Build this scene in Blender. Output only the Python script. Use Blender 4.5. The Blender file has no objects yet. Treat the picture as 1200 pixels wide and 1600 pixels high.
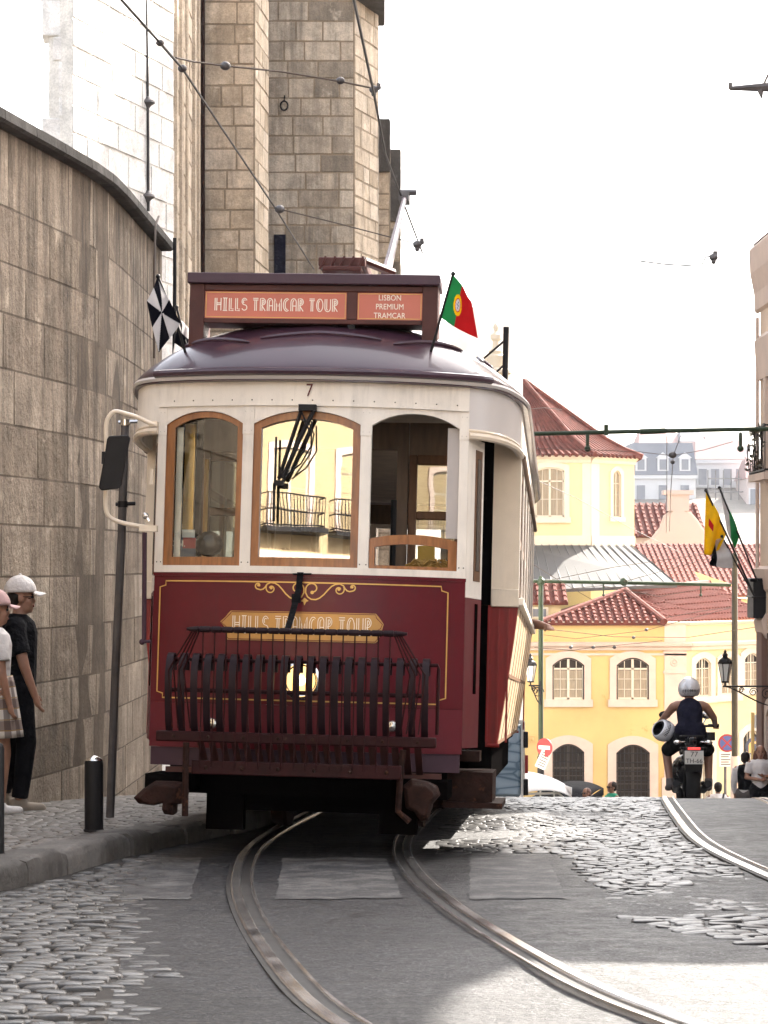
import bpy, math, random
from mathutils import Vector, Matrix, noise, Euler
random.seed(11)
R = math.radians
PI = math.pi
sc = bpy.context.scene
COL = sc.collection
F = 3500.0            # focal length in photograph pixels (1200 x 1600)

def P(px, py, d):     # a photograph pixel seen at depth d, as a point of the place (eye at z = 0)
    return Vector(((px - 600) * d / F, d, (880 - py) * d / F))

def lerp(a, b, t): return a + (b - a) * t
def sstep(t):
    t = max(0.0, min(1.0, t)); return t * t * (3 - 2 * t)

def crv(pts):         # smooth interpolation through (t, value) points
    ts = [p[0] for p in pts]; vs = [p[1] for p in pts]; n = len(pts)
    ms = []
    for i in range(n):
        a = max(0, i - 1); b = min(n - 1, i + 1)
        ms.append((vs[b] - vs[a]) / (ts[b] - ts[a]))
    def f(t):
        if t <= ts[0]: return vs[0] + ms[0] * (t - ts[0])
        if t >= ts[-1]: return vs[-1] + ms[-1] * (t - ts[-1])
        i = 0
        while t > ts[i + 1]: i += 1
        h = ts[i + 1] - ts[i]; u = (t - ts[i]) / h
        return ((2*u**3 - 3*u*u + 1) * vs[i] + (u**3 - 2*u*u + u) * h * ms[i]
                + (-2*u**3 + 3*u*u) * vs[i + 1] + (u**3 - u*u) * h * ms[i + 1])
    return f

def gz(d):            # height of the street: gentle fall, a crest near 21 m, then a steep fall to the square
    z = -0.95 - 0.0565 * min(d, 60)
    if d > 16:
        t = (min(d, 60) - 16) / 12.0
        z -= 1.302 * (t**3 - t**4 / 2) if t < 1 else 0.651 + 0.1085 * (min(d, 60) - 28)
    if d > 60:
        u = min(d - 60, 9.0); z -= 0.165 * (u - u * u / 18.0)
    return z
def nz(x, y, z=0.0): return noise.noise(Vector((x, y, z)))
def rz(x, d): return gz(d) + 0.010 * nz(x * 1.1, d * 0.9) + 0.004 * nz(x * 4, d * 4)

# ------------------------------------------------------------------ mesh builder
class MB:
    def __init__(s): s.v = []; s.f = []; s.m = []; s.t = []; s.cm = 0; s.ct = 0.5
    def add(s, vs, fs):
        o = len(s.v); s.v.extend([tuple(v) for v in vs])
        for f in fs:
            s.f.append(tuple(i + o for i in f)); s.m.append(s.cm); s.t.append(s.ct)
        return s
    def bx(s, x0, x1, y0, y1, z0, z1, M=None):
        vs = [Vector((x, y, z)) for z in (z0, z1) for y in (y0, y1) for x in (x0, x1)]
        if M is not None: vs = [M @ v for v in vs]
        return s.add(vs, [(0,2,3,1), (4,5,7,6), (0,1,5,4), (2,6,7,3), (0,4,6,2), (1,3,7,5)])
    def box(s, c, sz, rot=(0,0,0)):
        M = Matrix.Translation(Vector(c)) @ Euler(rot).to_matrix().to_4x4()
        a, b, e = sz[0]/2, sz[1]/2, sz[2]/2
        return s.bx(-a, a, -b, b, -e, e, M)
    def hexa(s, q0, q1):   # two quads, corner to corner
        return s.add(list(q0) + list(q1), [(3,2,1,0), (4,5,6,7), (0,1,5,4), (1,2,6,5), (2,3,7,6), (3,0,4,7)])
    def tube(s, pts, r, n=8, close=False, cap=True):
        pts = [Vector(p) for p in pts]; k = len(pts)
        rs = r if isinstance(r, (list, tuple)) else [r] * k
        tang = []
        for i in range(k):
            if close: t = pts[(i+1) % k] - pts[i-1]
            else: t = pts[min(k-1, i+1)] - pts[max(0, i-1)]
            tang.append(t.normalized() if t.length > 1e-9 else Vector((0,0,1)))
        up = Vector((0,0,1)) if abs(tang[0].z) < .9 else Vector((1,0,0))
        nrm = tang[0].cross(up).normalized(); rings = []
        for i in range(k):
            t = tang[i]; nrm = (nrm - t * nrm.dot(t))
            nrm = nrm.normalized() if nrm.length > 1e-6 else t.orthogonal().normalized()
            b = t.cross(nrm)
            rings.append([pts[i] + (nrm * math.cos(2*PI*j/n) + b * math.sin(2*PI*j/n)) * rs[i] for j in range(n)])
        vs = [v for g in rings for v in g]; fs = []
        for i in range(k if close else k - 1):
            a = i * n; c = ((i + 1) % k) * n
            for j in range(n): fs.append((a+j, a+(j+1) % n, c+(j+1) % n, c+j))
        if cap and not close: fs.append(tuple(range(n-1, -1, -1))); fs.append(tuple((k-1)*n + j for j in range(n)))
        return s.add(vs, fs)
    def cap(s, a, b, ra, rb=None, n=10, sq=None):   # tapered capsule
        a = Vector(a); b = Vector(b); rb = ra if rb is None else rb
        ax = (b - a); L = ax.length
        ax = ax.normalized() if L > 1e-6 else Vector((0,0,1))
        pts = []; rs = []
        for q in (-1, -.86, -.5, 0): pts.append(a + ax * ra * q); rs.append(max(1e-4, ra * math.sqrt(max(0, 1 - q*q))))
        for q in (0, .5, .86, 1): pts.append(b + ax * rb * q); rs.append(max(1e-4, rb * math.sqrt(max(0, 1 - q*q))))
        return s.tube(pts, rs, n)
    def ell(s, c, r, nu=14, nv=9, M=None):
        c = Vector(c); r = (r, r, r) if isinstance(r, (int, float)) else r
        vs = []; fs = []
        for i in range(nv + 1):
            th = PI * i / nv
            for j in range(nu):
                ph = 2*PI*j/nu
                p = Vector((r[0]*math.sin(th)*math.cos(ph), r[1]*math.sin(th)*math.sin(ph), r[2]*math.cos(th)))
                if M is not None: p = M @ p
                vs.append(c + p)
        for i in range(nv):
            for j in range(nu):
                a = i*nu + j; b = i*nu + (j+1) % nu
                fs.append((a, a + nu, b + nu, b))
        return s.add(vs, fs)
    def lathe(s, prof, M=None, n=20, cap=True):
        vs = []; fs = []
        for r, z in prof:
            for j in range(n):
                p = Vector((r*math.cos(2*PI*j/n), r*math.sin(2*PI*j/n), z)); vs.append(M @ p if M is not None else p)
        k = len(prof)
        for i in range(k - 1):
            for j in range(n): fs.append((i*n+j, i*n+(j+1) % n, (i+1)*n+(j+1) % n, (i+1)*n+j))
        if cap:
            if prof[0][0] > 1e-4: fs.append(tuple(range(n-1, -1, -1)))
            if prof[-1][0] > 1e-4: fs.append(tuple((k-1)*n+j for j in range(n)))
        return s.add(vs, fs)
    def grid(s, fn, nu, nv, flip=False, tint=None, mi=None):
        vs = [fn(i / nu, j / nv) for j in range(nv + 1) for i in range(nu + 1)]
        o = len(s.v); s.v.extend([tuple(v) for v in vs])
        for j in range(nv):
            for i in range(nu):
                a = o + j*(nu+1) + i; f = (a, a+1, a+nu+2, a+nu+1)
                s.f.append(f[::-1] if flip else f)
                s.m.append(mi((i+.5)/nu, (j+.5)/nv) if mi else s.cm); s.t.append(s.ct)
        return s
    def slab(s, fo, fi, nu, nv):   # closed shell between an outer and an inner surface
        s.grid(fo, nu, nv); s.grid(fi, nu, nv, flip=True)
        s.grid(lambda u, v: lerp(Vector(fo(u, 0)), Vector(fi(u, 0)), v), nu, 1, flip=True)
        s.grid(lambda u, v: lerp(Vector(fo(u, 1)), Vector(fi(u, 1)), v), nu, 1)
        s.grid(lambda u, v: lerp(Vector(fo(0, u)), Vector(fi(0, u)), v), nv, 1)
        s.grid(lambda u, v: lerp(Vector(fo(1, u)), Vector(fi(1, u)), v), nv, 1, flip=True)
        return s
    def prism(s, poly, f0, f1):    # polygon in 2-D, two maps to 3-D
        n = len(poly); vs = [f0(a, b) for a, b in poly] + [f1(a, b) for a, b in poly]
        fs = [tuple(range(n-1, -1, -1)), tuple(range(n, 2*n))]
        for i in range(n): fs.append((i, (i+1) % n, n + (i+1) % n, n + i))
        return s.add(vs, fs)
    def ribbon(s, pts, w, fn, close=False):   # flat line of width w along 2-D points, mapped by fn
        q = []; m = len(pts)
        for i in range(m if close else m - 1):
            a, c = pts[i], pts[(i+1) % m]; j = max(1, int(math.hypot(c[0]-a[0], c[1]-a[1]) / .06)) if len(pts) < 200 else 1
            q += [(lerp(a[0], c[0], t/j), lerp(a[1], c[1], t/j)) for t in range(min(j, 60))]
        pts = q + ([] if close else [pts[-1]]); k = len(pts); L = []; Rr = []
        for i in range(k):
            if close: a = pts[i-1]; b = pts[(i+1) % k]
            else: a = pts[max(0, i-1)]; b = pts[min(k-1, i+1)]
            dx, dy = b[0]-a[0], b[1]-a[1]; l = math.hypot(dx, dy) or 1
            nx, ny = -dy/l*w/2, dx/l*w/2
            L.append(fn(pts[i][0]+nx, pts[i][1]+ny)); Rr.append(fn(pts[i][0]-nx, pts[i][1]-ny))
        fs = [(i, k+i, k+(i+1) % k, (i+1) % k) for i in range(k if close else k-1)]
        return s.add(L + Rr, fs)
    def build(s, name, mat, parent=None, smooth=35, bevel=0, thick=0, remesh=0, sm=0, sub=0, uv=None):
        me = bpy.data.meshes.new(name); me.from_pydata(s.v, [], s.f)
        mats = mat if isinstance(mat, (list, tuple)) else [mat]
        for m in mats: me.materials.append(m)
        if len(mats) > 1: me.polygons.foreach_set('material_index', s.m)
        a = me.attributes.new('tint', 'FLOAT', 'FACE'); a.data.foreach_set('value', s.t)
        if smooth:
            me.shade_smooth(); me.set_sharp_from_angle(angle=R(smooth))
        me.update()
        o = bpy.data.objects.new(name, me); COL.objects.link(o)
        if parent is not None: o.parent = parent
        if remesh:
            m = o.modifiers.new('r', 'REMESH'); m.mode = 'VOXEL'; m.voxel_size = remesh; m.use_smooth_shade = True
            m = o.modifiers.new('s', 'SMOOTH'); m.iterations = sm or 5; m.factor = .5
        if thick:
            m = o.modifiers.new('t', 'SOLIDIFY'); m.thickness = thick; m.offset = 0
        if bevel:
            m = o.modifiers.new('b', 'BEVEL'); m.width = bevel; m.segments = 2; m.limit_method = 'ANGLE'; m.angle_limit = R(40)
        return o

def tag(o, label=None, cat=None, group=None, kind=None):
    if label: o['label'] = label
    if cat: o['category'] = cat
    if group: o['group'] = group
    if kind: o['kind'] = kind
    return o
def empty(name, loc, rot=(0,0,0), label=None, cat=None, group=None):
    o = bpy.data.objects.new(name, None); COL.objects.link(o)
    o.empty_display_size = .1; o.location = loc; o.rotation_euler = rot
    return tag(o, label, cat, group)
def copy_tree(o, parent=None):
    c = o.copy(); COL.objects.link(c)
    if parent is not None: c.parent = parent
    for ch in list(o.children): copy_tree(ch, c)
    return c

# ------------------------------------------------------------------ materials
def nodes(name):
    m = bpy.data.materials.new(name); m.use_nodes = True; nt = m.node_tree
    b = nt.nodes['Principled BSDF']
    return m, nt, b
def N(nt, t, **kw):
    n = nt.nodes.new(t)
    for k, v in kw.items():
        if k in n.inputs: n.inputs[k].default_value = v
        else: setattr(n, k, v)
    return n
def rgba(c): return (c[0], c[1], c[2], 1.0)
def tex_noise(nt, scale, detail=4, rough=.55, stretch=None, coord='Object'):
    tc = N(nt, 'ShaderNodeTexCoord'); n = N(nt, 'ShaderNodeTexNoise', Scale=scale, Detail=detail, Roughness=rough)
    if stretch:
        mp = N(nt, 'ShaderNodeMapping'); mp.inputs['Scale'].default_value = stretch
        nt.links.new(tc.outputs[coord], mp.inputs[0]); nt.links.new(mp.outputs[0], n.inputs['Vector'])
    else: nt.links.new(tc.outputs[coord], n.inputs['Vector'])
    return n.outputs['Fac']
def ramp(nt, src, stops):
    r = N(nt, 'ShaderNodeValToRGB'); e = r.color_ramp.elements
    while len(e) < len(stops): e.new(.5)
    for k, (p, c) in enumerate(stops): e[k].position = p; e[k].color = rgba(c) if not isinstance(c, (int, float)) else (c, c, c, 1)
    nt.links.new(src, r.inputs[0]); return r.outputs[0]
def mixc(nt, fac, a, b, mode='MIX'):
    m = N(nt, 'ShaderNodeMix', data_type='RGBA', blend_type=mode)
    for sock, v in ((m.inputs['Factor'], fac), (m.inputs[6], a), (m.inputs[7], b)):
        if isinstance(v, (int, float)): sock.default_value = v
        elif isinstance(v, tuple): sock.default_value = rgba(v)
        else: nt.links.new(v, sock)
    return m.outputs[2]
def math_(nt, op, a, b=None):
    m = N(nt, 'ShaderNodeMath', operation=op)
    for i, v in enumerate((a, b)):
        if v is None: continue
        if isinstance(v, (int, float)): m.inputs[i].default_value = v
        else: nt.links.new(v, m.inputs[i])
    return m.outputs[0]
def bump(nt, b, src, strength=.4, dist=.01):
    k = N(nt, 'ShaderNodeBump', Strength=strength, Distance=dist)
    nt.links.new(src, k.inputs['Height']); nt.links.new(k.outputs[0], b.inputs['Normal'])

def mat(name, col, rough=.55, metal=0., var=.25, scale=6, bmp=.15, bscale=60, bdist=.004, coat=0., wear=None, wamt=.62, wscale=14, ior=1.5, stretch=None, sheen=0, grime=0):
    m, nt, b = nodes(name)
    n1 = tex_noise(nt, scale, 5, .6, stretch)
    dark = tuple(c * (1 - var) for c in col); lite = tuple(min(1, c * (1 + var * .6)) for c in col)
    c = ramp(nt, n1, [(.3, dark), (.7, lite)])
    if grime:
        g = tex_noise(nt, 1.0, 8, .7, (9, 9, 1.1)); g2 = tex_noise(nt, 3.1, 6, .65)
        c = mixc(nt, math_(nt, 'MULTIPLY', ramp(nt, g, [(.46, 0.), (.72, 1.)]), ramp(nt, g2, [(.38, 0.), (.62, grime)])), c, tuple(k * .35 + .012 for k in col))
    if wear is not None:
        n3 = tex_noise(nt, wscale, 8, .7)
        c = mixc(nt, ramp(nt, n3, [(wamt, 0.), (wamt + .06, 1.)]), c, wear)
    nt.links.new(c, b.inputs['Base Color'])
    b.inputs['Roughness'].default_value = rough; b.inputs['Metallic'].default_value = metal
    b.inputs['IOR'].default_value = ior
    if coat: b.inputs['Coat Weight'].default_value = coat; b.inputs['Coat Roughness'].default_value = .08
    if sheen: b.inputs['Sheen Weight'].default_value = sheen
    r = ramp(nt, n1, [(.2, max(0, rough - .08)), (.8, min(1, rough + .1))]); nt.links.new(r, b.inputs['Roughness'])
    if bmp: bump(nt, b, tex_noise(nt, bscale, 4), bmp, bdist)
    return m

def stone_mat(name, c3, streak=0., scol=(.05,.045,.04), bscale=22, bd=.012, gscale=3.5, rough=.85, pit=0.):
    m, nt, b = nodes(name)
    at = N(nt, 'ShaderNodeAttribute', attribute_name='tint')
    c = ramp(nt, at.outputs['Fac'], [(0, c3[0]), (.5, c3[1]), (1, c3[2])])
    g = tex_noise(nt, gscale, 8, .65)
    c = mixc(nt, 1., c, ramp(nt, g, [(.25, .62), (.55, 1.), (.8, 1.2)]), 'MULTIPLY')
    fine = tex_noise(nt, 38, 6, .7)
    c = mixc(nt, 1., c, ramp(nt, fine, [(.3, .72), (.6, 1.05)]), 'MULTIPLY')
    if streak:
        st = tex_noise(nt, 1.0, 8, .70, stretch=(4.6, 4.6, .42))
        st2 = tex_noise(nt, 1.0, 7, .7, stretch=(15, 15, 1.3))
        bl = tex_noise(nt, 1.0, 5, .6, stretch=(.8, .8, .55))
        a = math_(nt, 'MULTIPLY', math_(nt, 'MULTIPLY', ramp(nt, st, [(.40, 0.), (.57, 1.)]), ramp(nt, st2, [(.32, .25), (.56, 1.)])), ramp(nt, bl, [(.34, .4), (.55, 1.)]))
        tcz = N(nt, 'ShaderNodeTexCoord'); sz = N(nt, 'ShaderNodeSeparateXYZ'); nt.links.new(tcz.outputs['Object'], sz.inputs[0])
        a = math_(nt, 'MULTIPLY', a, ramp(nt, math_(nt, 'MULTIPLY', sz.outputs[2], 1/6.), [(.25, .55), (.85, 1.)]))
        pal = ramp(nt, tex_noise(nt, 2.3, 7, .72), [(.56, 0.), (.66, .55)])
        c = mixc(nt, pal, c, tuple(min(1, k * 1.25) for k in c3[2]))
        c = mixc(nt, math_(nt, 'MULTIPLY', a, streak), c, scol)
    nt.links.new(c, b.inputs['Base Color']); b.inputs['Roughness'].default_value = rough
    h = math_(nt, 'ADD', tex_noise(nt, bscale, 8, .7), math_(nt, 'MULTIPLY', tex_noise(nt, bscale * .2, 4), 1.5))
    bump(nt, b, h, .7, bd)
    return m

def plain(name, col, rough=.5, metal=0, emit=0, alpha=None):
    m, nt, b = nodes(name)
    b.inputs['Base Color'].default_value = rgba(col); b.inputs['Roughness'].default_value = rough; b.inputs['Metallic'].default_value = metal
    if emit: b.inputs['Emission Color'].default_value = rgba(col); b.inputs['Emission Strength'].default_value = emit
    return m

def glass(name, refl=.1, tint=(.9,.92,.9), rough=.0, k=.5):
    m = bpy.data.materials.new(name); m.use_nodes = True; nt = m.node_tree; nt.nodes.clear()
    o = N(nt, 'ShaderNodeOutputMaterial'); mx = N(nt, 'ShaderNodeMixShader'); t = N(nt, 'ShaderNodeBsdfTransparent'); g = N(nt, 'ShaderNodeBsdfGlossy')
    t.inputs[0].default_value = rgba(tint); g.inputs['Roughness'].default_value = rough
    wv = tex_noise(nt, 2.2, 2)
    bp = N(nt, 'ShaderNodeBump', Strength=.012, Distance=.02); nt.links.new(wv, bp.inputs['Height']); nt.links.new(bp.outputs[0], g.inputs['Normal'])
    lw = N(nt, 'ShaderNodeLayerWeight', Blend=.35)
    f = math_(nt, 'ADD', math_(nt, 'MULTIPLY', lw.outputs['Facing'], k), refl)
    nt.links.new(f, mx.inputs[0]); nt.links.new(t.outputs[0], mx.inputs[1]); nt.links.new(g.outputs[0], mx.inputs[2]); nt.links.new(mx.outputs[0], o.inputs[0])
    return m

def flagmat(name, col):
    m, nt, b = nodes(name); nt.nodes.remove(b); o = nt.nodes['Material Output']
    d = N(nt, 'ShaderNodeBsdfDiffuse'); t = N(nt, 'ShaderNodeBsdfTranslucent'); x = N(nt, 'ShaderNodeMixShader'); x.inputs[0].default_value = .6
    c = ramp(nt, tex_noise(nt, 7, 4), [(.3, tuple(k*.82 for k in col)), (.7, col)])
    nt.links.new(c, d.inputs[0]); nt.links.new(c, t.inputs[0]); nt.links.new(d.outputs[0], x.inputs[1]); nt.links.new(t.outputs[0], x.inputs[2]); nt.links.new(x.outputs[0], o.inputs[0]); return m
M = {}
M['white'] = mat('white_paint', (.80,.74,.66), .38, grime=.55, var=.10, scale=3, bmp=.08, bscale=40, wear=(.42,.33,.24), wamt=.72, wscale=9, coat=.2)
M['cream'] = mat('cream_paint', (.74,.63,.50), .38, grime=.45, var=.12, scale=3, bmp=.1, bscale=30, coat=.2)
M['grey_paint'] = mat('grey_paint', (.56,.52,.50), .4, var=.08, scale=3, bmp=.06)
M['maroon'] = mat('maroon_paint', (.105,.0015,.008), .38, grime=.6, var=.18, scale=2.5, bmp=.06, bscale=25, coat=.08)
M['maroon2'] = mat('lower_maroon_paint', (.125,.010,.018), .45, var=.2, scale=3, bmp=.08)
M['purple'] = mat('dusty_purple_paint', (.055,.026,.040), .45, var=.2, scale=3)
M['roof'] = mat('roof_paint', (.050,.021,.034), .33, var=.25, scale=2, bmp=.1, bscale=14, bdist=.006, coat=.35)
M['wood'] = mat('varnished_wood', (.30,.115,.032), .42, var=.4, scale=4, bmp=.15, bscale=40, stretch=(9,9,1.2), coat=.25)
M['dwood'] = mat('dark_wood', (.14,.07,.035), .5, var=.35, scale=4, stretch=(7,7,1.2))
M['fender'] = mat('fender_paint', (.026,.005,.006), .45, var=.35, scale=8, bmp=.3, bscale=60, wear=(.055,.028,.02), wamt=.66)
M['slat'] = mat('slat_paint', (.017,.007,.010), .5, var=.3, scale=8, bmp=.2)
M['iron'] = mat('rusty_iron', (.028,.013,.010), .7, var=.5, scale=12, bmp=.6, bscale=40, bdist=.012, wear=(.075,.032,.018), wamt=.58)
M['black'] = mat('black_iron', (.012,.011,.012), .5, var=.3, scale=10)
M['blackgloss'] = mat('black_gloss', (.010,.010,.012), .25, var=.2)
M['gold'] = mat('gold_paint', (.62,.36,.10), .35, metal=.35, var=.15, scale=5)
M['plaque'] = mat('brass_plaque', (.46,.25,.075), .36, metal=.45, var=.2, scale=4)
M['pale'] = plain('pale_lettering', (.85,.78,.66), .5)
M['coral'] = mat('coral_sign', (.52,.135,.085), .45, var=.10, scale=3, bmp=.05)
M['signwood'] = mat('sign_frame_wood', (.078,.028,.024), .5, var=.3, scale=5, wear=(.2,.1,.07), wamt=.7)
M['chrome'] = plain('chrome', (.7,.68,.65), .18, 1.)
M['steel'] = mat('polished_rail_steel', (.60,.57,.54), .28, 1., var=.2, scale=8, bmp=.1)
M['dsteel'] = mat('dark_rail_steel', (.018,.015,.013), .7, .0, var=.4, scale=10, bmp=.3)
M['brass'] = plain('brass', (.7,.45,.15), .3, 1.)
M['glassF'] = glass('windscreen_glass', .035, k=.2)
M['glassC'] = glass('centre_windscreen_glass', .30, (.75,.76,.74))
M['glass'] = glass('window_glass', .10)
M['lens'] = plain('lit_lens', (1., .60, .20), .2, 0, .30)
M['bulb'] = plain('lit_bulb', (1., .82, .45), .2, 0, 1.2)
M['redlens'] = plain('lit_red_lens', (1., .06, .05), .3, 0, .12)
M['lampglass'] = plain('lamp_glass_reflection', (.72,.71,.66), .3)  # opaque white stands for the bright reflection on the lantern panes
M['bulkred'] = mat('slatted_red_paint', (.24,.014,.012), .42, var=.25, scale=5, bmp=.2, bscale=30, wear=(.12,.05,.03), wamt=.70, stretch=(6,6,1))
M['interior'] = mat('interior_panel', (.16,.10,.06), .5, var=.3, scale=4, stretch=(6,6,1))
M['ceiling'] = mat('interior_ceiling', (.45,.40,.34), .6)
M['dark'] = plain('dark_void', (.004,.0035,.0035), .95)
M['green_iron'] = mat('green_painted_iron', (.026,.042,.020), .45, var=.25, scale=6)
M['olive_iron'] = mat('olive_painted_iron', (.040,.033,.018), .5, var=.25, scale=6)
M['grey_pole'] = mat('grey_galvanised', (.105,.095,.095), .45, .4, var=.3, scale=7)
M['wire'] = plain('wire', (.035,.032,.032), .5, .5)
M['brownwire'] = plain('brown_wire', (.085,.06,.045), .6)
M['cutstone'] = stone_mat('kerb_stone', ((.065,.058,.051),(.105,.094,.084),(.165,.15,.135)), .6, (.04,.035,.03), bscale=14, bd=.03, rough=.6)
M['coping'] = stone_mat('coping_stone', ((.07,.065,.06),(.10,.092,.085),(.14,.13,.12)), .6, bscale=12, bd=.02)
M['wallstone'] = stone_mat('street_wall_stone', ((.29,.23,.17),(.40,.32,.245),(.55,.455,.355)), .97, (.042,.035,.029), bscale=16, bd=.05)
M['mortar'] = stone_mat('mortar', ((.19,.15,.115),)*3, .9, (.04,.034,.028))
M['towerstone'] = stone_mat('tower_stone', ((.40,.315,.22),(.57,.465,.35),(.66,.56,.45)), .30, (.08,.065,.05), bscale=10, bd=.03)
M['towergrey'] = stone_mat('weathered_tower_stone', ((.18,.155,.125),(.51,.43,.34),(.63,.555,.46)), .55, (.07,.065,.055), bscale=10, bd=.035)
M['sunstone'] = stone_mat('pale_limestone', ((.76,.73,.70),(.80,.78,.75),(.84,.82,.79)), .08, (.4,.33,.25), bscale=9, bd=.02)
M['tmortar'] = stone_mat('tower_mortar', ((.29,.23,.165),)*3)
M['pmortar'] = stone_mat('pale_mortar', ((.72,.69,.64),)*3)
M['skin'] = mat('skin', (.36,.185,.12), .55, var=.22, scale=14, bmp=.15, bscale=90)
M['lips'] = plain('lips', (.26,.085,.07), .5)
M['skin2'] = mat('tanned_skin', (.25,.125,.08), .55, var=.12, scale=8, bmp=.05)
M['hair'] = mat('dark_hair', (.018,.012,.009), .5, var=.4, scale=30, stretch=(8,8,1))
M['brownhair'] = mat('brown_hair', (.13,.05,.028), .5, var=.4, scale=30, stretch=(8,8,1))
M['blackcloth'] = mat('black_cloth', (.010,.010,.012), .85, var=.4, scale=9, bmp=.9, bscale=11, bdist=.04)
M['navycloth'] = mat('navy_cloth', (.012,.012,.024), .85, var=.4, scale=9, bmp=.9, bscale=11, bdist=.04)
M['whitecloth'] = mat('white_cloth', (.70,.66,.64), .85, var=.1, scale=9, bmp=.8, bscale=10, bdist=.035)
M['pinkcloth'] = mat('pale_pink_cloth', (.55,.36,.35), .85, var=.1, scale=9, bmp=.4, bscale=14, bdist=.02)
M['greencloth'] = mat('green_cloth', (.02,.30,.17), .85, var=.15, scale=9, bmp=.4, bscale=14, bdist=.02)
M['greycloth'] = mat('grey_cloth', (.12,.105,.10), .85, var=.2, scale=9, bmp=.4, bscale=14, bdist=.02)
M['shoe'] = mat('beige_suede', (.34,.28,.22), .8, var=.2, scale=12)
M['helmet'] = mat('silver_helmet', (.55,.54,.55), .25, .2, var=.15, scale=4, bmp=0, coat=.6)
M['whitehelmet'] = mat('white_helmet', (.72,.72,.74), .25, var=.05, bmp=0, coat=.6)
M['rubber'] = mat('tyre_rubber', (.018,.017,.017), .75, var=.3, scale=14, bmp=.4)
M['plaster'] = mat('yellow_plaster', (.57,.405,.175), .8, var=.16, scale=.35, bmp=.15, bscale=6, wear=(.45,.27,.09), wamt=.60, wscale=.8)
M['ltplaster'] = mat('pale_yellow_plaster', (.64,.54,.31), .8, var=.08, scale=.5, bmp=.1, bscale=6)
M['trim'] = mat('pink_limestone_trim', (.55,.43,.36), .75, var=.12, scale=2, bmp=.1)
M['ltrim'] = mat('cream_trim', (.62,.55,.44), .75, var=.08, scale=2, bmp=.1)
M['tile'] = mat('clay_tile', (.125,.040,.030), .8, var=.45, scale=3.5, bmp=.3, bscale=9, bdist=.03)
M['tile2'] = mat('pink_clay_tile', (.16,.056,.045), .8, var=.25, scale=2.5, bmp=.3, bscale=9, bdist=.03)
M['zinc'] = mat('zinc_sheet', (.062,.060,.060), .6, .0, var=.2, scale=.7, bmp=.1)
M['frame'] = mat('white_window_frame', (.60,.54,.43), .6, var=.05, bmp=0)
M['dframe'] = mat('dark_window_frame', (.045,.030,.022), .6, var=.2, bmp=0)
M['curtain'] = mat('curtain', (.30,.25,.18), .9, var=.3, scale=6, stretch=(6,6,.3), bmp=.0)
M['voidglass'] = plain('dark_pane', (.03,.024,.02), .12)
M['farwhite'] = mat('far_white_wall', (.50,.50,.51), .8, var=.08, scale=.08, bmp=0)
M['farpink'] = mat('far_pink_wall', (.44,.36,.34), .8, var=.08, scale=.08, bmp=0)
M['slate'] = mat('far_slate', (.13,.14,.17), .7, var=.15, scale=.2, bmp=0)
M['fartile'] = mat('far_tile_roof', (.26,.15,.14), .8, var=.2, scale=.2, bmp=0)
M['farpane'] = plain('far_pane', (.12,.13,.16), .4)
M['yellowflag'] = flagmat('yellow_flag', (.95,.66,.02))
M['redflag'] = flagmat('red_flag', (.62,.03,.035))
M['greenflag'] = flagmat('green_flag', (.05,.36,.13))
M['whiteflag'] = flagmat('white_flag', (.72,.70,.70))
M['blackflag'] = flagmat('black_flag', (.012,.012,.018))
M['blue'] = plain('blue_sign', (.04,.07,.22), .6)
M['navy'] = plain('navy_sign', (.02,.035,.075), .45)
M['red'] = plain('red_sign', (.26,.010,.010), .6)
M['ochre'] = plain('ochre_sign', (.5,.33,.12), .5)
M['signwhite'] = plain('white_sign', (.62,.60,.55), .6)
M['ink'] = plain('ink', (.02,.02,.022), .6)
M['canvas'] = mat('white_canvas', (.78,.75,.72), .8, var=.06, scale=4, bmp=.2, bscale=8, bdist=.02)
M['straw'] = mat('straw', (.50,.31,.09), .85, var=.4, scale=30, bmp=.2)
M['yellowbox'] = mat('yellow_card', (.48,.30,.04), .6, var=.2)

for k_, v_ in dict(blackcloth=.08, navycloth=.08, greycloth=.15, fender=.12, slat=.18, iron=.1, dark=.0, black=.2, maroon=.28, maroon2=.28, signwood=.2, dwood=.25, voidglass=.3, rubber=.15, purple=.3, bulkred=.3, tile=.1, tile2=.1, plaster=.1, ltplaster=.1, slate=.2, green_iron=.25, olive_iron=.25, wallstone=.15, mortar=.1, coping=.15, hair=.2).items():
    M[k_].node_tree.nodes['Principled BSDF'].inputs['Specular IOR Level'].default_value = v_
# world, sun, camera
SUN_EL, SUN_AZ = R(36), R(38)
S = Vector((math.cos(SUN_EL)*math.sin(SUN_AZ), math.cos(SUN_EL)*math.cos(SUN_AZ), math.sin(SUN_EL)))
w = bpy.data.worlds.new("World"); sc.world = w; w.use_nodes = True
nt = w.node_tree; bg = nt.nodes['Background']
sky = nt.nodes.new('ShaderNodeTexSky'); sky.sky_type = 'NISHITA'; sky.sun_disc = False
sky.sun_elevation = SUN_EL; sky.sun_rotation = SUN_AZ; sky.dust_density = 4.0; sky.air_density = 1.0; sky.ozone_density = 1.0
hs = nt.nodes.new('ShaderNodeHueSaturation'); hs.inputs['Saturation'].default_value = .38
wm = nt.nodes.new('ShaderNodeMix'); wm.data_type = 'RGBA'; wm.blend_type = 'MULTIPLY'; wm.inputs[0].default_value = 1; wm.inputs[7].default_value = (1.01, 1.0, .985, 1)
nt.links.new(sky.outputs[0], hs.inputs['Color']); nt.links.new(hs.outputs[0], wm.inputs[6]); nt.links.new(wm.outputs[2], bg.inputs[0]); bg.inputs[1].default_value = .10
lamp = bpy.data.lights.new('sun', 'SUN'); lamp.energy = 3.5; lamp.angle = R(.53); lamp.color = (1., .93, .83)
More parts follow.
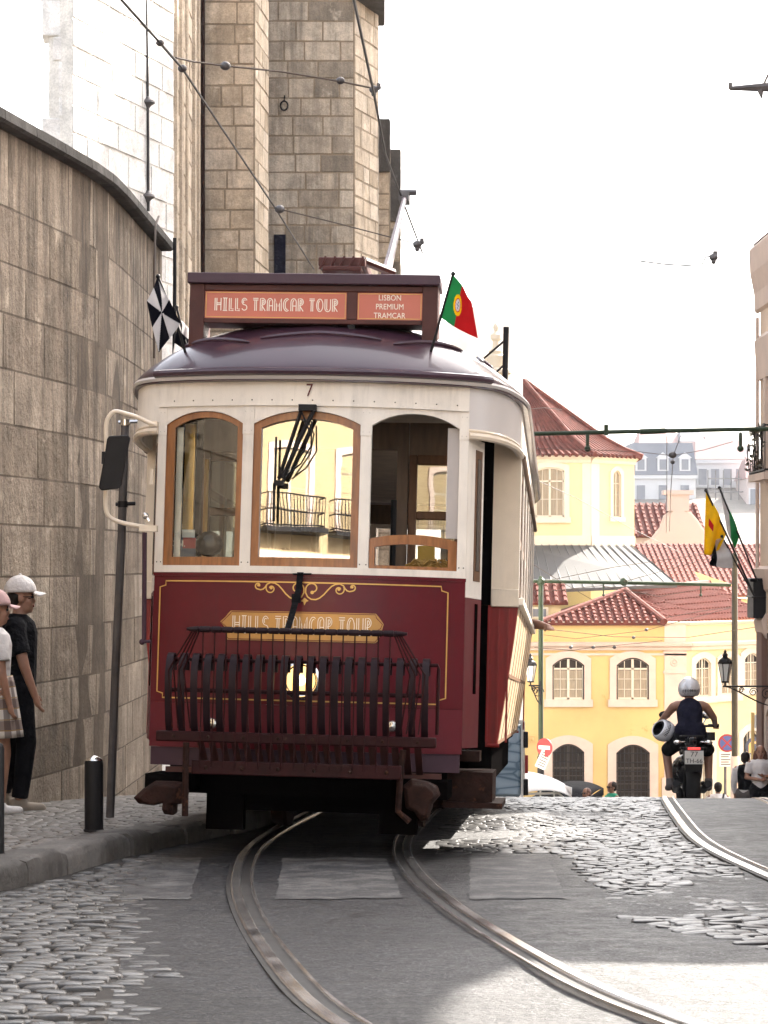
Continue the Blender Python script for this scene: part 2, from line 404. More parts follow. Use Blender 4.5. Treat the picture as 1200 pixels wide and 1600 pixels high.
so = bpy.data.objects.new('sun', lamp); COL.objects.link(so); so.rotation_euler = (-S).to_track_quat('-Z', 'Y').to_euler(); so.location = (20, 0, 30)
cam = bpy.data.cameras.new('camera'); co = bpy.data.objects.new('camera', cam); COL.objects.link(co); sc.camera = co
co.location = (0, 0, 0); co.rotation_euler = (R(90), 0, 0)
cam.sensor_fit = 'VERTICAL'; cam.sensor_height = 36; cam.sensor_width = 27; cam.lens = 3500/1600*36; cam.shift_y = .05; cam.clip_start = .05; cam.clip_end = 2000
sc.view_settings.view_transform = 'Standard'; sc.view_settings.look = 'None'; sc.view_settings.gamma = 1; sc.view_settings.exposure = 3.02
sc.cycles.use_denoising = True
sc.cycles.max_bounces = 8; sc.cycles.transparent_max_bounces = 16; sc.cycles.sample_clamp_indirect = 6
M['side'] = mat('cream_reflection_side', (.56,.43,.29), .35, var=.3, scale=3, bmp=.2, bscale=12, bdist=.01, coat=.3, stretch=(1.5,1.5,.25), wear=(.30,.20,.12), wamt=.66)  # cream colour stands for sky and yellow house reflected in maroon paint
M['railtop'] = mat('polished_rail_top', (.66,.64,.62), .20, .9, var=.12, scale=3, bmp=.05, bscale=20)
# ================================================================== street
kerbX = crv([(-20,-5.2),(0,-4.2),(3,-3.55),(6,-2.85),(8,-2.36),(10.5,-1.80),(12.5,-1.50),(15.1,-.93),(17,-.74),(19,-.62),(22,-.25),(26,.35),(32,1.1),(45,2.6),(60,4.2)])
track1 = crv([(-3,5.0),(2,2.1),(4,1.12),(6.37,.345),(7.88,.070),(10.3,-.208),(12.44,-.325),(14,-.318),(16,-.20),(20,.14),(24,.66),(30,1.55),(40,3.0),(52,4.8)])
track2 = crv([(-3,2.9),(6,2.55),(11,2.41),(13.5,2.40),(16,2.58),(20,2.98),(24,3.50),(30,4.3),(40,5.6),(52,7.0)])
RK = 4.9      # right kerb
FAC = 6.6     # line of the houses on the right

def asphalt():
    m, nt, b = nodes('worn_asphalt')
    big = tex_noise(nt, .9, 5, .6); mid = tex_noise(nt, 9, 6, .65); fine = tex_noise(nt, 58, 5, .82)
    c = ramp(nt, big, [(.3, (.029,.029,.031)), (.7, (.052,.051,.053))])
    c = mixc(nt, 1., c, ramp(nt, mid, [(.3, .75), (.7, 1.15)]), 'MULTIPLY')
    vo = N(nt, 'ShaderNodeTexVoronoi', Scale=.85); vo.feature = 'DISTANCE_TO_EDGE'; tcv = N(nt, 'ShaderNodeTexCoord')
    wv = N(nt, 'ShaderNodeMix', data_type='VECTOR'); wv.inputs[0].default_value = .12; nz_ = N(nt, 'ShaderNodeTexNoise', Scale=6., Detail=6)
    nt.links.new(tcv.outputs['Object'], nz_.inputs['Vector']); nt.links.new(tcv.outputs['Object'], wv.inputs[4]); nt.links.new(nz_.outputs['Color'], wv.inputs[5]); nt.links.new(wv.outputs[1], vo.inputs['Vector'])
    crack = math_(nt, 'MULTIPLY', ramp(nt, vo.outputs['Distance'], [(.004, 1.), (.016, 0.)]), ramp(nt, big, [(.45, 0.), (.55, 1.)]))
    patch = ramp(nt, tex_noise(nt, .55, 2, .4), [(.50, 1.), (.515, .68)])
    c = mixc(nt, 1., c, patch, 'MULTIPLY'); c = mixc(nt, crack, c, (.015,.014,.013))
    c = mixc(nt, 1., c, ramp(nt, fine, [(.40, .25), (.50, .8), (.57, 1.7), (.66, 4.6)]), 'MULTIPLY')
    nt.links.new(c, b.inputs['Base Color'])
    nt.links.new(ramp(nt, mid, [(.3, .40), (.7, .66)]), b.inputs['Roughness']); b.inputs['Specular IOR Level'].default_value = .27
    h = math_(nt, 'ADD', math_(nt, 'MULTIPLY', fine, 1.), math_(nt, 'MULTIPLY', mid, 2.2))
    bump(nt, b, h, 1., .010)
    return m
M['asphalt'] = asphalt()
def settmat(name, c3, rough):
    m, nt, b = nodes(name)
    at = N(nt, 'ShaderNodeAttribute', attribute_name='tint')
    c = ramp(nt, at.outputs['Fac'], [(0, c3[0]), (.5, c3[1]), (1, c3[2])])
    n = tex_noise(nt, 40, 6, .7); c = mixc(nt, 1., c, ramp(nt, n, [(.3, .6), (.65, 1.15)]), 'MULTIPLY')
    nt.links.new(c, b.inputs['Base Color'])
    nt.links.new(ramp(nt, n, [(.3, rough - .1), (.7, rough + .12)]), b.inputs['Roughness'])
    bump(nt, b, n, .5, .006); return m
M['sett'] = settmat('basalt_setts', ((.040,.039,.038),(.068,.066,.064),(.12,.116,.11)), .34); M['sett'].node_tree.nodes['Principled BSDF'].inputs['Specular IOR Level'].default_value = .38
M['sett2'] = settmat('worn_setts', ((.030,.029,.030),(.05,.049,.049),(.08,.077,.075)), .38); M['sett2'].node_tree.nodes['Principled BSDF'].inputs['Specular IOR Level'].default_value = .20
M['calcada'] = settmat('pavement_stones', ((.075,.064,.054),(.12,.105,.09),(.20,.18,.16)), .48)
M['grout'] = mat('pavement_grout', (.030,.025,.021), .9, var=.4, scale=30, bmp=.6, bscale=120)
M['earth'] = mat('ground', (.16,.14,.12), .9, var=.3, scale=.5, bmp=.2)

b = MB()
ys = [-330, -120, -60] + list(range(-40, 72, 2)) + [80, 120, 200, 330]
def ground_pt(i, j):
    x = [-330, -80, -30, -14, -7, 0, 8, 16, 30, 80, 330][i]; y = ys[j]
    return (x, y, gz(y) - .35)
b.grid(lambda u, v: ground_pt(round(u * 10), round(v * (len(ys) - 1))), 10, len(ys) - 1)
tag(b.build('ground', M['earth']), kind='structure')

rows = [-30 + i for i in range(36)] + [6 + .07 * i for i in range(286)] + [26.02 + i for i in range(45)]
def road_pt(u, v):
    d = rows[round(v * (len(rows) - 1))]; a = kerbX(d) - .1 if d < 60 else 4.
    x = lerp(a, RK + .1 + (0 if d < 58 else (d - 58) * 3), u)
    return (x, d, rz(x, d))
b = MB(); b.grid(road_pt, 60, len(rows) - 1)
tag(b.build('road', M['asphalt'], smooth=180), kind='structure')
# the square at the bottom of the hill
b = MB(); b.grid(lambda u, v: (lerp(-40, 60, u), lerp(66, 130, v), gz(66 + 64 * v) + .02), 8, 8)
tag(b.build('square', M['calcada']), kind='structure')

# pavements
def pu(d, f): return .115 - .105 * sstep((d - 12.3) / 3.8) * (1 - f)
def pave(name, xa, xb, d0, d1, step, n):
    b = MB(); k = int((d1 - d0) / step)
    b.grid(lambda u, v: (lambda d: (lerp(xa(d), xb(d), u), d, gz(d) + (pu(d, u) if name == 'pavement' else .115)))(lerp(d0, d1, v)), n, k)
    return tag(b.build(name, M['grout']), kind='structure')
WALLP = [(-6.9,-7),(-6.1,0),(-5.2,6),(-4.35,11),(-3.68,14.4),(-3.11,17.4),(-2.83,18.9),(-2.66,19.85),(-2.58,20.5),(-2.54,21.3),(-2.46,24.8)]
def wallX(y):
    for (x0, y0), (x1, y1) in zip(WALLP, WALLP[1:]):
        if y <= y1 or y1 == WALLP[-1][1]: return lerp(x0, x1, (y - y0) / (y1 - y0))
pave('pavement', lambda d: wallX(d) - .05 if d < 24.6 else -2.4, lambda d: kerbX(d) - .06, -4, 34, .25, 14)
pave('right_pavement', lambda d: RK + .12, lambda d: FAC + .2, -28, 40, .5, 4)
pave('right_pavement', lambda d: RK + .12, lambda d: 12.5, 40, 70, .5, 6)

def stone(b, x, y, z, a, e, h, rot, dome=.006, tl=.045):   # one sett: x half a, y half e
    ca, sa = math.cos(rot), math.sin(rot); vs = []
    tx, ty = random.uniform(-tl, tl), random.uniform(-tl, tl)
    for (s, hh) in ((1.0, -.03), (1.0, h * .35), (.94, h * .82), (.80, h)):
        for sx, sy in ((-1,-1),(0,-1.06),(1,-1),(1.06,0),(1,1),(0,1.06),(-1,1),(-1.06,0)):
            k = .93 if sx and sy and abs(sx) == 1 and abs(sy) == 1 else 1
            px, py = sx * a * s * k, sy * e * s * k
            vs.append((x + px*ca - py*sa, y + px*sa + py*ca, z + hh + (px * tx + py * ty if hh > 0 else 0)))
    vs.append((x, y, z + h + dome)); fs = []
    for r in range(3):
        for j in range(8): fs.append((r*8+j, r*8+(j+1) % 8, r*8+8+(j+1) % 8, r*8+8+j))
    for j in range(8): fs.append((24 + j, 24 + (j+1) % 8, 32))
    b.ct = random.random(); b.add(vs, fs)

# big polished setts at the lower left of the street
b = MB(); d = 5.6; k = 0
edge = crv([(5,-.60),(6.4,-.74),(7.9,-.88),(9.5,-1.08),(11,-1.20),(12.3,-1.32),(13.5,-1.36)])
while d < 13.2:
    dep = random.uniform(.062, .086); x = kerbX(d) + .06 + random.uniform(0, .1)
    lim = edge(d) + random.uniform(-.03, .03) + .13 * nz(d * 1.7, 3)
    while x < lim:
        wd = random.uniform(.075, .145); yy = d + dep/2 + .03 * nz(x * 2, d * 2) + .12 * (x + 1.5)
        stone(b, x + wd/2, yy, rz(x, yy) + random.uniform(-.003, .005) - .022 * sstep((x - lim + .42) / .46), wd/2 - .0045, dep/2 - .0055, random.uniform(.015, .023), random.uniform(-.09, .09) + .1, .003, .07)
        x += wd
    d += dep
tag(b.build('cobblestones', M['sett'], smooth=60), 'polished grey cobblestones at the left edge of the street', 'cobblestones', kind='stuff')
b = MB(); b.grid(lambda u, v: (lambda d: (lambda x: (x, d, rz(x, d) + .003))(lerp(kerbX(d), edge(d) - .05, u)))(lerp(5.6, 13.2, v)), 14, 110)
tag(b.build('joint_bed', M['grout'], smooth=180), kind='structure')
# worn setts between the two tracks, up to the crest
b = MB(); d = 9.6
while d < 25:
    dep = random.uniform(.060, .090); x = track1(d) + .62 + random.uniform(0, .1); lim = track2(d) - .60
    while x < lim:
        wd = random.uniform(.075, .14); yy = d + dep/2 + .05 * nz(x * 1.4, d * 1.4)
        q_ = nz(x * .9 + 3, d * .55) * .8 + .52 - max(0, (11.0 - d) * .28)
        if q_ > 0 and not (d < 12.9 and x < .98):
            stone(b, x + wd/2, yy, rz(x, yy) - .003 - .010 * (1 - sstep(q_ / .4)) + .006 * nz(x * 3, d * 3), wd/2 - .004, dep/2 - .005, random.uniform(.006, .012), random.uniform(-.09, .09), .0015, .13)
        x += wd
    d += dep
d = 7.95
while d < 9.3:
    dep = random.uniform(.075, .10); x = .92 + .9 * (9.2 - d) * .45 + random.uniform(0, .1)
    while x < 2.2:
        wd = random.uniform(.10, .17); yy = d + dep/2 + .2 * (x - 1.4) * -.35
        q_ = nz(x * 1.1, d * 1.3 + 9) + .3
        if q_ > 0: stone(b, x + wd/2, yy, rz(x, yy) - .003 - .012 * (1 - sstep(q_ / .3)), wd/2 - .008, dep/2 - .009, random.uniform(.007, .013), random.uniform(-.1, .1), .002, .10)
        x += wd
    d += dep
d = 11.
while d < 24:
    dep = random.uniform(.065, .095); x = track2(d) + .58; lim = RK - .1
    while x < lim:
        wd = random.uniform(.08, .15); yy = d + dep/2
        if nz(x * .8 + 13, d * .5) > -.12: stone(b, x + wd/2, yy, rz(x, yy) - .006, wd/2 - .006, dep/2 - .007, random.uniform(.005, .010), random.uniform(-.07, .07), .0015, .13)
        x += wd
    d += dep
tag(b.build('worn_cobblestones', M['sett2'], smooth=60), 'worn cobblestones between the two tram tracks', 'cobblestones', kind='stuff')
# small pavement stones
b = MB(); d = 6.4
while d < 21:
    dep = .075 if d < 16 else .11; x = max(wallX(d) + .02, -.30 * d)
    while x < kerbX(d) - .24:
        wd = random.uniform(.07, .11) * (1 if d < 16 else 1.4)
        stone(b, x + wd/2, d + dep/2 + .02 * nz(x * 3, d * 3), gz(d) + pu(d, (x - wallX(d)) / (kerbX(d) - wallX(d))) - .007 + .006 * nz(x * 2, d * 2), wd/2 - .004, dep/2 - .004, random.uniform(.010, .017), random.uniform(-.25, .25), .003)
        x += wd
    d += dep
tag(b.build('pavement_cobbles', M['calcada'], smooth=60), 'small pale stones paving the left pavement', 'paving stones', kind='stuff')
# kerb stones
b = MB(); d = 2.0
while d < 32:
    L = random.uniform(.35, .85); d1 = d + L; b.ct = random.random(); zt = random.uniform(-.012, .012); ins = random.uniform(-.03, .02)
    prof = [(0, -.05), (.0, .075), (-.012, .112), (-.045, .130), (-.24, .128), (-.24, -.05)]
    rings = []; n = 12
    for i in range(n + 1):
        t = i / n; dd = lerp(d + .008, d1 - .008, t); kx = kerbX(dd); tx = (kerbX(dd + .05) - kx) / .05; l = math.hypot(tx, 1)
        e = 1 - .12 * (abs(t - .5) * 2) ** 6; wob = .022 * nz(dd * 5, 1) + .012 * nz(dd * 17, 4)
        rings.append([(kx + .02 + ins + (a + wob) / l, dd - (a + wob) * tx / l, gz(dd) + zt + z * (e if z > 0 else 1) + .016 * nz(dd * 4, a * 9) + .010 * nz(dd * 15, a * 30, z * 20)) for a, z in prof])
    m = len(prof); vs = [v for r in rings for v in r]
    fs = [(i*m+j, i*m+(j+1) % m, (i+1)*m+(j+1) % m, (i+1)*m+j) for i in range(n) for j in range(m)]
    fs += [tuple(range(m-1, -1, -1)), tuple(n*m + j for j in range(m))]
    b.add(vs, fs); d = d1
tag(b.build('kerb', M['cutstone'], smooth=50), kind='structure')
b = MB(); b.grid(lambda u, v: (RK + (0, 0, .14)[round(u*2)], lerp(-28, 60, v), gz(lerp(-28, 60, v)) + (-.05, .13, .13)[round(u*2)]), 2, 88)
tag(b.build('kerb', M['cutstone']), kind='structure')

# grooved rails
def rail(path, off, sgn, d0, d1):
    out = empty('tram_rail', (0, 0, 0)); tag(out, kind='structure')
    def sweep(name, a0, a1, h0, h1, m):
        b = MB(); ds = []; d = d0
        while d < d1: ds.append(d); d += .12 if d < 27 else .5
        rings = []
        for d in ds:
            tx = (path(d + .05) - path(d - .05)) / .1; l = math.hypot(tx, 1); cx = path(d)
            z = gz(d) + .004
            rings.append([(cx + (off + sgn * a) / l, d - (off + sgn * a) * tx / l, z + h) for a, h in ((a0, -.03), (a0, h0), (a0 + (a1-a0)*.15, h1), (a0 + (a1-a0)*.85, h1), (a1, h0), (a1, -.03))])
        vs = [v for r in rings for v in r]; fs = [(i*6+j, i*6+j+1, i*6+7+j, i*6+6+j) for i in range(len(ds)-1) for j in range(5)]
        b.add(vs, fs); b.build(name, m, out, smooth=30)
    sweep('rail_head', -.008, .042, .012, .017, M['railtop'])
    sweep('rail_groove', -.052, -.008, .0045, .0045, M['dsteel'])
    sweep('rail_lip', -.070, -.052, .009, .014, M['railtop'])
    sweep('rail_flange', .042, .062, .007, .0075, M['dsteel'])
    return out
rail(track1, -.45, -1, -2, 50); rail(track1, .45, 1, -2, 50)
rail(track2, -.45, -1, -2, 50); rail(track2, .45, 1, -2, 50)

# worn zebra crossing
def zebra_mat():
    m, nt, b = nodes('worn_road_paint')
    n = tex_noise(nt, 5, 9, .75); f = tex_noise(nt, 90, 4, .7)
    k = ramp(nt, math_(nt, 'ADD', math_(nt, 'MULTIPLY', n, .75), math_(nt, 'MULTIPLY', f, .25)), [(.47, 0.), (.58, 1.)])
    nt.links.new(mixc(nt, k, (.066,.065,.066), (.165,.160,.154)), b.inputs['Base Color']); b.inputs['Roughness'].default_value = .62; b.inputs['Specular IOR Level'].default_value = .28
    bump(nt, b, f, 1., .010); return m
M['zebra'] = zebra_mat()
for k, (x0, x1, sh) in enumerate(((-1.34,-.93,-.06), (-.52,.06,-.03), (.42,.86,.04))):
    def zp(u, v):
        d = lerp(10.15 + .12 * nz(k, 5), 12.6, v); x = lerp(x0, x1, u) + sh * (d - 11)
        if u in (0., 1.): x += .012 * nz(d * 3.1, k + u * 7) + .012 * nz(d * 11, k)
        if v in (0., 1.): d += .10 * nz(x * 6, k + v * 5)
        return (x, d, rz(x, d) + .004)
    b = MB(); b.grid(zp, 14, 60)
    tag(b.build('zebra_stripe', M['zebra'], smooth=180), kind='structure')

# ================================================================== ashlar masonry
def ashlar(b, W, H, fm, course, width, gap=.012, relief=.02, bev=.014, rnd=random):
    v = 0
    while v < H - .02:
        h = rnd.uniform(*course); v1 = min(H, v + h)
        if H - v1 < course[0] * .5: v1 = H
        u = -rnd.uniform(0, width[0] * .6)
        while u < W - .01:
            u1 = u + rnd.uniform(*width)
            if W - u1 < width[0] * .45: u1 = W
            a0, a1 = max(0, u) + gap/2, min(W, u1) - gap/2
            if a1 - a0 > .03:
                o = relief * rnd.uniform(.55, 1.25); e = min(bev, (a1-a0)/4)
                b.ct = max(0, min(1, rnd.gauss(.5, .24)))
                n = max(1, int((a1 - a0) / .5)); c0, c1 = v + gap/2, v1 - gap/2
                us = [a0] + [lerp(a0 + e, a1 - e, i / n) for i in range(n + 1)] + [a1]
                j = lambda: rnd.uniform(-.35, .35) * bev
                low = [fm(x, c0, -.02) for x in us]; lo2 = [fm(x, c0 + e + j(), o + j()) for x in us]
                up2 = [fm(x, c1 - e + j(), o + j()) for x in us]; upp = [fm(x, c1, -.02) for x in us]
                lo2[0] = fm(a0, c0 + e, -.02); up2[0] = fm(a0, c1 - e, -.02); lo2[-1] = fm(a1, c0 + e, -.02); up2[-1] = fm(a1, c1 - e, -.02)
                m = len(us); vs = low + lo2 + up2 + upp
                b.add(vs, [(r*m+i, r*m+i+1, r*m+m+i+1, r*m+m+i) for r in range(3) for i in range(m - 1)])
            u = u1
        v = v1

# the high retaining wall on the left
pts = [Vector((x, y, 0)) for x, y in WALLP]; fine = []
def wy(t): i = min(len(pts) - 2, int(t)); return lerp(pts[i].y, pts[i+1].y, t - i)
def wx(t): i = min(len(pts) - 2, int(t)); return lerp(pts[i].x, pts[i+1].x, t - i)
for i in range(201): t = i / 200 * (len(pts) - 1); fine.append(Vector((wx(t), wy(t), 0)))
cum = [0]
for i in range(200): cum.append(cum[-1] + (fine[i+1] - fine[i]).length)
def on_wall(u):
    i = 0; u = max(0, min(cum[-1] - 1e-4, u)); lo, hi = 0, 200
    while hi - lo > 1:
        mid = (lo + hi) // 2
        if cum[mid] <= u: lo = mid
        else: hi = mid
    t = (u - cum[lo]) / (cum[lo+1] - cum[lo]); p = fine[lo].lerp(fine[lo+1], t)
    dr = (fine[min(200, lo+2)] - fine[max(0, lo-1)]).normalized()
    return p, Vector((dr.y, -dr.x, 0))
WB, WT = -3.4, 3.45
def wall_map(u, v, w):
    p, n = on_wall(u); return p + n * w + Vector((0, 0, WB + v))
wall = empty('stone_wall', (-3, 17.5, gz(17.5)), label='tall streaked stone retaining wall with dark coping along the left pavement', cat='wall')
off = Vector((3, -17.5, -gz(17.5)))
W = cum[-1]
b = MB(); ashlar(b, W, WT - WB, lambda u, v, w: wall_map(u, v, w) + off, (.37,.45), (.55,1.35), .004, .004, .007, random.Random(3))
b.build('stonework', M['wallstone'], wall, smooth=30)
b = MB(); n = 120
b.slab(lambda u, v: wall_map(u*W, v*(WT-WB), 0) + off, lambda u, v: wall_map(u*W, v*(WT-WB), -.55) + off, n, 2)
b.build('mortar_core', M['mortar'], wall)
b = MB(); n = 44
for i in range(n):
    b.ct = random.random(); a0, a1 = W*i/n + .006, W*(i+1)/n - .006; k = 4
    pr = [(-.6, 3.452), (.10, 3.452), (.13, 3.47), (.125, 3.55), (-.6, 3.58)]
    rg = []
    for q in range(k + 1):
        p, nn = on_wall(lerp(a0, a1, q/k)); rg += [p + nn * a + Vector((0, 0, z)) + off for a, z in pr]
    m = len(pr); b.add(rg, [(q*m+j, q*m+(j+1) % m, (q+1)*m+(j+1) % m, (q+1)*m+j) for q in range(k) for j in range(m)] + [tuple(range(m-1,-1,-1)), tuple(k*m+j for j in range(m))])
b.build('coping', M['coping'], wall, smooth=30)
b = MB(); b.prism([(p.x, p.y) for p in fine[::5]] + [(-60, 24.6), (-60, -7)], lambda x, y: (x - .3, y, -5), lambda x, y: (x - .3, y, 3.4))
tag(b.build('terrace', M['earth']), kind='structure')

# ================================================================== cathedral
ch = empty('cathedral', (-3, 40, gz(40)), label='towering pale stone church with stepped buttresses behind the tram', cat='church')
co_ = Vector((3, -40, -gz(40)))
def face(name, x0, d0, x1, d1, z0, z1, m, course=(.30,.46), width=(.45,1.25), seed=1, mort='tmortar', relief=.016, parent=None, gap=.009):
    a = Vector((x0, d0, 0)); e = Vector((x1 - x0, d1 - d0, 0)); L = e.length; e.normalize(); n = Vector((e.y, -e.x, 0))
    fm = lambda u, v, w: a + e * u + n * w + Vector((0, 0, z0 + v)) + co_
    b = MB(); ashlar(b, L, z1 - z0, fm, course, width, gap, relief, .016, random.Random(seed))
    o = b.build(name, M[m], parent or ch, smooth=30)
    c = MB(); c.slab(lambda u, v: fm(u*L, v*(z1-z0), .004), lambda u, v: fm(u*L, v*(z1-z0), -.35), 1, 1); c.build('mortar_bed', M[mort], o)
    return o
# sunlit buttress beyond the wall
ax, ad = -3.2, 34.0
lx, ld = ax - .30*3.55, ad - .954*3.55
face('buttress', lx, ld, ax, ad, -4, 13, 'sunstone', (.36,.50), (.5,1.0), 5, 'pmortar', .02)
# its jagged toothing stones
b = MB(); z = -4; rn = random.Random(4)
while z < 13:
    h = rn.uniform(.28, .60); L = rn.uniform(.05, .40); b.ct = rn.random()
    c = Vector((lx - L/2 - .03, ld + .30, z + h/2)) + co_
    b.box(c, (L + .10, .5, h - .012), (0, 0, .1))
    z += h
b.build('toothing_stones', M['sunstone'], ch, bevel=.02)
# side of the buttress, with slender mouldings
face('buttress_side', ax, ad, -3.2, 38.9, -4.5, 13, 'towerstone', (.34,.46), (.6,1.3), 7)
b = MB()
for dd, r in ((34.12,.06),(34.9,.07),(36.0,.05),(37.2,.08),(38.2,.06)): b.tube([Vector((-3.19, dd, -4.5)) + co_, Vector((-3.19, dd, 13)) + co_], r, 8)
b.build('moulding', M['towerstone'], ch)
b = MB(); b.tube([Vector((-3.13, 38.75, -4.5)) + co_, Vector((-3.13, 38.75, 13)) + co_], .035, 8); b.build('downpipe', M['iron'], ch)
# tower: two stepped blocks
face('tower_front', -3.2, 39.0, -2.26, 39.0, -5.5, 13, 'towerstone', (.31,.40), (.36,.85), 11)
face('tower_splay', -2.255, 39.0, -2.10, 40.5, -5.5, 13, 'towerstone', (.31,.40), (.5,.9), 12)
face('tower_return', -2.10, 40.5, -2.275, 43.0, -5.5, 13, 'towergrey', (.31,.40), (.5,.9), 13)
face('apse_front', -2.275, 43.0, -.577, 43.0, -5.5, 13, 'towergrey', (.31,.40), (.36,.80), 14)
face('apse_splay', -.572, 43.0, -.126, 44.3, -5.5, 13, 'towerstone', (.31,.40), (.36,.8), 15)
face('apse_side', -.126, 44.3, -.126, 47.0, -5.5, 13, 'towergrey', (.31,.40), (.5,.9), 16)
zt = (880-187)/F*47
face('chapel_pier', -.126, 47.0, .112, 47.0, -6, zt - 1.1, 'towerstone', (.31,.40), (.3,.5), 17)
face('chapel_pier_side', .117, 47.0, .117, 50.0, -6, zt, 'towergrey', (.31,.40), (.5,.9), 18)
b = MB(); b.bx(-.13, .125, 46.9, 50, zt - 1.1, zt); b.build('pier_cap', M['coping'], ch).location = co_
zt2 = (880-247)/F*51
face('far_pier', .117, 50.0, .36, 50.0, -6.3, zt2 - 1.6, 'towergrey', (.31,.40), (.3,.5), 19)
face('far_pier_side', .365, 50.0, .365, 54.0, -6.3, zt2, 'towergrey', (.31,.40), (.5,.9), 20)
b = MB(); b.bx(.12, .37, 49.9, 54, zt2 - 1.6, zt2); b.build('pier_cap', M['coping'], ch).location = co_
b = MB(); b.prism([(-3.3,39.2),(-2.35,39.2),(-2.2,40.5),(-2.4,43.2),(-.65,43.2),(-.25,44.4),(-.25,47.2),(.05,47.4),(.05,50.2),(.3,50.4),(.3,54),(-5,54),(-3.6,39.2)], lambda x, y: Vector((x, y, -6.5)) + co_, lambda x, y: Vector((x, y, 8.5)) + co_)
b.prism([(-3.3,39.2),(-2.35,39.2),(-2.2,40.5),(-2.4,43.2),(-.65,43.2),(-.25,44.4),(-.25,47),(-5,47),(-3.6,39.2)], lambda x, y: Vector((x, y, 8.6)) + co_, lambda x, y: Vector((x, y, 13)) + co_)
b.prism([(lx-.02,ld+.05),(lx+.0,ld+.02),(ax-.06,ad+.02),(ax-.15,39.1),(lx-.3,39.1),(lx-.12,ld+.6)], lambda x, y: Vector((x, y, -4.5)) + co_, lambda x, y: Vector((x, y, 13)) + co_)
b.build('masonry_core', M['tmortar'], ch)
b = MB(); c = (880-0)/F*43; b.bx(-.7, .02, 42.8, 45.2, c + .02, c + .35); b.build('cornice', M['coping'], ch, bevel=.03).location = co_
b = MB(); p0 = P(428, 425, 42.9); p1 = P(446, 366, 42.9); b.bx(p0.x, p1.x, 42.93, 43.1, -3, p1.z)
b.build('slit_window', M['navycloth'], ch).location = co_
b = MB(); c = P(444, 165, 42.93) + co_; b.tube([c + Vector((.07*math.cos(a), 0, .09*math.sin(a))) for a in [2*PI*i/14 for i in range(14)]], .018, 6, close=True)
b.tube([c + Vector((0, 0, .09)), c + Vector((.01, .02, .2))], .014, 6); b.build('iron_ring', M['black'], ch)
# ================================================================== tram
TR = empty('tram', (-.472, 12.6, gz(12.6)), (R(-3.5), R(1.2), R(-4.65)), 'maroon and white vintage tram with lit headlamp and rooftop tour sign, on the curved track', 'tram')
TM = Matrix.Translation(TR.location) @ Euler(TR.rotation_euler).to_matrix().to_4x4()
TI = TM.inverted()
def L(px, py, d): return TI @ P(px, py, d)
def part(b, name, m, parent=None, **k): return b.build(name, M[m] if isinstance(m, str) else m, parent or TR, **k)
def fy(x): return .16 * (x / .885) ** 2
def fp(b, x0, x1, z0, z1, y0=0, th=.03, n=None):   # slab following the curved front
    g0 = z0 if callable(z0) else (lambda x: z0); g1 = z1 if callable(z1) else (lambda x: z1)
    n = n or max(2, int((x1 - x0) / .05) + 1)
    b.slab(lambda u, v: (lambda x: Vector((x, fy(x) + y0, lerp(g0(x), g1(x), v))))(lerp(x0, x1, u)),
           lambda u, v: (lambda x: Vector((x, fy(x) + y0 + th, lerp(g0(x), g1(x), v))))(lerp(x0, x1, u)), n, 1); return b
def onf(off=.004): return lambda x, z: Vector((x, fy(x) - off, z))
XE = .885; XL = -.912

# dash
b = MB(); fp(b, XL, XE, .86, 1.60); dash = part(b, 'dash', 'maroon', bevel=.004)
b = MB(); fp(b, XL, XE, .605, .858, .003); part(b, 'lower_panel', 'maroon2', dash)
b = MB(); fp(b, XL + .01, XE - .01, .50, .603, .012); part(b, 'skirt', 'purple', dash)
b = MB(); fp(b, XL - .004, XE + .004, 1.585, 1.605, -.008, .02); part(b, 'top_bead', 'maroon', dash)
c = .035; x0, x1, z0, z1 = -.872, .79, .885, 1.555
b = MB(); b.ribbon([(x0+c,z0),(x1-c,z0),(x1-c,z0+c*.7),(x1,z0+c),(x1,z1-c),(x1-c,z1-c*.7),(x1-c*1.1,z1),(x0+c,z1),(x0+c,z1-c*.7),(x0,z1-c),(x0,z0+c),(x0+c,z0+c*.7)], .008, onf(.005), close=True)
part(b, 'pinstripe', 'gold', dash)
# painted scrolls
b = MB(); q = .00084; zc = 1.523
def spiral(cx, cy, r0, r1, a0, a1, n=22):
    return [(cx + lerp(r0, r1, i/n) * math.cos(lerp(a0, a1, i/n)), cy + lerp(r0, r1, i/n) * math.sin(lerp(a0, a1, i/n))) for i in range(n+1)]
for s in (1, -1):
    T = lambda pts: [(-.015 + s*(x-560)*q, zc - (y-120)*q) for x, y in pts]
    big = spiral(612, 122, 12, 44, PI*.5, -PI*1.0)[:]
    p = spiral(612, 124, 16, 46, PI*.6, -PI) + [(566,150),(580,178),(605,194),(635,196),(662,184),(690,160),(715,130),(740,104),(765,90),(795,86),(820,98),(832,118),(845,131),(862,136),(882,132)] + spiral(880, 108, 24, 8, PI*.5, -PI*1.2)
    b.ribbon(T(p), .0075, onf(.005))
    b.ribbon(T(spiral(792, 126, 36, 10, -PI*.2, PI*1.9)), .0065, onf(.0055))
    for cx, cy, r in ((610,148,12),(790,122,11),(879,106,9)):
        b.add([onf(.006)(*T([(cx + r*math.cos(a), cy + r*math.sin(a))])[0]) for a in [2*PI*i/10*s*-1 for i in range(10)]], [tuple(range(10))])
T = lambda x, y: onf(.006)(-.015 + (x-560)*q, zc - (y-120)*q)
b.add([T(560,184), T(536,208), T(552,212), T(560,236), T(572,212), T(588,206)], [(0,1,2,3,4,5)])
part(b, 'scroll_ornament', 'gold', dash, smooth=0)

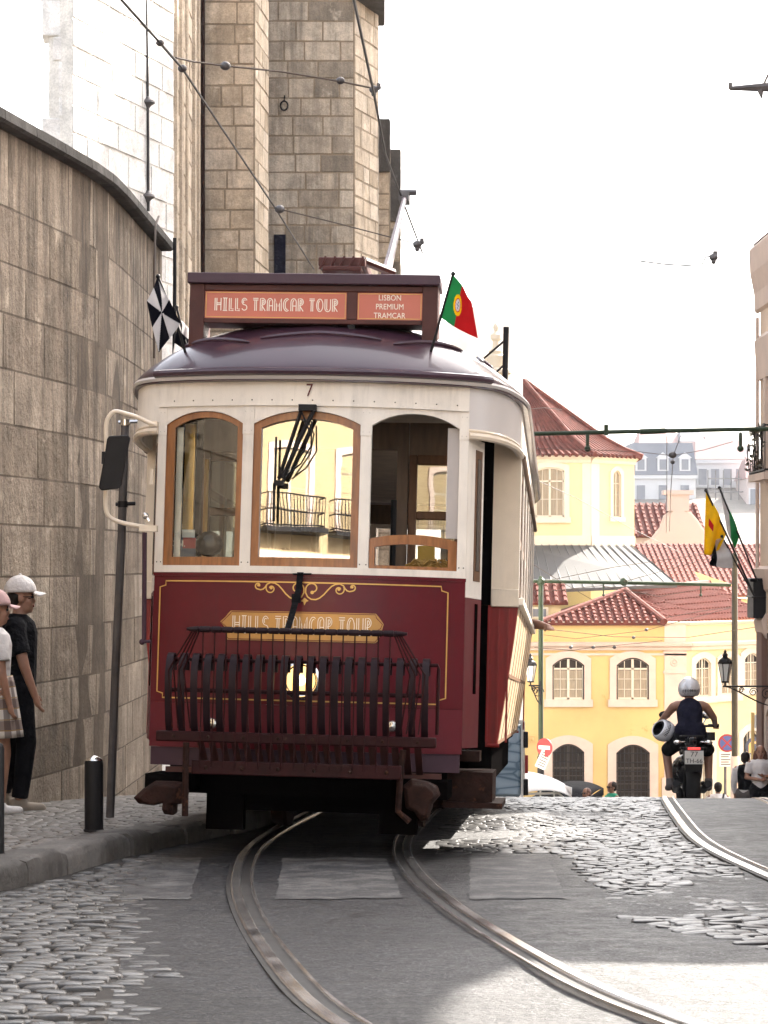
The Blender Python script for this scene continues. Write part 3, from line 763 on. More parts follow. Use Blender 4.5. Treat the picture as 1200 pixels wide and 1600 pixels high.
# deco lettering: strokes on a unit-high letter
def arc(cx, cy, rx, ry, a0, a1, n=10): return [(cx + rx*math.cos(R(lerp(a0,a1,i/n))), cy + ry*math.sin(R(lerp(a0,a1,i/n)))) for i in range(n+1)]
e = .15
DECO = {
 'H': (.50, [[(0,0),(0,1)],[(e,0),(e,1)],[(.5,0),(.5,1)],[(e,.47),(.5,.47)],[(e,.60),(.5,.60)]]),
 'I': (.36, [[(0,1),(.36,1)],[(0,0),(.36,0)],[(.10,0),(.10,1)],[(.26,0),(.26,1)]]),
 'L': (.36, [[(0,1),(0,0),(.36,0)],[(e,1),(e,.13),(.36,.13)]]),
 'S': (.42, [arc(.21,.74,.21,.26,20,270)[:] + arc(.21,.26,.21,.22,90,-160), arc(.21,.74,.10,.13,40,250)]),
 'T': (.44, [[(0,1),(.44,1)],[(0,.87),(.44,.87)],[(.15,.87),(.15,0)],[(.29,.87),(.29,0)]]),
 'R': (.42, [[(0,0),(0,1)] + arc(.19,.74,.23,.26,90,-90) + [(.1,.48),(.42,0)], [(e,0),(e,.86)] + arc(.19,.74,.11,.13,90,-90)]),
 'A': (.44, [[(0,0)] + arc(.22,.72,.22,.28,180,0) + [(.44,0)], [(e,0),(e,.7)] + arc(.26,.72,.10,.14,180,90), [(e,.42),(.44,.42)]]),
 'M': (.56, [[(0,0),(0,1),(.28,.35),(.56,1),(.56,0)], [(e,0),(e,.62)], [(.41,0),(.41,.62)]]),
 'C': (.46, [arc(.28,.5,.28,.5,55,305,16), arc(.30,.5,.15,.36,70,290,16)]),
 'O': (.52, [arc(.26,.5,.26,.5,0,360,22), arc(.26,.5,.13,.36,90,270,12)]),
 'U': (.46, [[(0,1),(0,.3)] + arc(.23,.28,.23,.28,180,360) + [(.46,1)], [(e,1),(e,.3)] + arc(.24,.29,.10,.15,180,270)]),
}
def deco(b, text, x0, x1, z0, h, fn, w, vs=1.0):
    tot = sum(.34 if ch_ == ' ' else DECO[ch_][0] + .17 for ch_ in text) - .17
    k = (x1 - x0) / tot; x = x0
    for ch_ in text:
        if ch_ == ' ': x += .34 * k; continue
        wd, strokes = DECO[ch_]
        for st in strokes: b.ribbon([(x + a * k, z0 + c * h) for a, c in st], w, fn)
        x += (wd + .17) * k
b = MB()
pl = [(-.405,1.393),(.375,1.393),(.42,1.345),(.375,1.225),(-.445,1.225),(-.445,1.30)]
pl = [(-.44,1.388),(.395,1.388),(.40,1.37),(.435,1.335),(.425,1.31),(.41,1.29),(.41,1.24),(.395,1.222),(-.455,1.222),(-.47,1.24),(-.47,1.29),(-.50,1.325),(-.45,1.375)]
def plz(x, hi):
    xs = ((-.50,1.325,1.325),(-.47,1.29,1.352),(-.455,1.222,1.372),(-.44,1.222,1.388),(.395,1.222,1.388),(.41,1.24,1.362),(.425,1.29,1.345),(.435,1.325,1.335))
    for q0, q1 in zip(xs, xs[1:]):
        if q0[0] <= x <= q1[0]: t = (x - q0[0])/(q1[0]-q0[0]); return lerp(q0[1+hi], q1[1+hi], t)
    return 1.33
fp(b, -.50, .435, lambda x: plz(x, 0), lambda x: plz(x, 1), -.009, .008, 62)
plq = part(b, 'name_plaque', 'plaque', smooth=0)
b = MB(); b.ribbon([(x*.985 - .0003, z + (.006 if z < 1.3 else -.006)) for x, z in pl], .004, onf(.0115), close=True); part(b, 'plaque_border', 'maroon', plq)
b = MB(); deco(b, 'HILLS TRAMCAR TOUR', -.425, .365, 1.262, .098, onf(.0125), .0042); part(b, 'lettering', 'pale', plq, smooth=0)

# front window band
W0, W1 = 1.645, 2.57
wins = [(-.864, -.400), (-.338, .278), (.338, .835)]
def archz(x0, x1, zt, sag): return lambda x: zt - sag * (abs(x - (x0+x1)/2) / ((x1-x0)/2)) ** 2.2
b = MB(); fp(b, XL, XE, 1.602, W0, -.006, .045); sill = part(b, 'window_sill', 'white', bevel=.004)
for x0, x1 in ((XL, -.864), (-.400, -.338), (.278, .338), (.835, XE)):
    b = MB(); fp(b, x0, x1, W0, W1, 0, .06); pil = part(b, 'pillar', 'white', bevel=.005)
    b = MB()
    for zz in (2.42, 2.53, 1.665):
        for xx in (x0 + .012, x1 - .012):
            b.ell((xx, fy(xx) - .001, zz), .0038, 6, 4)
    part(b, 'rivets', 'iron', pil)
    b = MB(); fp(b, x0 - .002, x1 + .002, 2.40, 2.56, -.004, .006); part(b, 'bracket_plate', 'white', pil, bevel=.002)
b = MB()
for x0, x1 in wins: fp(b, x0, x1, archz(x0, x1, 2.535, .075), W1, .0005, .05)
part(b, 'arch_spandrel', 'white')
b = MB(); fp(b, XL, XE, W1, 2.725, -.004, .05); band = part(b, 'letter_board', 'white', bevel=.003)
b = MB(); fp(b, XL, XE, 2.562, 2.576, -.014, .02); part(b, 'bead', 'white', band)
b = MB()
for i in range(15):
    x = -.82 + i * .117; b.ell((x, fy(x) - .006, 2.595), .004, 6, 4)
part(b, 'rivets', 'iron', band)
def txt(s, size, name, m, parent, Mx, ext=.0015, align='CENTER', sx=1.0):
    cu = bpy.data.curves.new('t', 'FONT'); cu.body = s; cu.size = size; cu.align_x = align; cu.align_y = 'CENTER'; cu.extrude = ext; cu.resolution_u = 3; cu.space_line = 1.12
    t = bpy.data.objects.new('t', cu); COL.objects.link(t)
    dg = bpy.context.evaluated_depsgraph_get(); me = bpy.data.meshes.new_from_object(t.evaluated_get(dg)); bpy.data.objects.remove(t)
    me.transform(Matrix.Diagonal((sx, 1, 1, 1))); me.transform(Mx); me.materials.clear(); me.materials.append(M[m])
    o = bpy.data.objects.new(name, me); COL.objects.link(o); o.parent = parent; return o
UPR = Matrix.Rotation(R(90), 4, 'X')     # letters upright, read from the camera's side
txt('7', .105, 'number', 'maroon', band, Matrix.Translation((-.02, -.008, 2.648)) @ UPR, sx=.8)

# wooden sashes
def sash(x0, x1, zt, sag, zb, wl, wr, wb, wt, gm, yo=.014, name='window', m='wood'):
    az = archz(x0, x1, zt, sag); ai = archz(x0 + wl, x1 - wr, zt - wt, sag * .75)
    w_ = empty(name, (0,0,0)); w_.parent = TR
    b = MB(); fp(b, x0, x0 + wl, zb, az, yo, .035); fp(b, x1 - wr, x1, zb, az, yo, .035)
    fp(b, x0 + wl, x1 - wr, zb, zb + wb, yo + .002, .033); fp(b, x0 + wl, x1 - wr, ai, az, yo + .002, .033)
    part(b, 'sash_frame', m, w_, bevel=.005)
    if gm:
        b = MB(); ya, yb_ = fy(x0), fy(x1); yc = lambda x: lerp(ya, yb_, (x - x0)/(x1 - x0)) + yo + .022
        b.prism([(x0 + wl - .005, zb + wb - .005), (x1 - wr + .005, zb + wb - .005)] + [(x, ai(x) + .006) for x in [lerp(x1 - wr + .005, x0 + wl - .005, i/12) for i in range(13)]], lambda x, z: Vector((x, yc(x), z)), lambda x, z: Vector((x, yc(x) + .004, z))); part(b, 'pane', gm, w_, smooth=0)
    return w_
sash(-.864, -.400, 2.533, .073, W0, .052, .034, .05, .034, 'glassF')
b = MB(); fp(b, -.808, -.770, W0 + .05, 2.45, .06, .02); part(b, 'inner_stop', 'white')
sash(-.338, .278, 2.533, .073, W0, .045, .045, .052, .042, 'glassC')
sash(.340, .833, 1.845, .030, W0, .030, .050, .02, .055, None, .022, 'lowered_window')
b = MB(); fp(b, .765, .835, W0 + .19, 2.47, .06, .02); part(b, 'window_channel', 'grey_paint')
# wiper, its cables and the strap
b = MB(); p = lambda px, py, o=0: (lambda v: Vector((v.x, fy(v.x) - .03 - o, v.z)))(L(px, py, 12.6))
b.tube([p(467,637,.01), p(450,690,.02), p(432,745,.01)], .012, 6); b.tube([p(487,637,.01), p(462,690,.02), p(438,745,.01)], .014, 6)
b.tube([p(468,640,.02), p(480,668,.03), p(474,700,.03), p(450,735,.02)], .005, 5)
b.tube([p(484,655,.02), p(484,695,.04), p(468,722,.03), p(445,740,.02)], .005, 5)
b.box(p(433,752,.01), (.05,.03,.03)); b.tube([p(424,752,.005), p(424,812,0)], .008, 6)
b.box(p(477,633,.005), (.10,.05,.035)); b.box(p(426,720,.0), (.012,.012,.30))
part(b, 'wiper', 'black')
b = MB(); st = [p(467,893,.0), p(465,920,.015), p(460,950,.09), p(455,985,.22)]
for i in range(3): b.hexa([st[i] + Vector((dx,dy,0)) for dx,dy in ((-.018,0),(.018,0),(.018,.006),(-.018,.006))], [st[i+1] + Vector((dx,dy,0)) for dx,dy in ((-.018,0),(.018,0),(.018,.006),(-.018,.006))])
b.box((st[2]+st[1])/2, (.05,.03,.05)); b.tube([p(455,896,.005), p(485,896,.005)], .006, 6)
part(b, 'strap', 'blackcloth')

# platform sides: curved fascia, door panels
def pathslab(b, path, z0, z1, th, n=14):
    f = lambda u: path(u)
    def nrm(u):
        a, c = f(max(0, u-.01)), f(min(1, u+.01)); d = Vector((c[0]-a[0], c[1]-a[1], 0)).normalized(); return Vector((d.y, -d.x, 0))
    b.slab(lambda u, v: Vector((*f(u), lerp(z0, z1, v))), lambda u, v: Vector((*f(u), lerp(z0, z1, v))) - nrm(u) * th, n, 1); return b
def bez(a, c, d, e): return lambda u: tuple(a[i]*(1-u)**3 + 3*c[i]*u*(1-u)**2 + 3*d[i]*u*u*(1-u) + e[i]*u**3 for i in (0, 1))
sidep = bez((.885,.16), (1.06,.23), (1.160,.60), (1.167,1.2))
sidel = bez((-1.167,1.2), (-1.160,.60), (-1.08,.23), (-.912,.17))
for s, f in ((1, sidep), (-1, sidel)):
    b = MB(); pathslab(b, f, 2.42, 2.725, .03); fa = part(b, 'corner_fascia', 'grey_paint' if s > 0 else 'white')
    b = MB(); b.tube([(*f(u/14), 2.425) for u in range(15)], .022, 8); b.tube([(*f(u/14), 2.455) for u in range(15)], .010, 6); part(b, 'fascia_moulding', 'cream', fa)
    # folding door leaf next to the dash
    g = (lambda a, c: (lambda u: (lerp(a[0], c[0], u), lerp(a[1], c[1], u))))((.887,.17), (.966,.47)) if s > 0 else (lambda a, c: (lambda u: (lerp(a[0], c[0], u), lerp(a[1], c[1], u))))((-1.0,.56), (-.914,.17))
    dr = empty('door_leaf', (0,0,0)); dr.parent = TR
    b = MB(); pathslab(b, g, 1.50, 2.42, .03, 2); part(b, 'upper_panel', 'white', dr)
    b = MB(); pathslab(b, g, .64, 1.497, .03, 2); part(b, 'lower_panel', 'maroon', dr)
    h = lambda u0, u1, o: (lambda u: (g(lerp(u0, u1, u))[0] + s * o, g(lerp(u0, u1, u))[1] - o*.25))
    b = MB(); pathslab(b, h(.45, .85, .004), 1.6, 2.36, .01, 2); part(b, 'window_frame', 'dwood', dr)
    b = MB(); pathslab(b, h(.55, .75, .007), 1.66, 2.31, .008, 2); part(b, 'pane', 'voidglass', dr)
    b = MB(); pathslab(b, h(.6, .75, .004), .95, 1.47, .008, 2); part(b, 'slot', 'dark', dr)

# body: bulkheads, side panels, posts
tumble = lambda z: 1.167 if z >= 1.5 else 1.167 - .118 * ((1.5 - z) / .9) ** 1.15
Y0, Y1 = 1.2, 7.2
for yb, q in ((Y0, 1), (Y1, -1)):
    bh = empty('bulkhead', (0,0,0)); bh.parent = TR
    for s in (1, -1):
        b = MB(); b.slab(lambda u, v: Vector((s*lerp(1.0, tumble(lerp(1.5,2.72,v)), u), yb - .025*q, lerp(1.5,2.72,v))), lambda u, v: Vector((s*lerp(1.0, tumble(lerp(1.5,2.72,v)), u), yb + .04*q, lerp(1.5,2.72,v))), 1, 1)
        part(b, 'upper_post', 'cream', bh)
        b = MB(); b.slab(lambda u, v: Vector((s*lerp(.985, tumble(lerp(.63,1.5,v)), u), yb - .02*q, lerp(.63,1.498,v))), lambda u, v: Vector((s*lerp(.985, tumble(lerp(.63,1.5,v)), u), yb + .04*q, lerp(.63,1.498,v))), 1, 6)
        part(b, 'lower_panel', 'bulkred', bh)
        b = MB()
        for xx in (.99, 1.05, 1.11): b.bx(s*xx - .006, s*xx + .006, yb - .032*q, yb - .01*q, .66, 1.48)
        b.tube([(s*1.0, yb - .03*q, .64), (s*1.07, yb - .03*q, .64)], .012, 6); part(b, 'batten', 'bulkred', bh)
        b = MB(); b.bx(s*1.0, s*1.172, yb - .045*q, yb - .02*q, 1.49, 1.60); part(b, 'belt_plate', 'cream', bh, bevel=.006)
        b = MB(); b.bx(*sorted((s*.42, s*.983)), yb + .005, yb + .04, .63, 1.5); b.bx(*sorted((s*.817, s*.998)), yb + .005, yb + .04, 1.502, 2.66); part(b, 'gap_shade_panel', 'dark', bh)  # dark sheets added so the door gap reads as unlit interior
        # saloon-end window
        b = MB(); b.bx(s*.40 if s > 0 else -.47, s*.47 if s > 0 else -.40, yb - .02, yb + .03, 1.5, 2.62)
        x0, x1 = (.475, .815) if s > 0 else (-.815, -.475)
        b.bx(x0, x1, yb - .02, yb + .03, 2.42, 2.62)
        part(b, 'upper_panel', 'interior', bh)
        b = MB(); b.bx(x0, x0+.05, yb-.03, yb+.03, 1.52, 2.42); b.bx(x1-.05, x1, yb-.03, yb+.03, 1.52, 2.42); b.bx(x0+.05, x1-.05, yb-.03, yb+.03, 2.36, 2.42); b.bx(x0+.05, x1-.05, yb-.03, yb+.03, 2.02, 2.07); b.bx(x0+.05, x1-.05, yb-.03, yb+.03, 1.52, 1.58)
        part(b, 'window_frame', 'dwood', bh, bevel=.006)
        b = MB(); b.bx(x0+.045, x1-.045, yb-.002, yb+.002, 1.575, 2.365); part(b, 'pane', 'glass', bh)
    b = MB(); b.bx(-.40, .40, yb - .02, yb + .03, 2.45, 2.62); part(b, 'door_header', 'interior', bh)
for s in (1, -1):
    sd = empty('body_side', (0,0,0)); sd.parent = TR
    o_ = lambda u, v: Vector((s * tumble(lerp(.64,1.50,v)), lerp(Y0+.04, Y1-.04, u), lerp(.64,1.50,v)))
    i_ = lambda u, v: o_(u, v) - Vector((s*.03, 0, 0))
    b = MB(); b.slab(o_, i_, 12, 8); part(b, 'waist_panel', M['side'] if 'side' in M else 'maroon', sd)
    b = MB()
    for k in range(9):
        yy = Y0 + .06 + k * (Y1 - Y0 - .12) / 8
        zs = (.64,.75,.9,1.1,1.3,1.5)
        for z0_, z1_ in zip(zs, zs[1:]):
            xa_, xb_ = s*(tumble(z0_)+.0025), s*(tumble(z1_)+.0025)
            b.hexa([(xa_, yy-.02, z0_), (xa_, yy+.02, z0_), (xa_-s*.01, yy+.02, z0_), (xa_-s*.01, yy-.02, z0_)], [(xb_, yy-.02, z1_), (xb_, yy+.02, z1_), (xb_-s*.01, yy+.02, z1_), (xb_-s*.01, yy-.02, z1_)])
    for z in (1.07, .655): b.bx(*sorted((s*(tumble(z)-.01), s*(tumble(z)+.004))), Y0+.04, Y1-.04, z-.012, z+.012)
    part(b, 'batten', 'dwood', sd)
    b = MB(); b.bx(*sorted((s*1.14, s*1.20)), Y0+.03, Y1-.03, 1.502, 1.55); b.bx(*sorted((s*1.13, s*1.169)), Y0+.045, Y1-.045, 2.40, 2.70); part(b, 'rail_board', 'white', sd, bevel=.006)
    b = MB(); b.tube([(s*1.18, Y0 - .02, 2.42), (s*1.18, Y1, 2.42)], .016, 6); part(b, 'drip_rail', 'dwood', sd)
    nw = 6; pitch = (Y1 - Y0 - .10) / nw
    for k in range(nw + 1):
        yy = Y0 + .05 + k * pitch; b = MB(); b.bx(*sorted((s*1.125, s*1.171)), yy - .04, yy + .04, 1.552, 2.398); part(b, 'window_post', 'white', sd, bevel=.006)
    for k in range(nw):
        ya, yz = Y0 + .05 + k*pitch + .042, Y0 + .05 + (k+1)*pitch - .042
        f = MB(); xa, xb = sorted((s*1.13, s*1.160))
        f.bx(xa, xb, ya, ya+.045, 1.555, 2.395); f.bx(xa, xb, yz-.045, yz, 1.555, 2.395); f.bx(xa, xb, ya+.045, yz-.045, 2.34, 2.395); f.bx(xa, xb, ya+.045, yz-.045, 1.90, 1.95)
        part(f, 'window_frame', 'dwood', sd)
        b = MB(); b.bx(s*1.143-.002, s*1.143+.002, ya+.04, yz-.04, 1.92, 2.35); part(b, 'pane', 'glass', sd)
# floor, ceiling, benches, rear end
b = MB(); b.bx(-1.02, 1.02, 1.22, 7.18, .60, .64); b.bx(-.86, .86, .22, 1.21, .60, .63); part(b, 'floor', 'dark')
b = MB(); b.bx(-1.12, 1.12, 1.0, 7.4, 2.66, 2.70); b.bx(-.84, .84, .25, .998, 2.66, 2.69); part(b, 'ceiling', 'ceiling')
b = MB(); b.slab(lambda u, v: Vector((lerp(XL, XE, u), 8.4 - fy(lerp(XL, XE, u)), lerp(.55,1.6,v))), lambda u, v: Vector((lerp(XL, XE, u), 8.37 - fy(lerp(XL, XE, u)), lerp(.55,1.6,v))), 12, 1); part(b, 'rear_dash', 'maroon')
b = MB()
for x in (-.86, -.36, .31, .86): b.bx(x-.03, x+.03, 8.36 - fy(x), 8.42 - fy(x), 1.6, 2.6)
b.slab(lambda u, v: Vector((lerp(XL, XE, u), 8.4 - fy(lerp(XL, XE, u)), lerp(2.5,2.72,v))), lambda u, v: Vector((lerp(XL, XE, u), 8.37 - fy(lerp(XL, XE, u)), lerp(2.5,2.72,v))), 12, 1); part(b, 'rear_window_frame', 'white')
for s in (1, -1):
    for k in range(6):
        yy = 1.8 + k * .88; st_ = empty('bench', (0,0,0)); st_.parent = TR
        b = MB(); b.box((s*.78, yy, 1.05), (.62,.42,.08)); part(b, 'seat', 'dwood', st_, bevel=.02)
        b = MB(); b.box((s*.78, yy + .21, 1.32), (.62,.06,.52)); part(b, 'backrest', 'dwood', st_, bevel=.02)
# driver's stand
b = MB(); b.lathe([(.12,.64),(.12,1.55),(.14,1.56),(.14,1.62),(.05,1.66)], Matrix.Translation((-.42,.62,0)), 16); ct = part(b, 'controller', 'black')
b = MB(); b.tube([(-.42,.62,1.68), (-.22,.52,1.70)], .016, 8); b.ell((-.20,.51,1.73), .055, 12, 8); part(b, 'crank_handle', 'blackgloss', ct)
b = MB(); b.tube([(.42,.75,.64), (.42,.75,2.1)], .018, 8); b.tube([(.42+.2*math.cos(a),.75+.2*math.sin(a),1.62) for a in [2*PI*i/20 for i in range(20)]], .016, 6, close=True); part(b, 'hand_brake', 'black')
b = MB(); c = L(326, 850, 13.12); b.ell(c, (.085,.05,.075), 14, 10); b.tube([c, c + Vector((-.10,.02,-.10))], .015, 6); part(b, 'interior_mirror', 'blackgloss')
b = MB(); b.bx(-.80, -.74, .42, .46, 1.55, 2.5); b.tube([(-.68,.5,1.5), (-.68,.5,2.3)], .014, 8); part(b, 'stanchion', 'brass')
b = MB(); b.box((.52,.42,1.60), (.40,.30,.06)); part(b, 'counter', 'dwood')

# roof
out = []
def outline(t):      # t in 0..1 round the roof edge, counter-clockwise from the middle of the front
    pts = [(0,-.06),(.45,-.02),(.82,.09),(1.02,.22),(1.12,.48),(1.192,.95),(1.205,1.5),(1.205,4.2),(1.205,6.9),(1.192,7.45),(1.12,7.92),(1.02,8.18),(.82,8.31),(.45,8.42),(0,8.46)]
    return pts
half = outline(0); ox = crv([(i, p[0]) for i, p in enumerate(half)]); oy = crv([(i, p[1]) for i, p in enumerate(half)])
NR = 84
def edge_pt(k):
    t = k / NR * 28
    return (ox(t), oy(t)) if t <= 14 else (-ox(28 - t), oy(28 - t))
def roof_pt(k, r):    # r 0 at the crown, 1 at the rim
    ex, ey = edge_pt(k); sy = max(1.0, min(7.4, ey)); sx = 0
    z = 2.745 + .42 * (1 - r ** 2.5) ** .9 + .015 * (1 - abs(ex)/1.24)
    return Vector((lerp(sx, ex, r), lerp(sy, ey, r), z))
b = MB(); rr = [0, .15, .3, .45, .58, .68, .76, .83, .88, .92, .95, .975, 1.0]
vs = [roof_pt(k, r) for r in rr for k in range(NR)] + [Vector((*edge_pt(k), 2.70)) for k in range(NR)]
fs = [(i*NR + j, i*NR + (j+1) % NR, (i+1)*NR + (j+1) % NR, (i+1)*NR + j) for i in range(len(rr)) for j in range(NR)]
b.add(vs, [f[::-1] for f in fs]); n0 = len(rr)*NR; b.add([v for v in vs[n0:]], [tuple(range(NR))])
roof = part(b, 'roof', 'roof', smooth=50)
b = MB(); b.tube([Vector((*edge_pt(k), 2.722)) for k in range(NR)], .016, 6, close=True); part(b, 'roof_rim', 'grey_paint', roof)
b = MB(); ks = [k * .25 for k in range(-30, 36)]
b.tube([Vector((edge_pt(k % NR)[0], edge_pt(k % NR)[1] - .02, 2.738 + .012)) for k in ks], .022, 8); part(b, 'gutter', 'roof', roof)
for a0, a1, r in ((-9.5,-3.4,.80), (-3.0,3.2,.76), (3.7,9.4,.80), (11.2,13.4,.86)):
    b = MB(); b.tube([roof_pt((lerp(a0,a1,i/16)) % NR, r - .05*math.sin(PI*i/16)) + Vector((0,0,.006)) for i in range(17)], [.004 + .012*math.sin(PI*i/16)**.4 for i in range(17)], 6); part(b, 'drip_moulding', 'roof', roof)
b = MB()
for yy in (2.6, 4.6):
    b.grid(lambda u, v: Vector((lerp(.28, .98, u), yy + lerp(-.55, .55, v), 2.98 + .17 * math.sin(PI*u)**.5 * math.sin(PI*v)**.35 - .05*u)), 12, 10)
part(b, 'roof_vent', 'roof', roof)
b = MB(); b.add([(-.95,-.0,0)], []) if False else None
# vertical bar with two struts on the right of the roof
a = L(789, 592, 15.6); t = L(791, 511, 15.6); b.tube([a - Vector((0,0,.06)), t], .020, 8); b.tube([L(756,560,15.6), L(790,531,15.6)], .008, 6); b.tube([L(764,592,15.6), L(790,568,15.6)], .008, 6)
part(b, 'marker_post', 'black', roof)
# trolley base and pole
b = MB(); c0 = L(500, 414, 14.8); c1 = L(573, 414, 14.8); zt_ = c0.z
b.bx(c0.x, c1.x, c0.y - .1, c0.y + .5, zt_ - .025, zt_ + .035); b.bx(c0.x + .03, c1.x - .02, c0.y - .13, c0.y + .53, zt_ - .06, zt_ - .027)
for x in (c0.x + .06, c1.x - .06): b.tube([(x, c0.y + .1, zt_ - .05), (x, c0.y + .1, 2.98)], .03, 8)
tb = part(b, 'trolley_base', 'signwood', bevel=.008)
b = MB()
for k in range(5): b.tube([(lerp(c0.x, c1.x, (k+.5)/5) - .02, c0.y - .12, zt_ - .05), (lerp(c0.x, c1.x, (k+.5)/5) + .02, c0.y - .12, zt_ + .035)], .008, 6)
b.tube([(c1.x - .02, c0.y, zt_ + .03), L(614, 426, 15)], .03, 8); part(b, 'trolley_springs', 'signwood', tb)
TP = P(632, 310, 22.5)
b = MB(); b.tube([L(603, 428, 15.2), TI @ TP], [.034, .024], 8); tp = part(b, 'trolley_pole', 'purple', tb)
b = MB(); b.box(TI @ TP, (.10,.22,.09)); b.tube([TI @ TP + Vector((-.05,0,.06)), TI @ TP + Vector((.12,0,.06))], .03, 8); part(b, 'trolley_head', 'grey_pole', tb)
# rooftop sign
sg = empty('roof_sign', (0,0,0)); sg.parent = TR
YS = .36; xa, xb = -.790, .677; zb, zt_ = 3.095, 3.325
b = MB(); b.bx(xa - .012, xb + .012, YS - .03, YS + .28, zt_, zt_ + .062); part(b, 'top_cap', 'purple', sg, bevel=.006)
b = MB()
b.bx(xa, xa + .088, YS, YS + .25, 2.86, zt_ - .001); b.bx(xb - .090, xb, YS, YS + .25, 2.84, zt_ - .001)
xm = L(545, 470, 12.96).x
b.bx(xa + .0885, xb - .0905, YS + .004, YS + .22, zb, zb + .028); b.bx(xa + .0885, xb - .0905, YS + .004, YS + .22, zt_ - .038, zt_ - .002); b.bx(xm - .030, xm + .030, YS + .002, YS + .22, zb + .029, zt_ - .039)
part(b, 'sign_frame', 'signwood', sg, bevel=.004)
z0, z1 = zb + .029, zt_ - .039
b = MB(); b.bx(xa + .089, xm - .031, YS + .020, YS + .05, z0, z1); p1 = part(b, 'sign_panel', 'coral', sg)
b = MB(); b.bx(xm + .031, xb - .091, YS + .020, YS + .05, z0, z1); p2 = part(b, 'sign_panel', 'coral', sg)
xl, xr = xa + .15, xm - .085
b = MB(); deco(b, 'HILLS TRAMCAR TOUR', xl, xr, z0 + .046, .074, lambda x, z: Vector((x, YS + .0175, z)), .0052); part(b, 'lettering', 'pale', sg, smooth=0)
txt('LISBON\nPREMIUM\nTRAMCAR', .047, 'lettering', 'pale', sg, Matrix.Translation(((xm + xb - .06)/2, YS + .018, (z0+z1)/2 - .003)) @ UPR, sx=.86)
b = MB()
for (u0, u1) in ((xa + .089, xm - .031), (xm + .031, xb - .091)): b.ribbon([(u0+.008,z0+.008),(u1-.008,z0+.008),(u1-.008,z1-.008),(u0+.008,z1-.008)], .004, lambda x, z: Vector((x, YS + .0175, z)), close=True)
part(b, 'panel_border', 'gold', sg)
b = MB(); b.bx(xm - .02, xm + .02, YS + .02, YS + .2, 2.98, zb - .001); b.bx(-.52, -.48, YS + .25, YS + .29, 2.95, 3.08); part(b, 'sign_strut', 'black', sg)
b = MB(); b.box((xm+.10, YS+.16, zb-.035), (.14,.08,.05)); b.box((.38, YS+.17, zb-.04), (.28,.10,.05)); part(b, 'sign_fitting', 'black', sg)

# headlamp and marker lights
hx, hz = L(469, 1063, 12.6).x, L(469, 1063, 12.6).z
HM = lambda x, z, o=0: Matrix.Translation((x, fy(x) - o, z)) @ Matrix.Rotation(R(90), 4, 'X')
hl = empty('headlight', (0,0,0)); hl.parent = TR
b = MB(); b.lathe([(.110,0),(.112,.03),(.100,.045),(.094,.048),(.090,.04),(.05,.02)], HM(hx, hz), 28, cap=False); part(b, 'bezel', 'chrome', hl)
b = MB(); b.lathe([(.091,.030),(.07,.044),(.035,.052),(.001,.055)], HM(hx, hz), 24, cap=False); part(b, 'lens', 'lens', hl); b = MB(); b.ell((hx, fy(hx) - .058, hz), (.03,.012,.03), 12, 8); part(b, 'bulb', 'bulb', hl)
for px, py in ((327,1131),(612,1135)):
    v = L(px, py, 12.65); b = MB(); b.lathe([(.034,0),(.034,.02),(.028,.028),(.001,.032)], HM(v.x, v.z, -.002), 16); part(b, 'marker_light', 'chrome')

# life guard (folding slatted fender)
lg = empty('life_guard', (0,0,0)); lg.parent = TR
zb_ = .675
b = MB(); xl, xr = L(240,1160,12.25).x, L(682,1160,12.25).x
b.bx(xl, xr, -.40, -.33, zb_ - .028, zb_ + .030); part(b, 'beam', 'fender', lg, bevel=.008)
b = MB(); b.bx(xl + .02, xr - .05, -.325, -.10, zb_ - .02, zb_ + .022); part(b, 'beam_shelf', 'fender', lg)
for k in range(8):
    b = MB(); b.ell((lerp(xl+.1, xr-.1, k/7), -.402, zb_ + .002), .010, 8, 5); part(b, 'bolt', 'iron', lg)
prof = [(-.33,zb_+.03),(-.365,.76),(-.395,.86),(-.412,.96),(-.408,1.04),(-.385,1.095),(-.345,1.128),(-.30,1.135),(-.262,1.118),(-.245,1.08),(-.245,1.04)]
s0, s1 = L(257,1080,12.2).x, L(664,1080,12.2).x; ns = 21
for k in range(ns):
    x = lerp(s0, s1, k/(ns-1)); b = MB()
    b.slab(lambda u, v: (lambda t: Vector((x + .021*(2*v-1), ppy(t), ppz(t))))(u * (len(prof)-1)), lambda u, v: (lambda t: Vector((x + .021*(2*v-1), ppy(t) + .009, ppz(t) - .003)))(u * (len(prof)-1)), 20, 1) if False else None
    ppy = crv([(i, p_[0]) for i, p_ in enumerate(prof)]); ppz = crv([(i, p_[1]) for i, p_ in enumerate(prof)])
    def so_(u, v, o=0):
        t = u * (len(prof)-1); dy, dz = ppy(t+.05)-ppy(t-.05), ppz(t+.05)-ppz(t-.05); l = math.hypot(dy, dz) or 1
        return Vector((x + .0190*(2*v-1), ppy(t) + o*dz/l, ppz(t) - o*dy/l))
    b.slab(lambda u, v: so_(u, v), lambda u, v: so_(u, v, .010), 22, 1)
    part(b, 'slat', 'slat', lg)
b = MB(); b.tube([(s0-.02,-.275,1.10), (s1+.06,-.275,1.10), (s1+.065,-.28,1.08), (s1+.065,-.30,.72)], .010, 8); b.tube([(s0-.02,-.385,.93), (s1+.02,-.385,.93)], .012, 8); part(b, 'slat_rod', 'fender', lg)
zl = L(460,1203,12.2).z
b = MB(); x0_, x1_ = L(297,1200,12.2).x, L(628,1208,12.2).x
b.bx(x0_, x1_, -.44, -.40, zl - .038, zl + .038); part(b, 'lower_rail', 'fender', lg, bevel=.006)
for k in range(6):
    b = MB(); b.ell((lerp(x0_+.08, x1_-.08, k/5), -.443, zl), .012, 8, 5); part(b, 'rail_bolt', 'iron', lg)
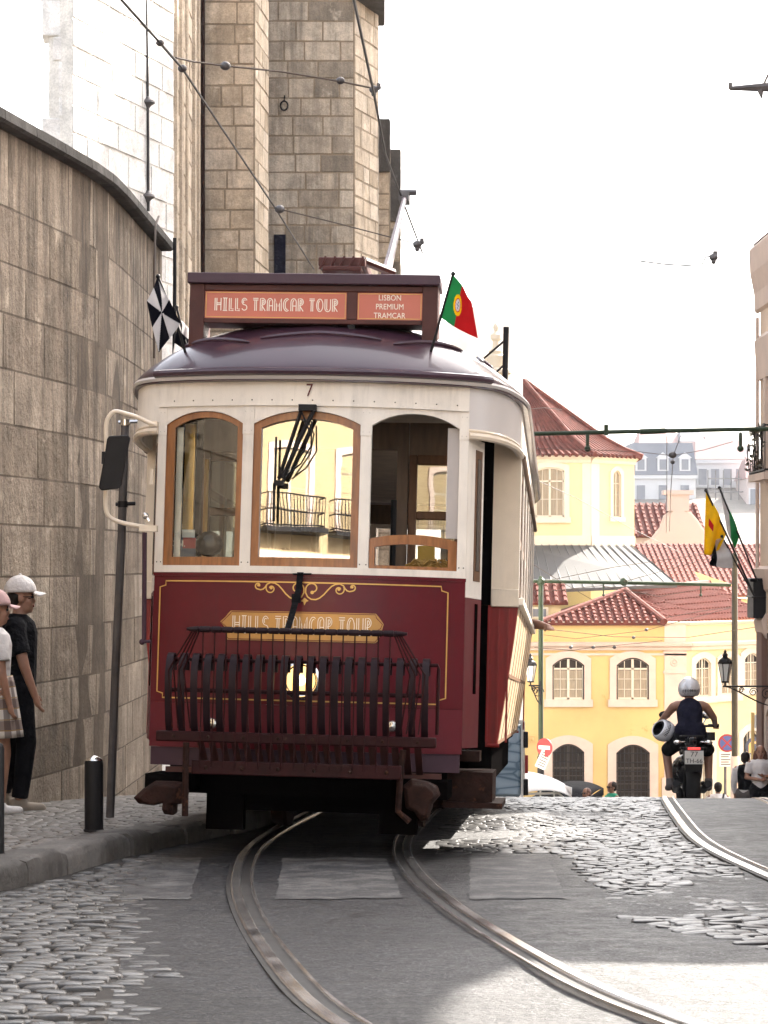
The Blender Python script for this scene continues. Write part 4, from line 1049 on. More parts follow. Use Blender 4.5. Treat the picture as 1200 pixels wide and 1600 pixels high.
# top roller with collars
r0, r1 = L(288,984,12.15), L(634,988,12.15); yr = -.46; zr = (r0.z + r1.z)/2
ptsr = []; rads = []
nsp = 19
for k in range(nsp + 1):
    x = lerp(r0.x, r1.x, k/nsp)
    for dx, rr_ in ((-.006,.018),(-.003,.014),(.003,.014),(.006,.018)):
        ptsr.append((x + dx, yr, zr)); rads.append(rr_ if 0 < k < nsp else rr_*.6)
b = MB(); b.tube(ptsr, rads, 10); part(b, 'top_roller', 'slat', lg, smooth=30)
b = MB(); nr = 17
for k in range(nr):
    x = lerp(r0.x + .085, r1.x - .085, k/(nr-1)); b.tube([(x, yr, zr), (x, -.448, .98), (x + random.uniform(-.004,.004), -.446, zl)], .0042, 5)
for s, xe, xs in ((-1, r0.x + .03, s0), (1, r1.x - .03, s1)):
    for k in range(4): b.tube([(xe - s*.012*k, yr, zr), (lerp(xs, xe, k*.2), -.41, 1.04), (lerp(xs, xe, k*.24) - s*.03, -.41, .72)], .0048, 5)
part(b, 'lifting_rod', 'fender', lg)
# slatted tray below the beam
b = MB(); nt_ = 20
for k in range(nt_):
    x = lerp(x0_ + .03, x1_ + .08, k/(nt_-1)); b.hexa([(x-.019,-.34,zb_-.03),(x+.019,-.34,zb_-.03),(x+.019,-.33,zb_-.03),(x-.019,-.33,zb_-.03)], [(x-.019,-.10,.48),(x+.019,-.10,.48),(x+.019,-.09,.48),(x-.019,-.09,.48)])
part(b, 'tray_slats', 'signwood', lg)
b = MB(); b.bx(x0_ - .2, x1_ + .2, -.115, -.08, .47, .50); part(b, 'tray_edge', 'signwood', lg)
# hangers
b = MB(); b.tube([L(291,1160,12.2), L(290,1200,12.2), L(289,1275,12.2)], .018, 8); hb = part(b, 'hanger', 'iron', lg)
b = MB(); b.tube([L(630,1172,12.2), L(626,1200,12.2), L(622,1268,12.2), L(640,1284,12.2)], .018, 8); part(b, 'hanger', 'iron', lg)
def casting(poly, d, th, name='buffer_casting'):
    b = MB(); q = [L(x, y, d) for x, y in poly]; n = len(q); c = sum(q, Vector()) / n
    fr = [v for v in q]; 
    def ring(k, y, jit): return [Vector((c.x + (v.x-c.x)*k + jit*nz(v.x*20, v.z*20, y), v.y + y, c.z + (v.z-c.z)*k + jit*nz(v.z*20, v.x*20, y+5))) for v in q]
    rings = [ring(.70, -.04, .022), ring(.95, 0, .020), ring(1.0, th*.4, .018), ring(.95, th, .018)]
    vs = [v for r in rings for v in r]; fs = [(i*n+j, i*n+(j+1) % n, (i+1)*n+(j+1) % n, (i+1)*n+j) for i in range(3) for j in range(n)] + [tuple(range(n-1,-1,-1)), tuple(3*n+j for j in range(n))]
    b.add(vs, fs); return part(b, name, 'iron', smooth=28, bevel=.006)
casting([(204,1246),(222,1234),(240,1224),(262,1222),(284,1222),(288,1236),(286,1256),(270,1258),(268,1276),(258,1276),(256,1256),(240,1258),(215,1256)], 12.25, .22)
casting([(631,1228),(645,1218),(664,1222),(684,1228),(686,1244),(676,1258),(670,1284),(655,1288),(648,1270),(634,1262)], 12.25, .2)
for q0, q1 in ((-.86, -.62), (.55, .83)):
    b = MB(); b.bx(q0, q1, -.20, .3, .36, .46); part(b, 'buffer_bracket', 'dark')
# step, underframe, wheels
b = MB(); b.bx(.80, 1.06, .36, 1.05, .33, .50); st_ = part(b, 'platform_step', 'iron')
b = MB(); b.bx(.78, 1.12, .30, 1.1, .295, .328); b.bx(.82, .98, .40, .7, .56, .62); part(b, 'step_tread', 'iron', st_)
b = MB(); b.bx(-.80, .80, .25, 8.1, .34, .598); b.bx(-.55, .55, 1.6, 6.6, .18, .34); b.bx(-.62, -.40, .5, .6, .12, .35); b.bx(.40, .62, .5, .6, .12, .35)
b.bx(.85, 1.0, 2.0, 6.5, .38, .60); b.bx(-1.0, -.85, 2.0, 6.5, .38, .60)
part(b, 'underframe', 'dark')
for yy in (2.9, 5.5):
    for s in (1, -1):
        b = MB(); b.lathe([(.05,-.06),(.36,-.06),(.375,-.035),(.35,-.03),(.33,.05),(.05,.05)], Matrix.Translation((s*.47, yy, .355)) @ Matrix.Rotation(R(90)*s, 4, 'Y'), 28); part(b, 'wheel', 'iron')
# handrails and hinges on the left, pole behind the mirror is on the pavement
b = MB(); b.tube([L(226,832,12.9), L(225,1000,12.9)], .014, 8); b.ell(L(222,1003,12.9), .018, 8, 6); b.tube([L(222,1003,12.9), L(236,1002,12.9)], .010, 6); part(b, 'grab_rail', 'purple')
b = MB(); b.ell(L(227,806,12.8), .020, 10, 7); b.tube([L(227,806,12.8), L(232,815,12.8)], .012, 6); part(b, 'knob', 'chrome'); b = MB(); b.box(L(237,745,12.85), (.018,.018,.09)); part(b, 'door_hinge', 'cream')
# mirror
mr = empty('wing_mirror', (0,0,0)); mr.parent = TR
raw = [(243,664),(232,660),(215,652),(195,646),(180,643),(171,650),(166,664),(166,700),(165,760),(165,792),(169,805),(180,813),(200,819),(232,824)]
fx = crv([(i, p_[0]) for i, p_ in enumerate(raw)]); fz = crv([(i, p_[1]) for i, p_ in enumerate(raw)])
b = MB(); b.tube([L(fx(i*.25), fz(i*.25), 12.7) for i in range(53)], .0125, 8); b.box(L(232,826,12.7), (.10,.05,.035)); b.box(L(240,663,12.72), (.05,.05,.03)); part(b, 'mirror_arm', 'cream', mr)
b = MB(); poly = [(170,681),(200,679),(204,684),(190,758),(186,764),(158,767),(154,762),(165,700),(167,686)]
b.prism(poly, lambda x, y: L(x, y, 12.62), lambda x, y: L(lerp(178,x,.9), lerp(722,y,.9), 12.70)); hd = part(b, 'mirror_head', 'black', mr, bevel=.008)
b = MB(); b.box(L(167,716,12.66), (.05,.05,.07)); part(b, 'mirror_clamp', 'black', mr)

# things carried in the cab
def loose(b, name, m, label, cat, **k): return tag(b.build(name, M[m] if isinstance(m, str) else m, None, **k), label, cat)
cd = empty('route_card', TM @ L(286, 858, 12.98), (R(-3.5),R(1.2),R(-4.65)), 'small blue and red card reading Col. 01 inside the left cab window', 'card')
b = MB(); b.bx(-.075,.075,-.004,.004,-.072,.068); c_ = b.build('card_body', M['navy'], cd)
b = MB(); b.bx(.0,.074,-.007,-.0045,.005,.067); b.build('red_corner', M['red'], cd)
b = MB(); b.bx(-.01,.065,.006,.010,.03,.115); b.build('white_slip', M['signwhite'], cd)
txt('Col.', .05, 'lettering', 'signwhite', cd, Matrix.Translation((-.070,-.006,.030)) @ UPR, align='LEFT'); txt('01', .05, 'lettering', 'signwhite', cd, Matrix.Translation((-.058,-.006,-.038)) @ UPR, align='LEFT')
c = TM @ L(672, 888, 13.06); b = MB(); rn = random.Random(2)
for k in range(60):
    a = rn.uniform(0, 6.3); y0 = rn.uniform(-.06,.06); x0 = rn.uniform(-.10,.10)
    b.tube([c + Vector((x0 - .045, y0, .036*math.sin(a))), c + Vector((x0, y0 + rn.uniform(-.02,.02), .04*math.cos(a*2) + .012)), c + Vector((x0 + .045, y0, .036*math.sin(a+1)))], .006, 4)
b.cap(c + Vector((-.09,0,0)), c + Vector((.09,0,0)), .036)
loose(b, 'straw_brush', 'straw', 'straw coloured brush lying on the sill of the open cab window', 'brush')
c = TM @ L(666, 866, 13.2); b = MB(); b.box(c, (.10,.06,.10)); bxo = loose(b, 'yellow_box', 'yellowbox', 'small yellow box standing inside the open cab window', 'box', bevel=.004)
# ================================================================== town below
def window(par, c, u, w, h, arch, n=(0,-1,0), cols=4, rows=4, depth=.16, fm='frame', pane='voidglass', curtain=True, trim=None, tw=.22, bars=False, transom=.72, sill=True, name='window'):
    """c = middle of the opening's foot on the wall, u = unit vector along the wall, n = outward"""
    c = Vector(c); u = Vector(u).normalized(); n = Vector(n).normalized()
    def at(a, z, o): return c + u*a + n*o + Vector((0,0,z))
    top = lambda a: h - arch * (abs(a) / (w/2)) ** 2
    W_ = empty(name, (0,0,0)); W_.parent = par
    k = 12; prof = [(-w/2, 0)] + [(lerp(-w/2, w/2, i/k), top(lerp(-w/2, w/2, i/k))) for i in range(k+1)] + [(w/2, 0)]
    if trim:
        b = MB(); ow = w/2 + tw; oprof = [(-ow, -.02 if not sill else -tw)] + [(lerp(-ow, ow, i/k), top(lerp(-w/2, w/2, i/k)) + tw) for i in range(k+1)] + [(ow, -.02 if not sill else -tw)]
        m_ = len(prof); vs = [at(a, z, .06) for a, z in prof] + [at(a, z, .06) for a, z in oprof] + [at(a, z, -depth) for a, z in prof] + [at(a, z, -.02) for a, z in oprof]
        fs = []
        for i in range(m_ - 1): fs += [(i, i+1, m_+i+1, m_+i), (i+1, i, 2*m_+i, 2*m_+i+1), (m_+i, m_+i+1, 3*m_+i+1, 3*m_+i)]
        b.add(vs, fs)
        if sill: b.prism([(-w/2 - tw - .06, -tw - .02), (w/2 + tw + .06, -tw - .02), (w/2 + tw + .06, -.001), (-w/2 - tw - .06, -.001)], lambda a, z: at(a, z, .10), lambda a, z: at(a, z, -depth))
        b.build('surround', M[trim], W_, smooth=0)
    b = MB(); b.prism(prof, lambda a, z: at(a, z, -depth + .10), lambda a, z: at(a, z, -depth + .06)); b.build('pane', M[pane], W_, smooth=0)
    f = MB(); t = w * .045
    def bar(pts, wd): f.ribbon(pts, wd, lambda a, z: at(a, z, -depth + .135))
    def bar3(a0, z0, a1, z1):
        f.prism([(a0,z0),(a1,z0),(a1,z1),(a0,z1)], lambda a, z: at(a, z, -depth + .14), lambda a, z: at(a, z, -depth + .103))
    bar3(-w/2, 0, -w/2 + t*1.3, top(w/2)); bar3(w/2 - t*1.3, 0, w/2, top(w/2)); bar3(-w/2, 0, w/2, t*1.4)
    tz = h * transom; bar3(-w/2, tz - t*.6, w/2, tz + t*.6); bar3(-t*.8, 0, t*.8, h - t)
    f.ribbon([(a, z - t*.6) for a, z in prof[1:-1]], t*1.3, lambda a, z: at(a, z, -depth + .14))
    for i in range(1, cols):
        a = lerp(-w/2, w/2, i/cols)
        if abs(a) > .02: bar3(a - t*.22, t, a + t*.22, top(a) - t*.5)
    for j in range(1, rows): bar3(-w/2, tz*j/rows - t*.2, w/2, tz*j/rows + t*.2)
    f.build('sash', M[fm], W_, smooth=0)
    if curtain:
        b = MB(); b.grid(lambda q, v: at(lerp(-w*.44, w*.44, q), lerp(.05, tz - .05, v), -depth + .102 + .0*math.sin(q*30)), 8, 1); b.build('curtain', M['curtain'], W_)
    if bars:
        b = MB()
        for j in range(1, 7): b.tube([at(-w/2, h*j/7, .0), at(w/2, h*j/7, .0)], .018, 5)
        for i in range(1, 8): a = lerp(-w/2, w/2, i/8); b.tube([at(a, 0, .0), at(a, top(a) - .02, .0)], .012, 5)
        b.build('grille', M['black'], W_)
    return W_
def wallpoly(par, name, pts2, c, u, n, th, m):
    c = Vector(c); u = Vector(u).normalized(); n = Vector(n).normalized()
    b = MB(); b.prism(pts2, lambda a, z: c + u*a + Vector((0,0,z)), lambda a, z: c + u*a - n*th + Vector((0,0,z))); return b.build(name, M[m], par, smooth=0)
def tiled(par, name, poly, m, sp=.30, r=.085, th=.1, course=.45):
    """roof slope: poly[0]-poly[1] is the eave; rows of barrel tiles run up the slope"""
    q = [Vector(p) for p in poly]; e = (q[1] - q[0]).normalized(); nn = None
    for p in q[2:]:
        nn = e.cross(p - q[0])
        if nn.length > 1e-3: break
    nn.normalize(); nn = nn if nn.z > 0 else -nn; up = nn.cross(e); up = up if up.z > 0 else -up
    P2 = [((p - q[0]).dot(e), (p - q[0]).dot(up)) for p in q]
    b = MB(); vs = [q[0] + e*a + up*c for a, c in P2]; vs2 = [v - nn*th for v in vs]; n = len(vs)
    b.add(vs + vs2, [tuple(range(n)), tuple(range(2*n-1, n-1, -1))] + [(i, (i+1) % n, n+(i+1) % n, n+i) for i in range(n)])
    umin, umax = min(a for a, _ in P2), max(a for a, _ in P2); a = umin + sp/2
    while a < umax:
        cr = []
        for i in range(n):
            (a0, c0), (a1, c1) = P2[i], P2[(i+1) % n]
            if (a0 - a) * (a1 - a) < 0: cr.append(lerp(c0, c1, (a - a0)/(a1 - a0)))
        if len(cr) >= 2:
            lo, hi = min(cr), max(cr)
            if hi - lo > .1:
                k = max(1, int((hi - lo)/course)); pts = []; rs = []
                for j in range(k):
                    z0, z1 = lerp(lo, hi, j/k), lerp(lo, hi, (j+1)/k)
                    pts += [q[0] + e*a + up*(z0 - .02) + nn*.035, q[0] + e*a + up*(z1 - .04) + nn*.01]; rs += [r*1.08, r*.86]
                b.ct = random.random(); b.tube(pts, rs, 6)
        a += sp
    return b.build(name, M[m], par, smooth=40)
def ridge(par, pts, m, r=.14):
    b = MB(); b.tube(pts, r, 8); return b.build('ridge_tiles', M[m], par)

# ---- the yellow house on the square
YD = 80.; s80 = F / YD
X80 = lambda px: (px - 600) / s80
Z80 = lambda py: (880 - py) / s80
yh = empty('yellow_house', (8, YD, gz(80)), label='two storey yellow house with pink stone window surrounds and clay tile roof on the square', cat='house')
root_off = Vector((-8, -YD, -gz(80)))
def Y(v): return Vector(v) + root_off
gb = -10.0
cx = 10.77; rd = Vector((1, .8, 0)).normalized(); rn_ = Vector((.8, -1, 0)).normalized()
openF = [(X80(888), Z80(1093), 1.14, 1.50, .27), (X80(988.5), Z80(1093), 1.16, 1.50, .27)]
def wall_with_holes(par, name, x0, x1, z0, z1, holes, c, u, n, th, m):
    b = MB(); c = Vector(c); u = Vector(u).normalized(); n = Vector(n).normalized()
    xs = sorted(set([x0, x1] + [h[0] - h[2]/2 for h in holes] + [h[0] + h[2]/2 for h in holes]))
    at = lambda a, z, o=0: c + u*a - n*o + Vector((0,0,z))
    for i in range(len(xs) - 1):
        a0, a1 = xs[i], xs[i+1]; mid = (a0+a1)/2; hs = sorted([h for h in holes if abs(mid - h[0]) < h[2]/2 - 1e-4], key=lambda h: h[1]); z = z0
        for h in hs + [None]:
            zt_ = h[1] if h else z1
            if zt_ - z > 1e-3:
                if z == z0 or not hs: bot = lambda a: z
                b.prism([(a0, z), (a1, z), (a1, zt_), (a0, zt_)], lambda a, zz: at(a, zz), lambda a, zz: at(a, zz, th))
            if h: z = h[1] + h[3] - h[4]
            if h:
                k = 10; w = h[2]; tp = lambda a: h[1] + h[3] - h[4]*(abs(a - h[0])/(w/2))**2
                cap_ = h[1] + h[3] + .02
                b.prism([(a0, cap_)] + [(lerp(a0,a1,j/k), tp(lerp(a0,a1,j/k))) for j in range(k+1)] + [(a1, cap_)], lambda a, zz: at(a, zz), lambda a, zz: at(a, zz, th)); z = cap_
    return b.build(name, M[m], par, smooth=0)
holesF = [(h[0], h[1], h[2], h[3], h[4]) for h in openF] + [(X80(888), Z80(1262), 1.14, (1262-1162)/s80, .30), (X80(989), Z80(1262), 1.20, (1262-1163)/s80, .30)] + [(X80(760), Z80(1093), 1.14, 1.5, .27), (X80(690), Z80(1093), 1.14, 1.5, .27)]
Z0F, Z1F = -10., Z80(1004)
wall_with_holes(yh, 'front_wall', -1.5, X80(1038), Z0F, Z1F, holesF, Y((0, YD, 0)), (1,0,0), (0,-1,0), .4, 'plaster')
b = MB(); b.bx(X80(1038), cx + .02, YD - .05, YD + .4, Z0F, Z1F); b.bx(X80(1034), cx + .05, YD - .07, YD + .4, Z0F, Z80(1215)); b.bx(X80(1036), cx + .04, YD - .09, YD + .4, Z80(1052), Z80(1048)); b.bx(X80(1036), cx + .04, YD - .09, YD + .4, Z80(1021), Z80(1018))
o = b.build('corner_pilaster', M['trim'], yh, smooth=0); o.location = root_off
b = MB(); c = Vector((X80(1053), YD - .06, Z80(1035))) + root_off; b.tube([c + Vector((.12*math.cos(a), 0, .12*math.sin(a))) for a in [2*PI*i/12 for i in range(12)]], .03, 6, close=True); b.ell(c, (.06,.03,.06)); b.build('rosette', M['trim'], yh)
for i, h in enumerate(holesF):
    door = i in (2, 3)
    window(yh, Y((h[0], YD, h[1])), (1,0,0), h[2], h[3], h[4], (0,-1,0), cols=4, rows=3 if not door else 5, fm='frame' if not door else 'dframe', curtain=not door, trim='trim', tw=.24 if not door else .30, bars=door, sill=not door, transom=.73 if not door else .62, name='window' if not door else 'barred_window')
# frames in the dark upper lights
for i in (0, 1, 4, 5):
    h = holesF[i]
    b = MB(); k = 12; pr = [(lerp(-h[2]/2, h[2]/2, j/k), h[3] - h[4]*(abs(lerp(-1,1,j/k)))**2) for j in range(k+1)]
    b.ribbon([(-h[2]/2+.02, .0)] + [(a*.97, z-.03) for a, z in pr] + [(h[2]/2-.02, .0)], .06, lambda a, z: Y((h[0] + a, YD - .01, h[1] + z))); b.build('outer_frame', M['dframe'], yh, smooth=0)
# cornices, attic band
def cornice(par, c, u, n, x0, x1, prof, m, name='cornice'):
    c = Vector(c); u = Vector(u).normalized(); n = Vector(n).normalized(); b = MB()
    b.prism(prof, lambda o, z: c + u*x0 + n*o + Vector((0,0,z)), lambda o, z: c + u*x1 + n*o + Vector((0,0,z))); return b.build(name, M[m], par, smooth=0)
cp = [(-.1, 0), (.10, 0), (.14, .10), (.26, .16), (.30, .26), (.10, .30), (-.1, .30)]
zc_ = Z80(1016)
cornice(yh, Y((0, YD, zc_)), (1,0,0), (0,-1,0), -1.5, cx + .2, cp, 'trim')
cornice(yh, Y((0, YD, Z80(1024))), (1,0,0), (0,-1,0), -1.5, cx + .05, [(-.1,0),(.05,0),(.05,.08),(-.1,.08)], 'trim', 'string_course')
b = MB(); b.bx(-1.5, cx, YD - .02, YD + .4, zc_ + .30, Z80(975)); o = b.build('attic_wall', M['plaster'], yh, smooth=0); o.location = root_off
b = MB(); b.bx(X80(1038), cx + .01, YD - .04, YD + .3, zc_ + .30, Z80(976)); o = b.build('attic_pilaster', M['trim'], yh, smooth=0); o.location = root_off
cornice(yh, Y((0, YD, Z80(977))), (1,0,0), (0,-1,0), -1.5, cx + .15, [(-.1,0),(.05,0),(.16,.09),(.16,.13),(-.1,.13)], 'ltrim', 'eave_board')
# right-hand front, running back
tt = lambda px: ((px - 600) * YD / F - 10.77) / (1 - .8 * (px - 600) / F)   # X offset along the oblique wall
al = lambda px: tt(px) * math.hypot(1, .8)
zz = lambda px, py: (880 - py) * (YD + .8 * tt(px)) / F
hr = [(al(1097), zz(1097,1088), .78, zz(1097,1028) - zz(1097,1088), .22), (al(1173), zz(1173,1075), .80, zz(1173,1020) - zz(1173,1075), .22), (al(1137), zz(1137,1085), .80, zz(1137,1030) - zz(1137,1088), .22), (al(1213), zz(1213,1072), .8, 1.6, .22),
      (al(1172), -9.5, .9, zz(1172,1140) + 9.5, .3), (al(1097), -9.5, .9, zz(1097,1150) + 9.5, .3)]
cR = Y((cx + .02, YD, 0))
wall_with_holes(yh, 'side_wall', 0, 12, Z0F, Z1F, hr, cR, rd, rn_, .4, 'ltplaster')  # plaster and trim paler than the front, standing for light on this side
for i, h in enumerate(hr): window(yh, cR + rd*h[0] + Vector((0,0,h[1])), rd, h[2], h[3], h[4], rn_, cols=3, rows=3, fm='frame', curtain=True, trim='ltrim', tw=.22, sill=i < 4)
cornice(yh, cR + Vector((0,0,zc_)), rd, rn_, .05, 12, cp, 'ltrim')
wallpoly(yh, 'attic_wall', [(0, zc_ + .3), (12, zc_ + .3), (12, Z80(975)), (0, Z80(975))], cR, rd, rn_, .4, 'ltplaster')
cornice(yh, cR + Vector((0,0,Z80(977))), rd, rn_, .0, 12, [(-.1,0),(.05,0),(.16,.09),(.16,.13),(-.1,.13)], 'ltrim', 'eave_board')
# hipped roof
ze = Z80(973); A = Vector((X80(846), YD - .2, ze)); B_ = Vector((X80(1037), YD - .2, ze)); Cc = P(976, 925, 83.2)
tiled(yh, 'front_roof', [Y(A), Y(B_), Y(Cc)], 'tile', .26, .085, course=.35)
Dd = P(1110, 912, 92.0); Ee = P(1200, 958, 88.2); Ee.z = ze
tiled(yh, 'side_roof', [Y(B_), Y((Ee.x, Ee.y, ze)), Y(Dd), Y(Cc)], 'tile2', .30, .05, course=.5)
tiled(yh, 'rear_roof', [Y(P(838, 968, 88)), Y(A), Y(Cc)], 'tile', .28, .08)
b = MB(); b.bx(-1.5, 10.5, YD + .3, YD + 12, Z0F, ze - .2); b.add([Vector((10.5, YD+.5, Z0F)), Vector((19, YD+9, Z0F)), Vector((19, YD+16, Z0F)), Vector((10.5, YD+16, Z0F)), Vector((10.5, YD+.5, ze-.2)), Vector((19, YD+9, ze-.2)), Vector((19, YD+16, ze-.2)), Vector((10.5, YD+16, ze-.2))], [(4,5,6,7),(1,2,6,5),(2,3,7,6)])
o = b.build('rear_wall', M['ltplaster'], yh, smooth=0); o.location = root_off
ridge(yh, [Y(B_) + Vector((0,0,.04)), Y(Cc) + Vector((0,0,.06))], 'tile', .13); ridge(yh, [Y(Cc) + Vector((0,0,.06)), Y(Dd) + Vector((0,0,.06))], 'tile2', .11); ridge(yh, [Y(A) + Vector((0,0,.04)), Y(Cc) + Vector((0,0,.05))], 'tile', .13)
b = MB(); c = Vector((X80(831.5), YD - .03, Z80(1155))); b.bx(c.x-.10, c.x+.10, YD-.06, YD-.005, c.z-.13, c.z+.13); b.ell((c.x, YD-.07, c.z), (.05,.02,.07)); o = b.build('wall_tile', M['ochre'], yh); o.location = root_off

# ---- tower house with bell-shaped roof
td = 88.; sT = F/td; XT = lambda px: (px-600)/sT; ZT = lambda py: (880-py)/sT
th_ = empty('tower_house', (6, td + 3, gz(80)), label='pale yellow turret house with steep red tiled roof rising above the zinc roof', cat='house')
to = Vector((-6, -td-3, -gz(80))); T_ = lambda v: Vector(v) + to
x0T, x1T = 3.4, XT(923); t2 = 1.926; u2 = Vector((1,1,0)).normalized(); n2 = Vector((1,-1,0)).normalized()
zb0, ze0 = -10, ZT(712)
hT = [(XT(859), ZT(808), 1.14, (808-730)/sT, .14)]
wall_with_holes(th_, 'front_wall', x0T, x1T, zb0, ze0, hT, T_((0,td,0)), (1,0,0), (0,-1,0), .4, 'ltplaster')
window(th_, T_((hT[0][0], td, hT[0][1])), (1,0,0), 1.14, hT[0][3], .14, (0,-1,0), cols=4, rows=2, fm='frame', pane='curtain', curtain=True, trim='ltrim', tw=.20)
c2 = T_((x1T, td, 0)); t963 = ((363*td/F - x1T)/(1 - 363/F)) * math.sqrt(2); dS = td + t963/math.sqrt(2)
hS = [(t963, (880-808)*dS/F, .50, (808-735)*dS/F, .2)]
wall_with_holes(th_, 'side_wall', 0, t2*math.sqrt(2), zb0, ze0, hS, c2, u2, n2, .4, 'ltplaster')
window(th_, c2 + u2*hS[0][0] + Vector((0,0,hS[0][1])), u2, hS[0][2], hS[0][3], .2, n2, cols=2, rows=3, fm='frame', pane='curtain', trim='ltrim', tw=.16)
xr_, dr_ = x1T + t2, td + t2
wallpoly(th_, 'far_wall', [(0,zb0),(5,zb0),(5,ze0),(0,ze0)], T_((xr_, dr_, 0)), (.05,1,0), (1,-.05,0), .4, 'ltplaster')
wallpoly(th_, 'left_wall', [(0,zb0),(6,zb0),(6,ze0),(0,ze0)], T_((x0T, td, 0)), (0,1,0), (-1,0,0), .4, 'ltplaster')
for (cc, uu, nn, ln) in ((T_((0,td,0)), (1,0,0), (0,-1,0), (x0T, x1T)), (c2, u2, n2, (0, t2*math.sqrt(2)))):
    cornice(th_, Vector(cc) + Vector((0,0,ze0-.28)), uu, nn, ln[0], ln[1], [(-.1,0),(.05,0),(.10,.12),(.22,.20),(.22,.28),(-.1,.28)], 'ltrim')
    cornice(th_, Vector(cc) + Vector((0,0,ZT(852))), uu, nn, ln[0], ln[1], [(-.1,0),(.06,0),(.06,.38),(-.1,.38)], 'ltrim', 'plinth')
cornice(th_, T_((0,td,0)), (1,0,0), (0,-1,0), x1T-.34, x1T, [(-.1,ZT(852)),(.03,ZT(852)),(.03,ze0-.3),(-.1,ze0-.3)], 'ltrim', 'quoin')
cornice(th_, c2, u2, n2, 0, .5, [(-.1,ZT(852)),(.03,ZT(852)),(.03,ze0-.3),(-.1,ze0-.3)], 'ltrim', 'quoin')
# octagonal bell-cast roof
cxr, cyr = 5.55, td + 3.0
ring = [(x0T-.3, td-.35), (x1T+.12, td-.35), (xr_+.32, dr_-.15), (xr_+.4, dr_+4.5), (x1T, dr_+6.6), (x0T, dr_+6.6), (x0T-2.1, dr_+4.5), (x0T-2.1, dr_)]
b = MB(); levels = [(1.0, 0), (.86, .28), (.70, .72), (.54, 1.30), (.36, 1.95), (.18, 2.6), (.03, 3.15)]
rib = MB(); nr_ = len(ring)
lv = [[Vector((lerp(cxr, x, k), lerp(cyr, y, k), ze0 + h)) for x, y in ring] for k, h in levels]
b.add([T_(v) for l in lv for v in l], [(i*nr_+j, i*nr_+(j+1) % nr_, (i+1)*nr_+(j+1) % nr_, (i+1)*nr_+j) for i in range(len(lv)-1) for j in range(nr_)] + [tuple(range(nr_-1,-1,-1))])
for j in range(3):
    nrow = int((Vector(lv[0][j]) - Vector(lv[0][(j+1) % nr_])).length / .27)
    for q in range(nrow):
        f = (q + .5)/nrow; b.ct = random.random(); b.tube([T_(lv[i][j].lerp(lv[i][(j+1) % nr_], f)) for i in range(len(lv))], [.085 * max(.25, k) for k, h in levels], 6)
tr_ = b.build('roof', M['tile'], th_, smooth=40)
b = MB()
for j in (1, 2): b.tube([T_(lv[i][j]) + Vector((0,0,.04)) for i in range(len(lv))], .12, 8)
b.build('hip_tiles', M['tile'], tr_)
# zinc lean-to
zp = [P(800, 852, 87.6), P(986, 852, 87.6), P(1058, 913, 83.6), P(800, 955, 83.6)]
zp = [Vector((zp[0].x, 87.6, .7)), Vector((zp[1].x, 87.6, .7)), P(1058, 913, 83.4), Vector((P(800,0,83.4).x, 83.4, P(1058,913,83.4).z - .25))]
b = MB(); b.hexa([T_(v - Vector((0,0,.12))) for v in zp], [T_(v) for v in zp])
for k in range(17):
    f = k/16; b.tube([T_(zp[0].lerp(zp[1], f)) + Vector((0,0,.03)), T_(zp[3].lerp(zp[2], f)) + Vector((0,0,.012))], .020, 4)
b.build('zinc_roof', M['zinc'], th_, smooth=20)

# ---- house with a curved pale gable, and other roofs
def house(name, label, x0, x1, d0, d1, zt, mw, mr, rise, off=.35, zb=-11, ridge_x=True, cat='house', sp=.32):
    h = empty(name, ((x0+x1)/2, d0, zb), label=label, cat=cat); o = Vector((-(x0+x1)/2, -d0, -zb))
    b = MB(); b.bx(x0, x1, d0, d1, zb, zt); q = b.build('wall', M[mw], h, smooth=0); q.location = o
    z = zt + .02
    if ridge_x:
        ym = (d0+d1)/2
        tiled(h, 'roof', [Vector((x0-off, d0-off, z)) + o, Vector((x1+off, d0-off, z)) + o, Vector((x1+off, ym, z+rise)) + o, Vector((x0-off, ym, z+rise)) + o], mr, sp, sp*.27)
        tiled(h, 'roof', [Vector((x1+off, d1+off, z)) + o, Vector((x0-off, d1+off, z)) + o, Vector((x0-off, ym, z+rise)) + o, Vector((x1+off, ym, z+rise)) + o], mr, sp, sp*.27)
        b = MB()
        for x in (x0, x1): b.prism([(d0, zt), (d1, zt), (ym, zt + rise)], lambda y, zz_: Vector((x - .1, y, zz_)) + o, lambda y, zz_: Vector((x + .1, y, zz_)) + o)
        b.build('gable', M[mw], h, smooth=0)
    else:
        xm = (x0+x1)/2
        tiled(h, 'roof', [Vector((x0-off, d1, z)) + o, Vector((x0-off, d0-off, z)) + o, Vector((xm, d0-off, z+rise)) + o, Vector((xm, d1, z+rise)) + o], mr, sp, sp*.27)
        tiled(h, 'roof', [Vector((x1+off, d0-off, z)) + o, Vector((x1+off, d1, z)) + o, Vector((xm, d1, z+rise)) + o, Vector((xm, d0-off, z+rise)) + o], mr, sp, sp*.27)
    return h, o
d = 104.; zg = (880-843)*d/F
h1, o1 = house('gabled_house', 'red tiled house with a curved pale pink gable beside the turret', P(940,0,d).x, P(1098,0,d).x, d, d + 7, (880-838)*d/F, 'farpink', 'tile', 1.6, .2)
b = MB(); gp = [(1003,862),(1005,850),(1014,846),(1022,836),(1030,826),(1036,808),(1048,799),(1064,799),(1074,803),(1085,815),(1098,836),(1108,842),(1110,862)]
b.prism([( (x-600)*d/F, (880-y)*d/F) for x, y in gp], lambda a, z: Vector((a, d - .5, z)) + o1, lambda a, z: Vector((a, d - .9, z)) + o1)
b.build('curved_gable', M['farpink'], h1, smooth=0)
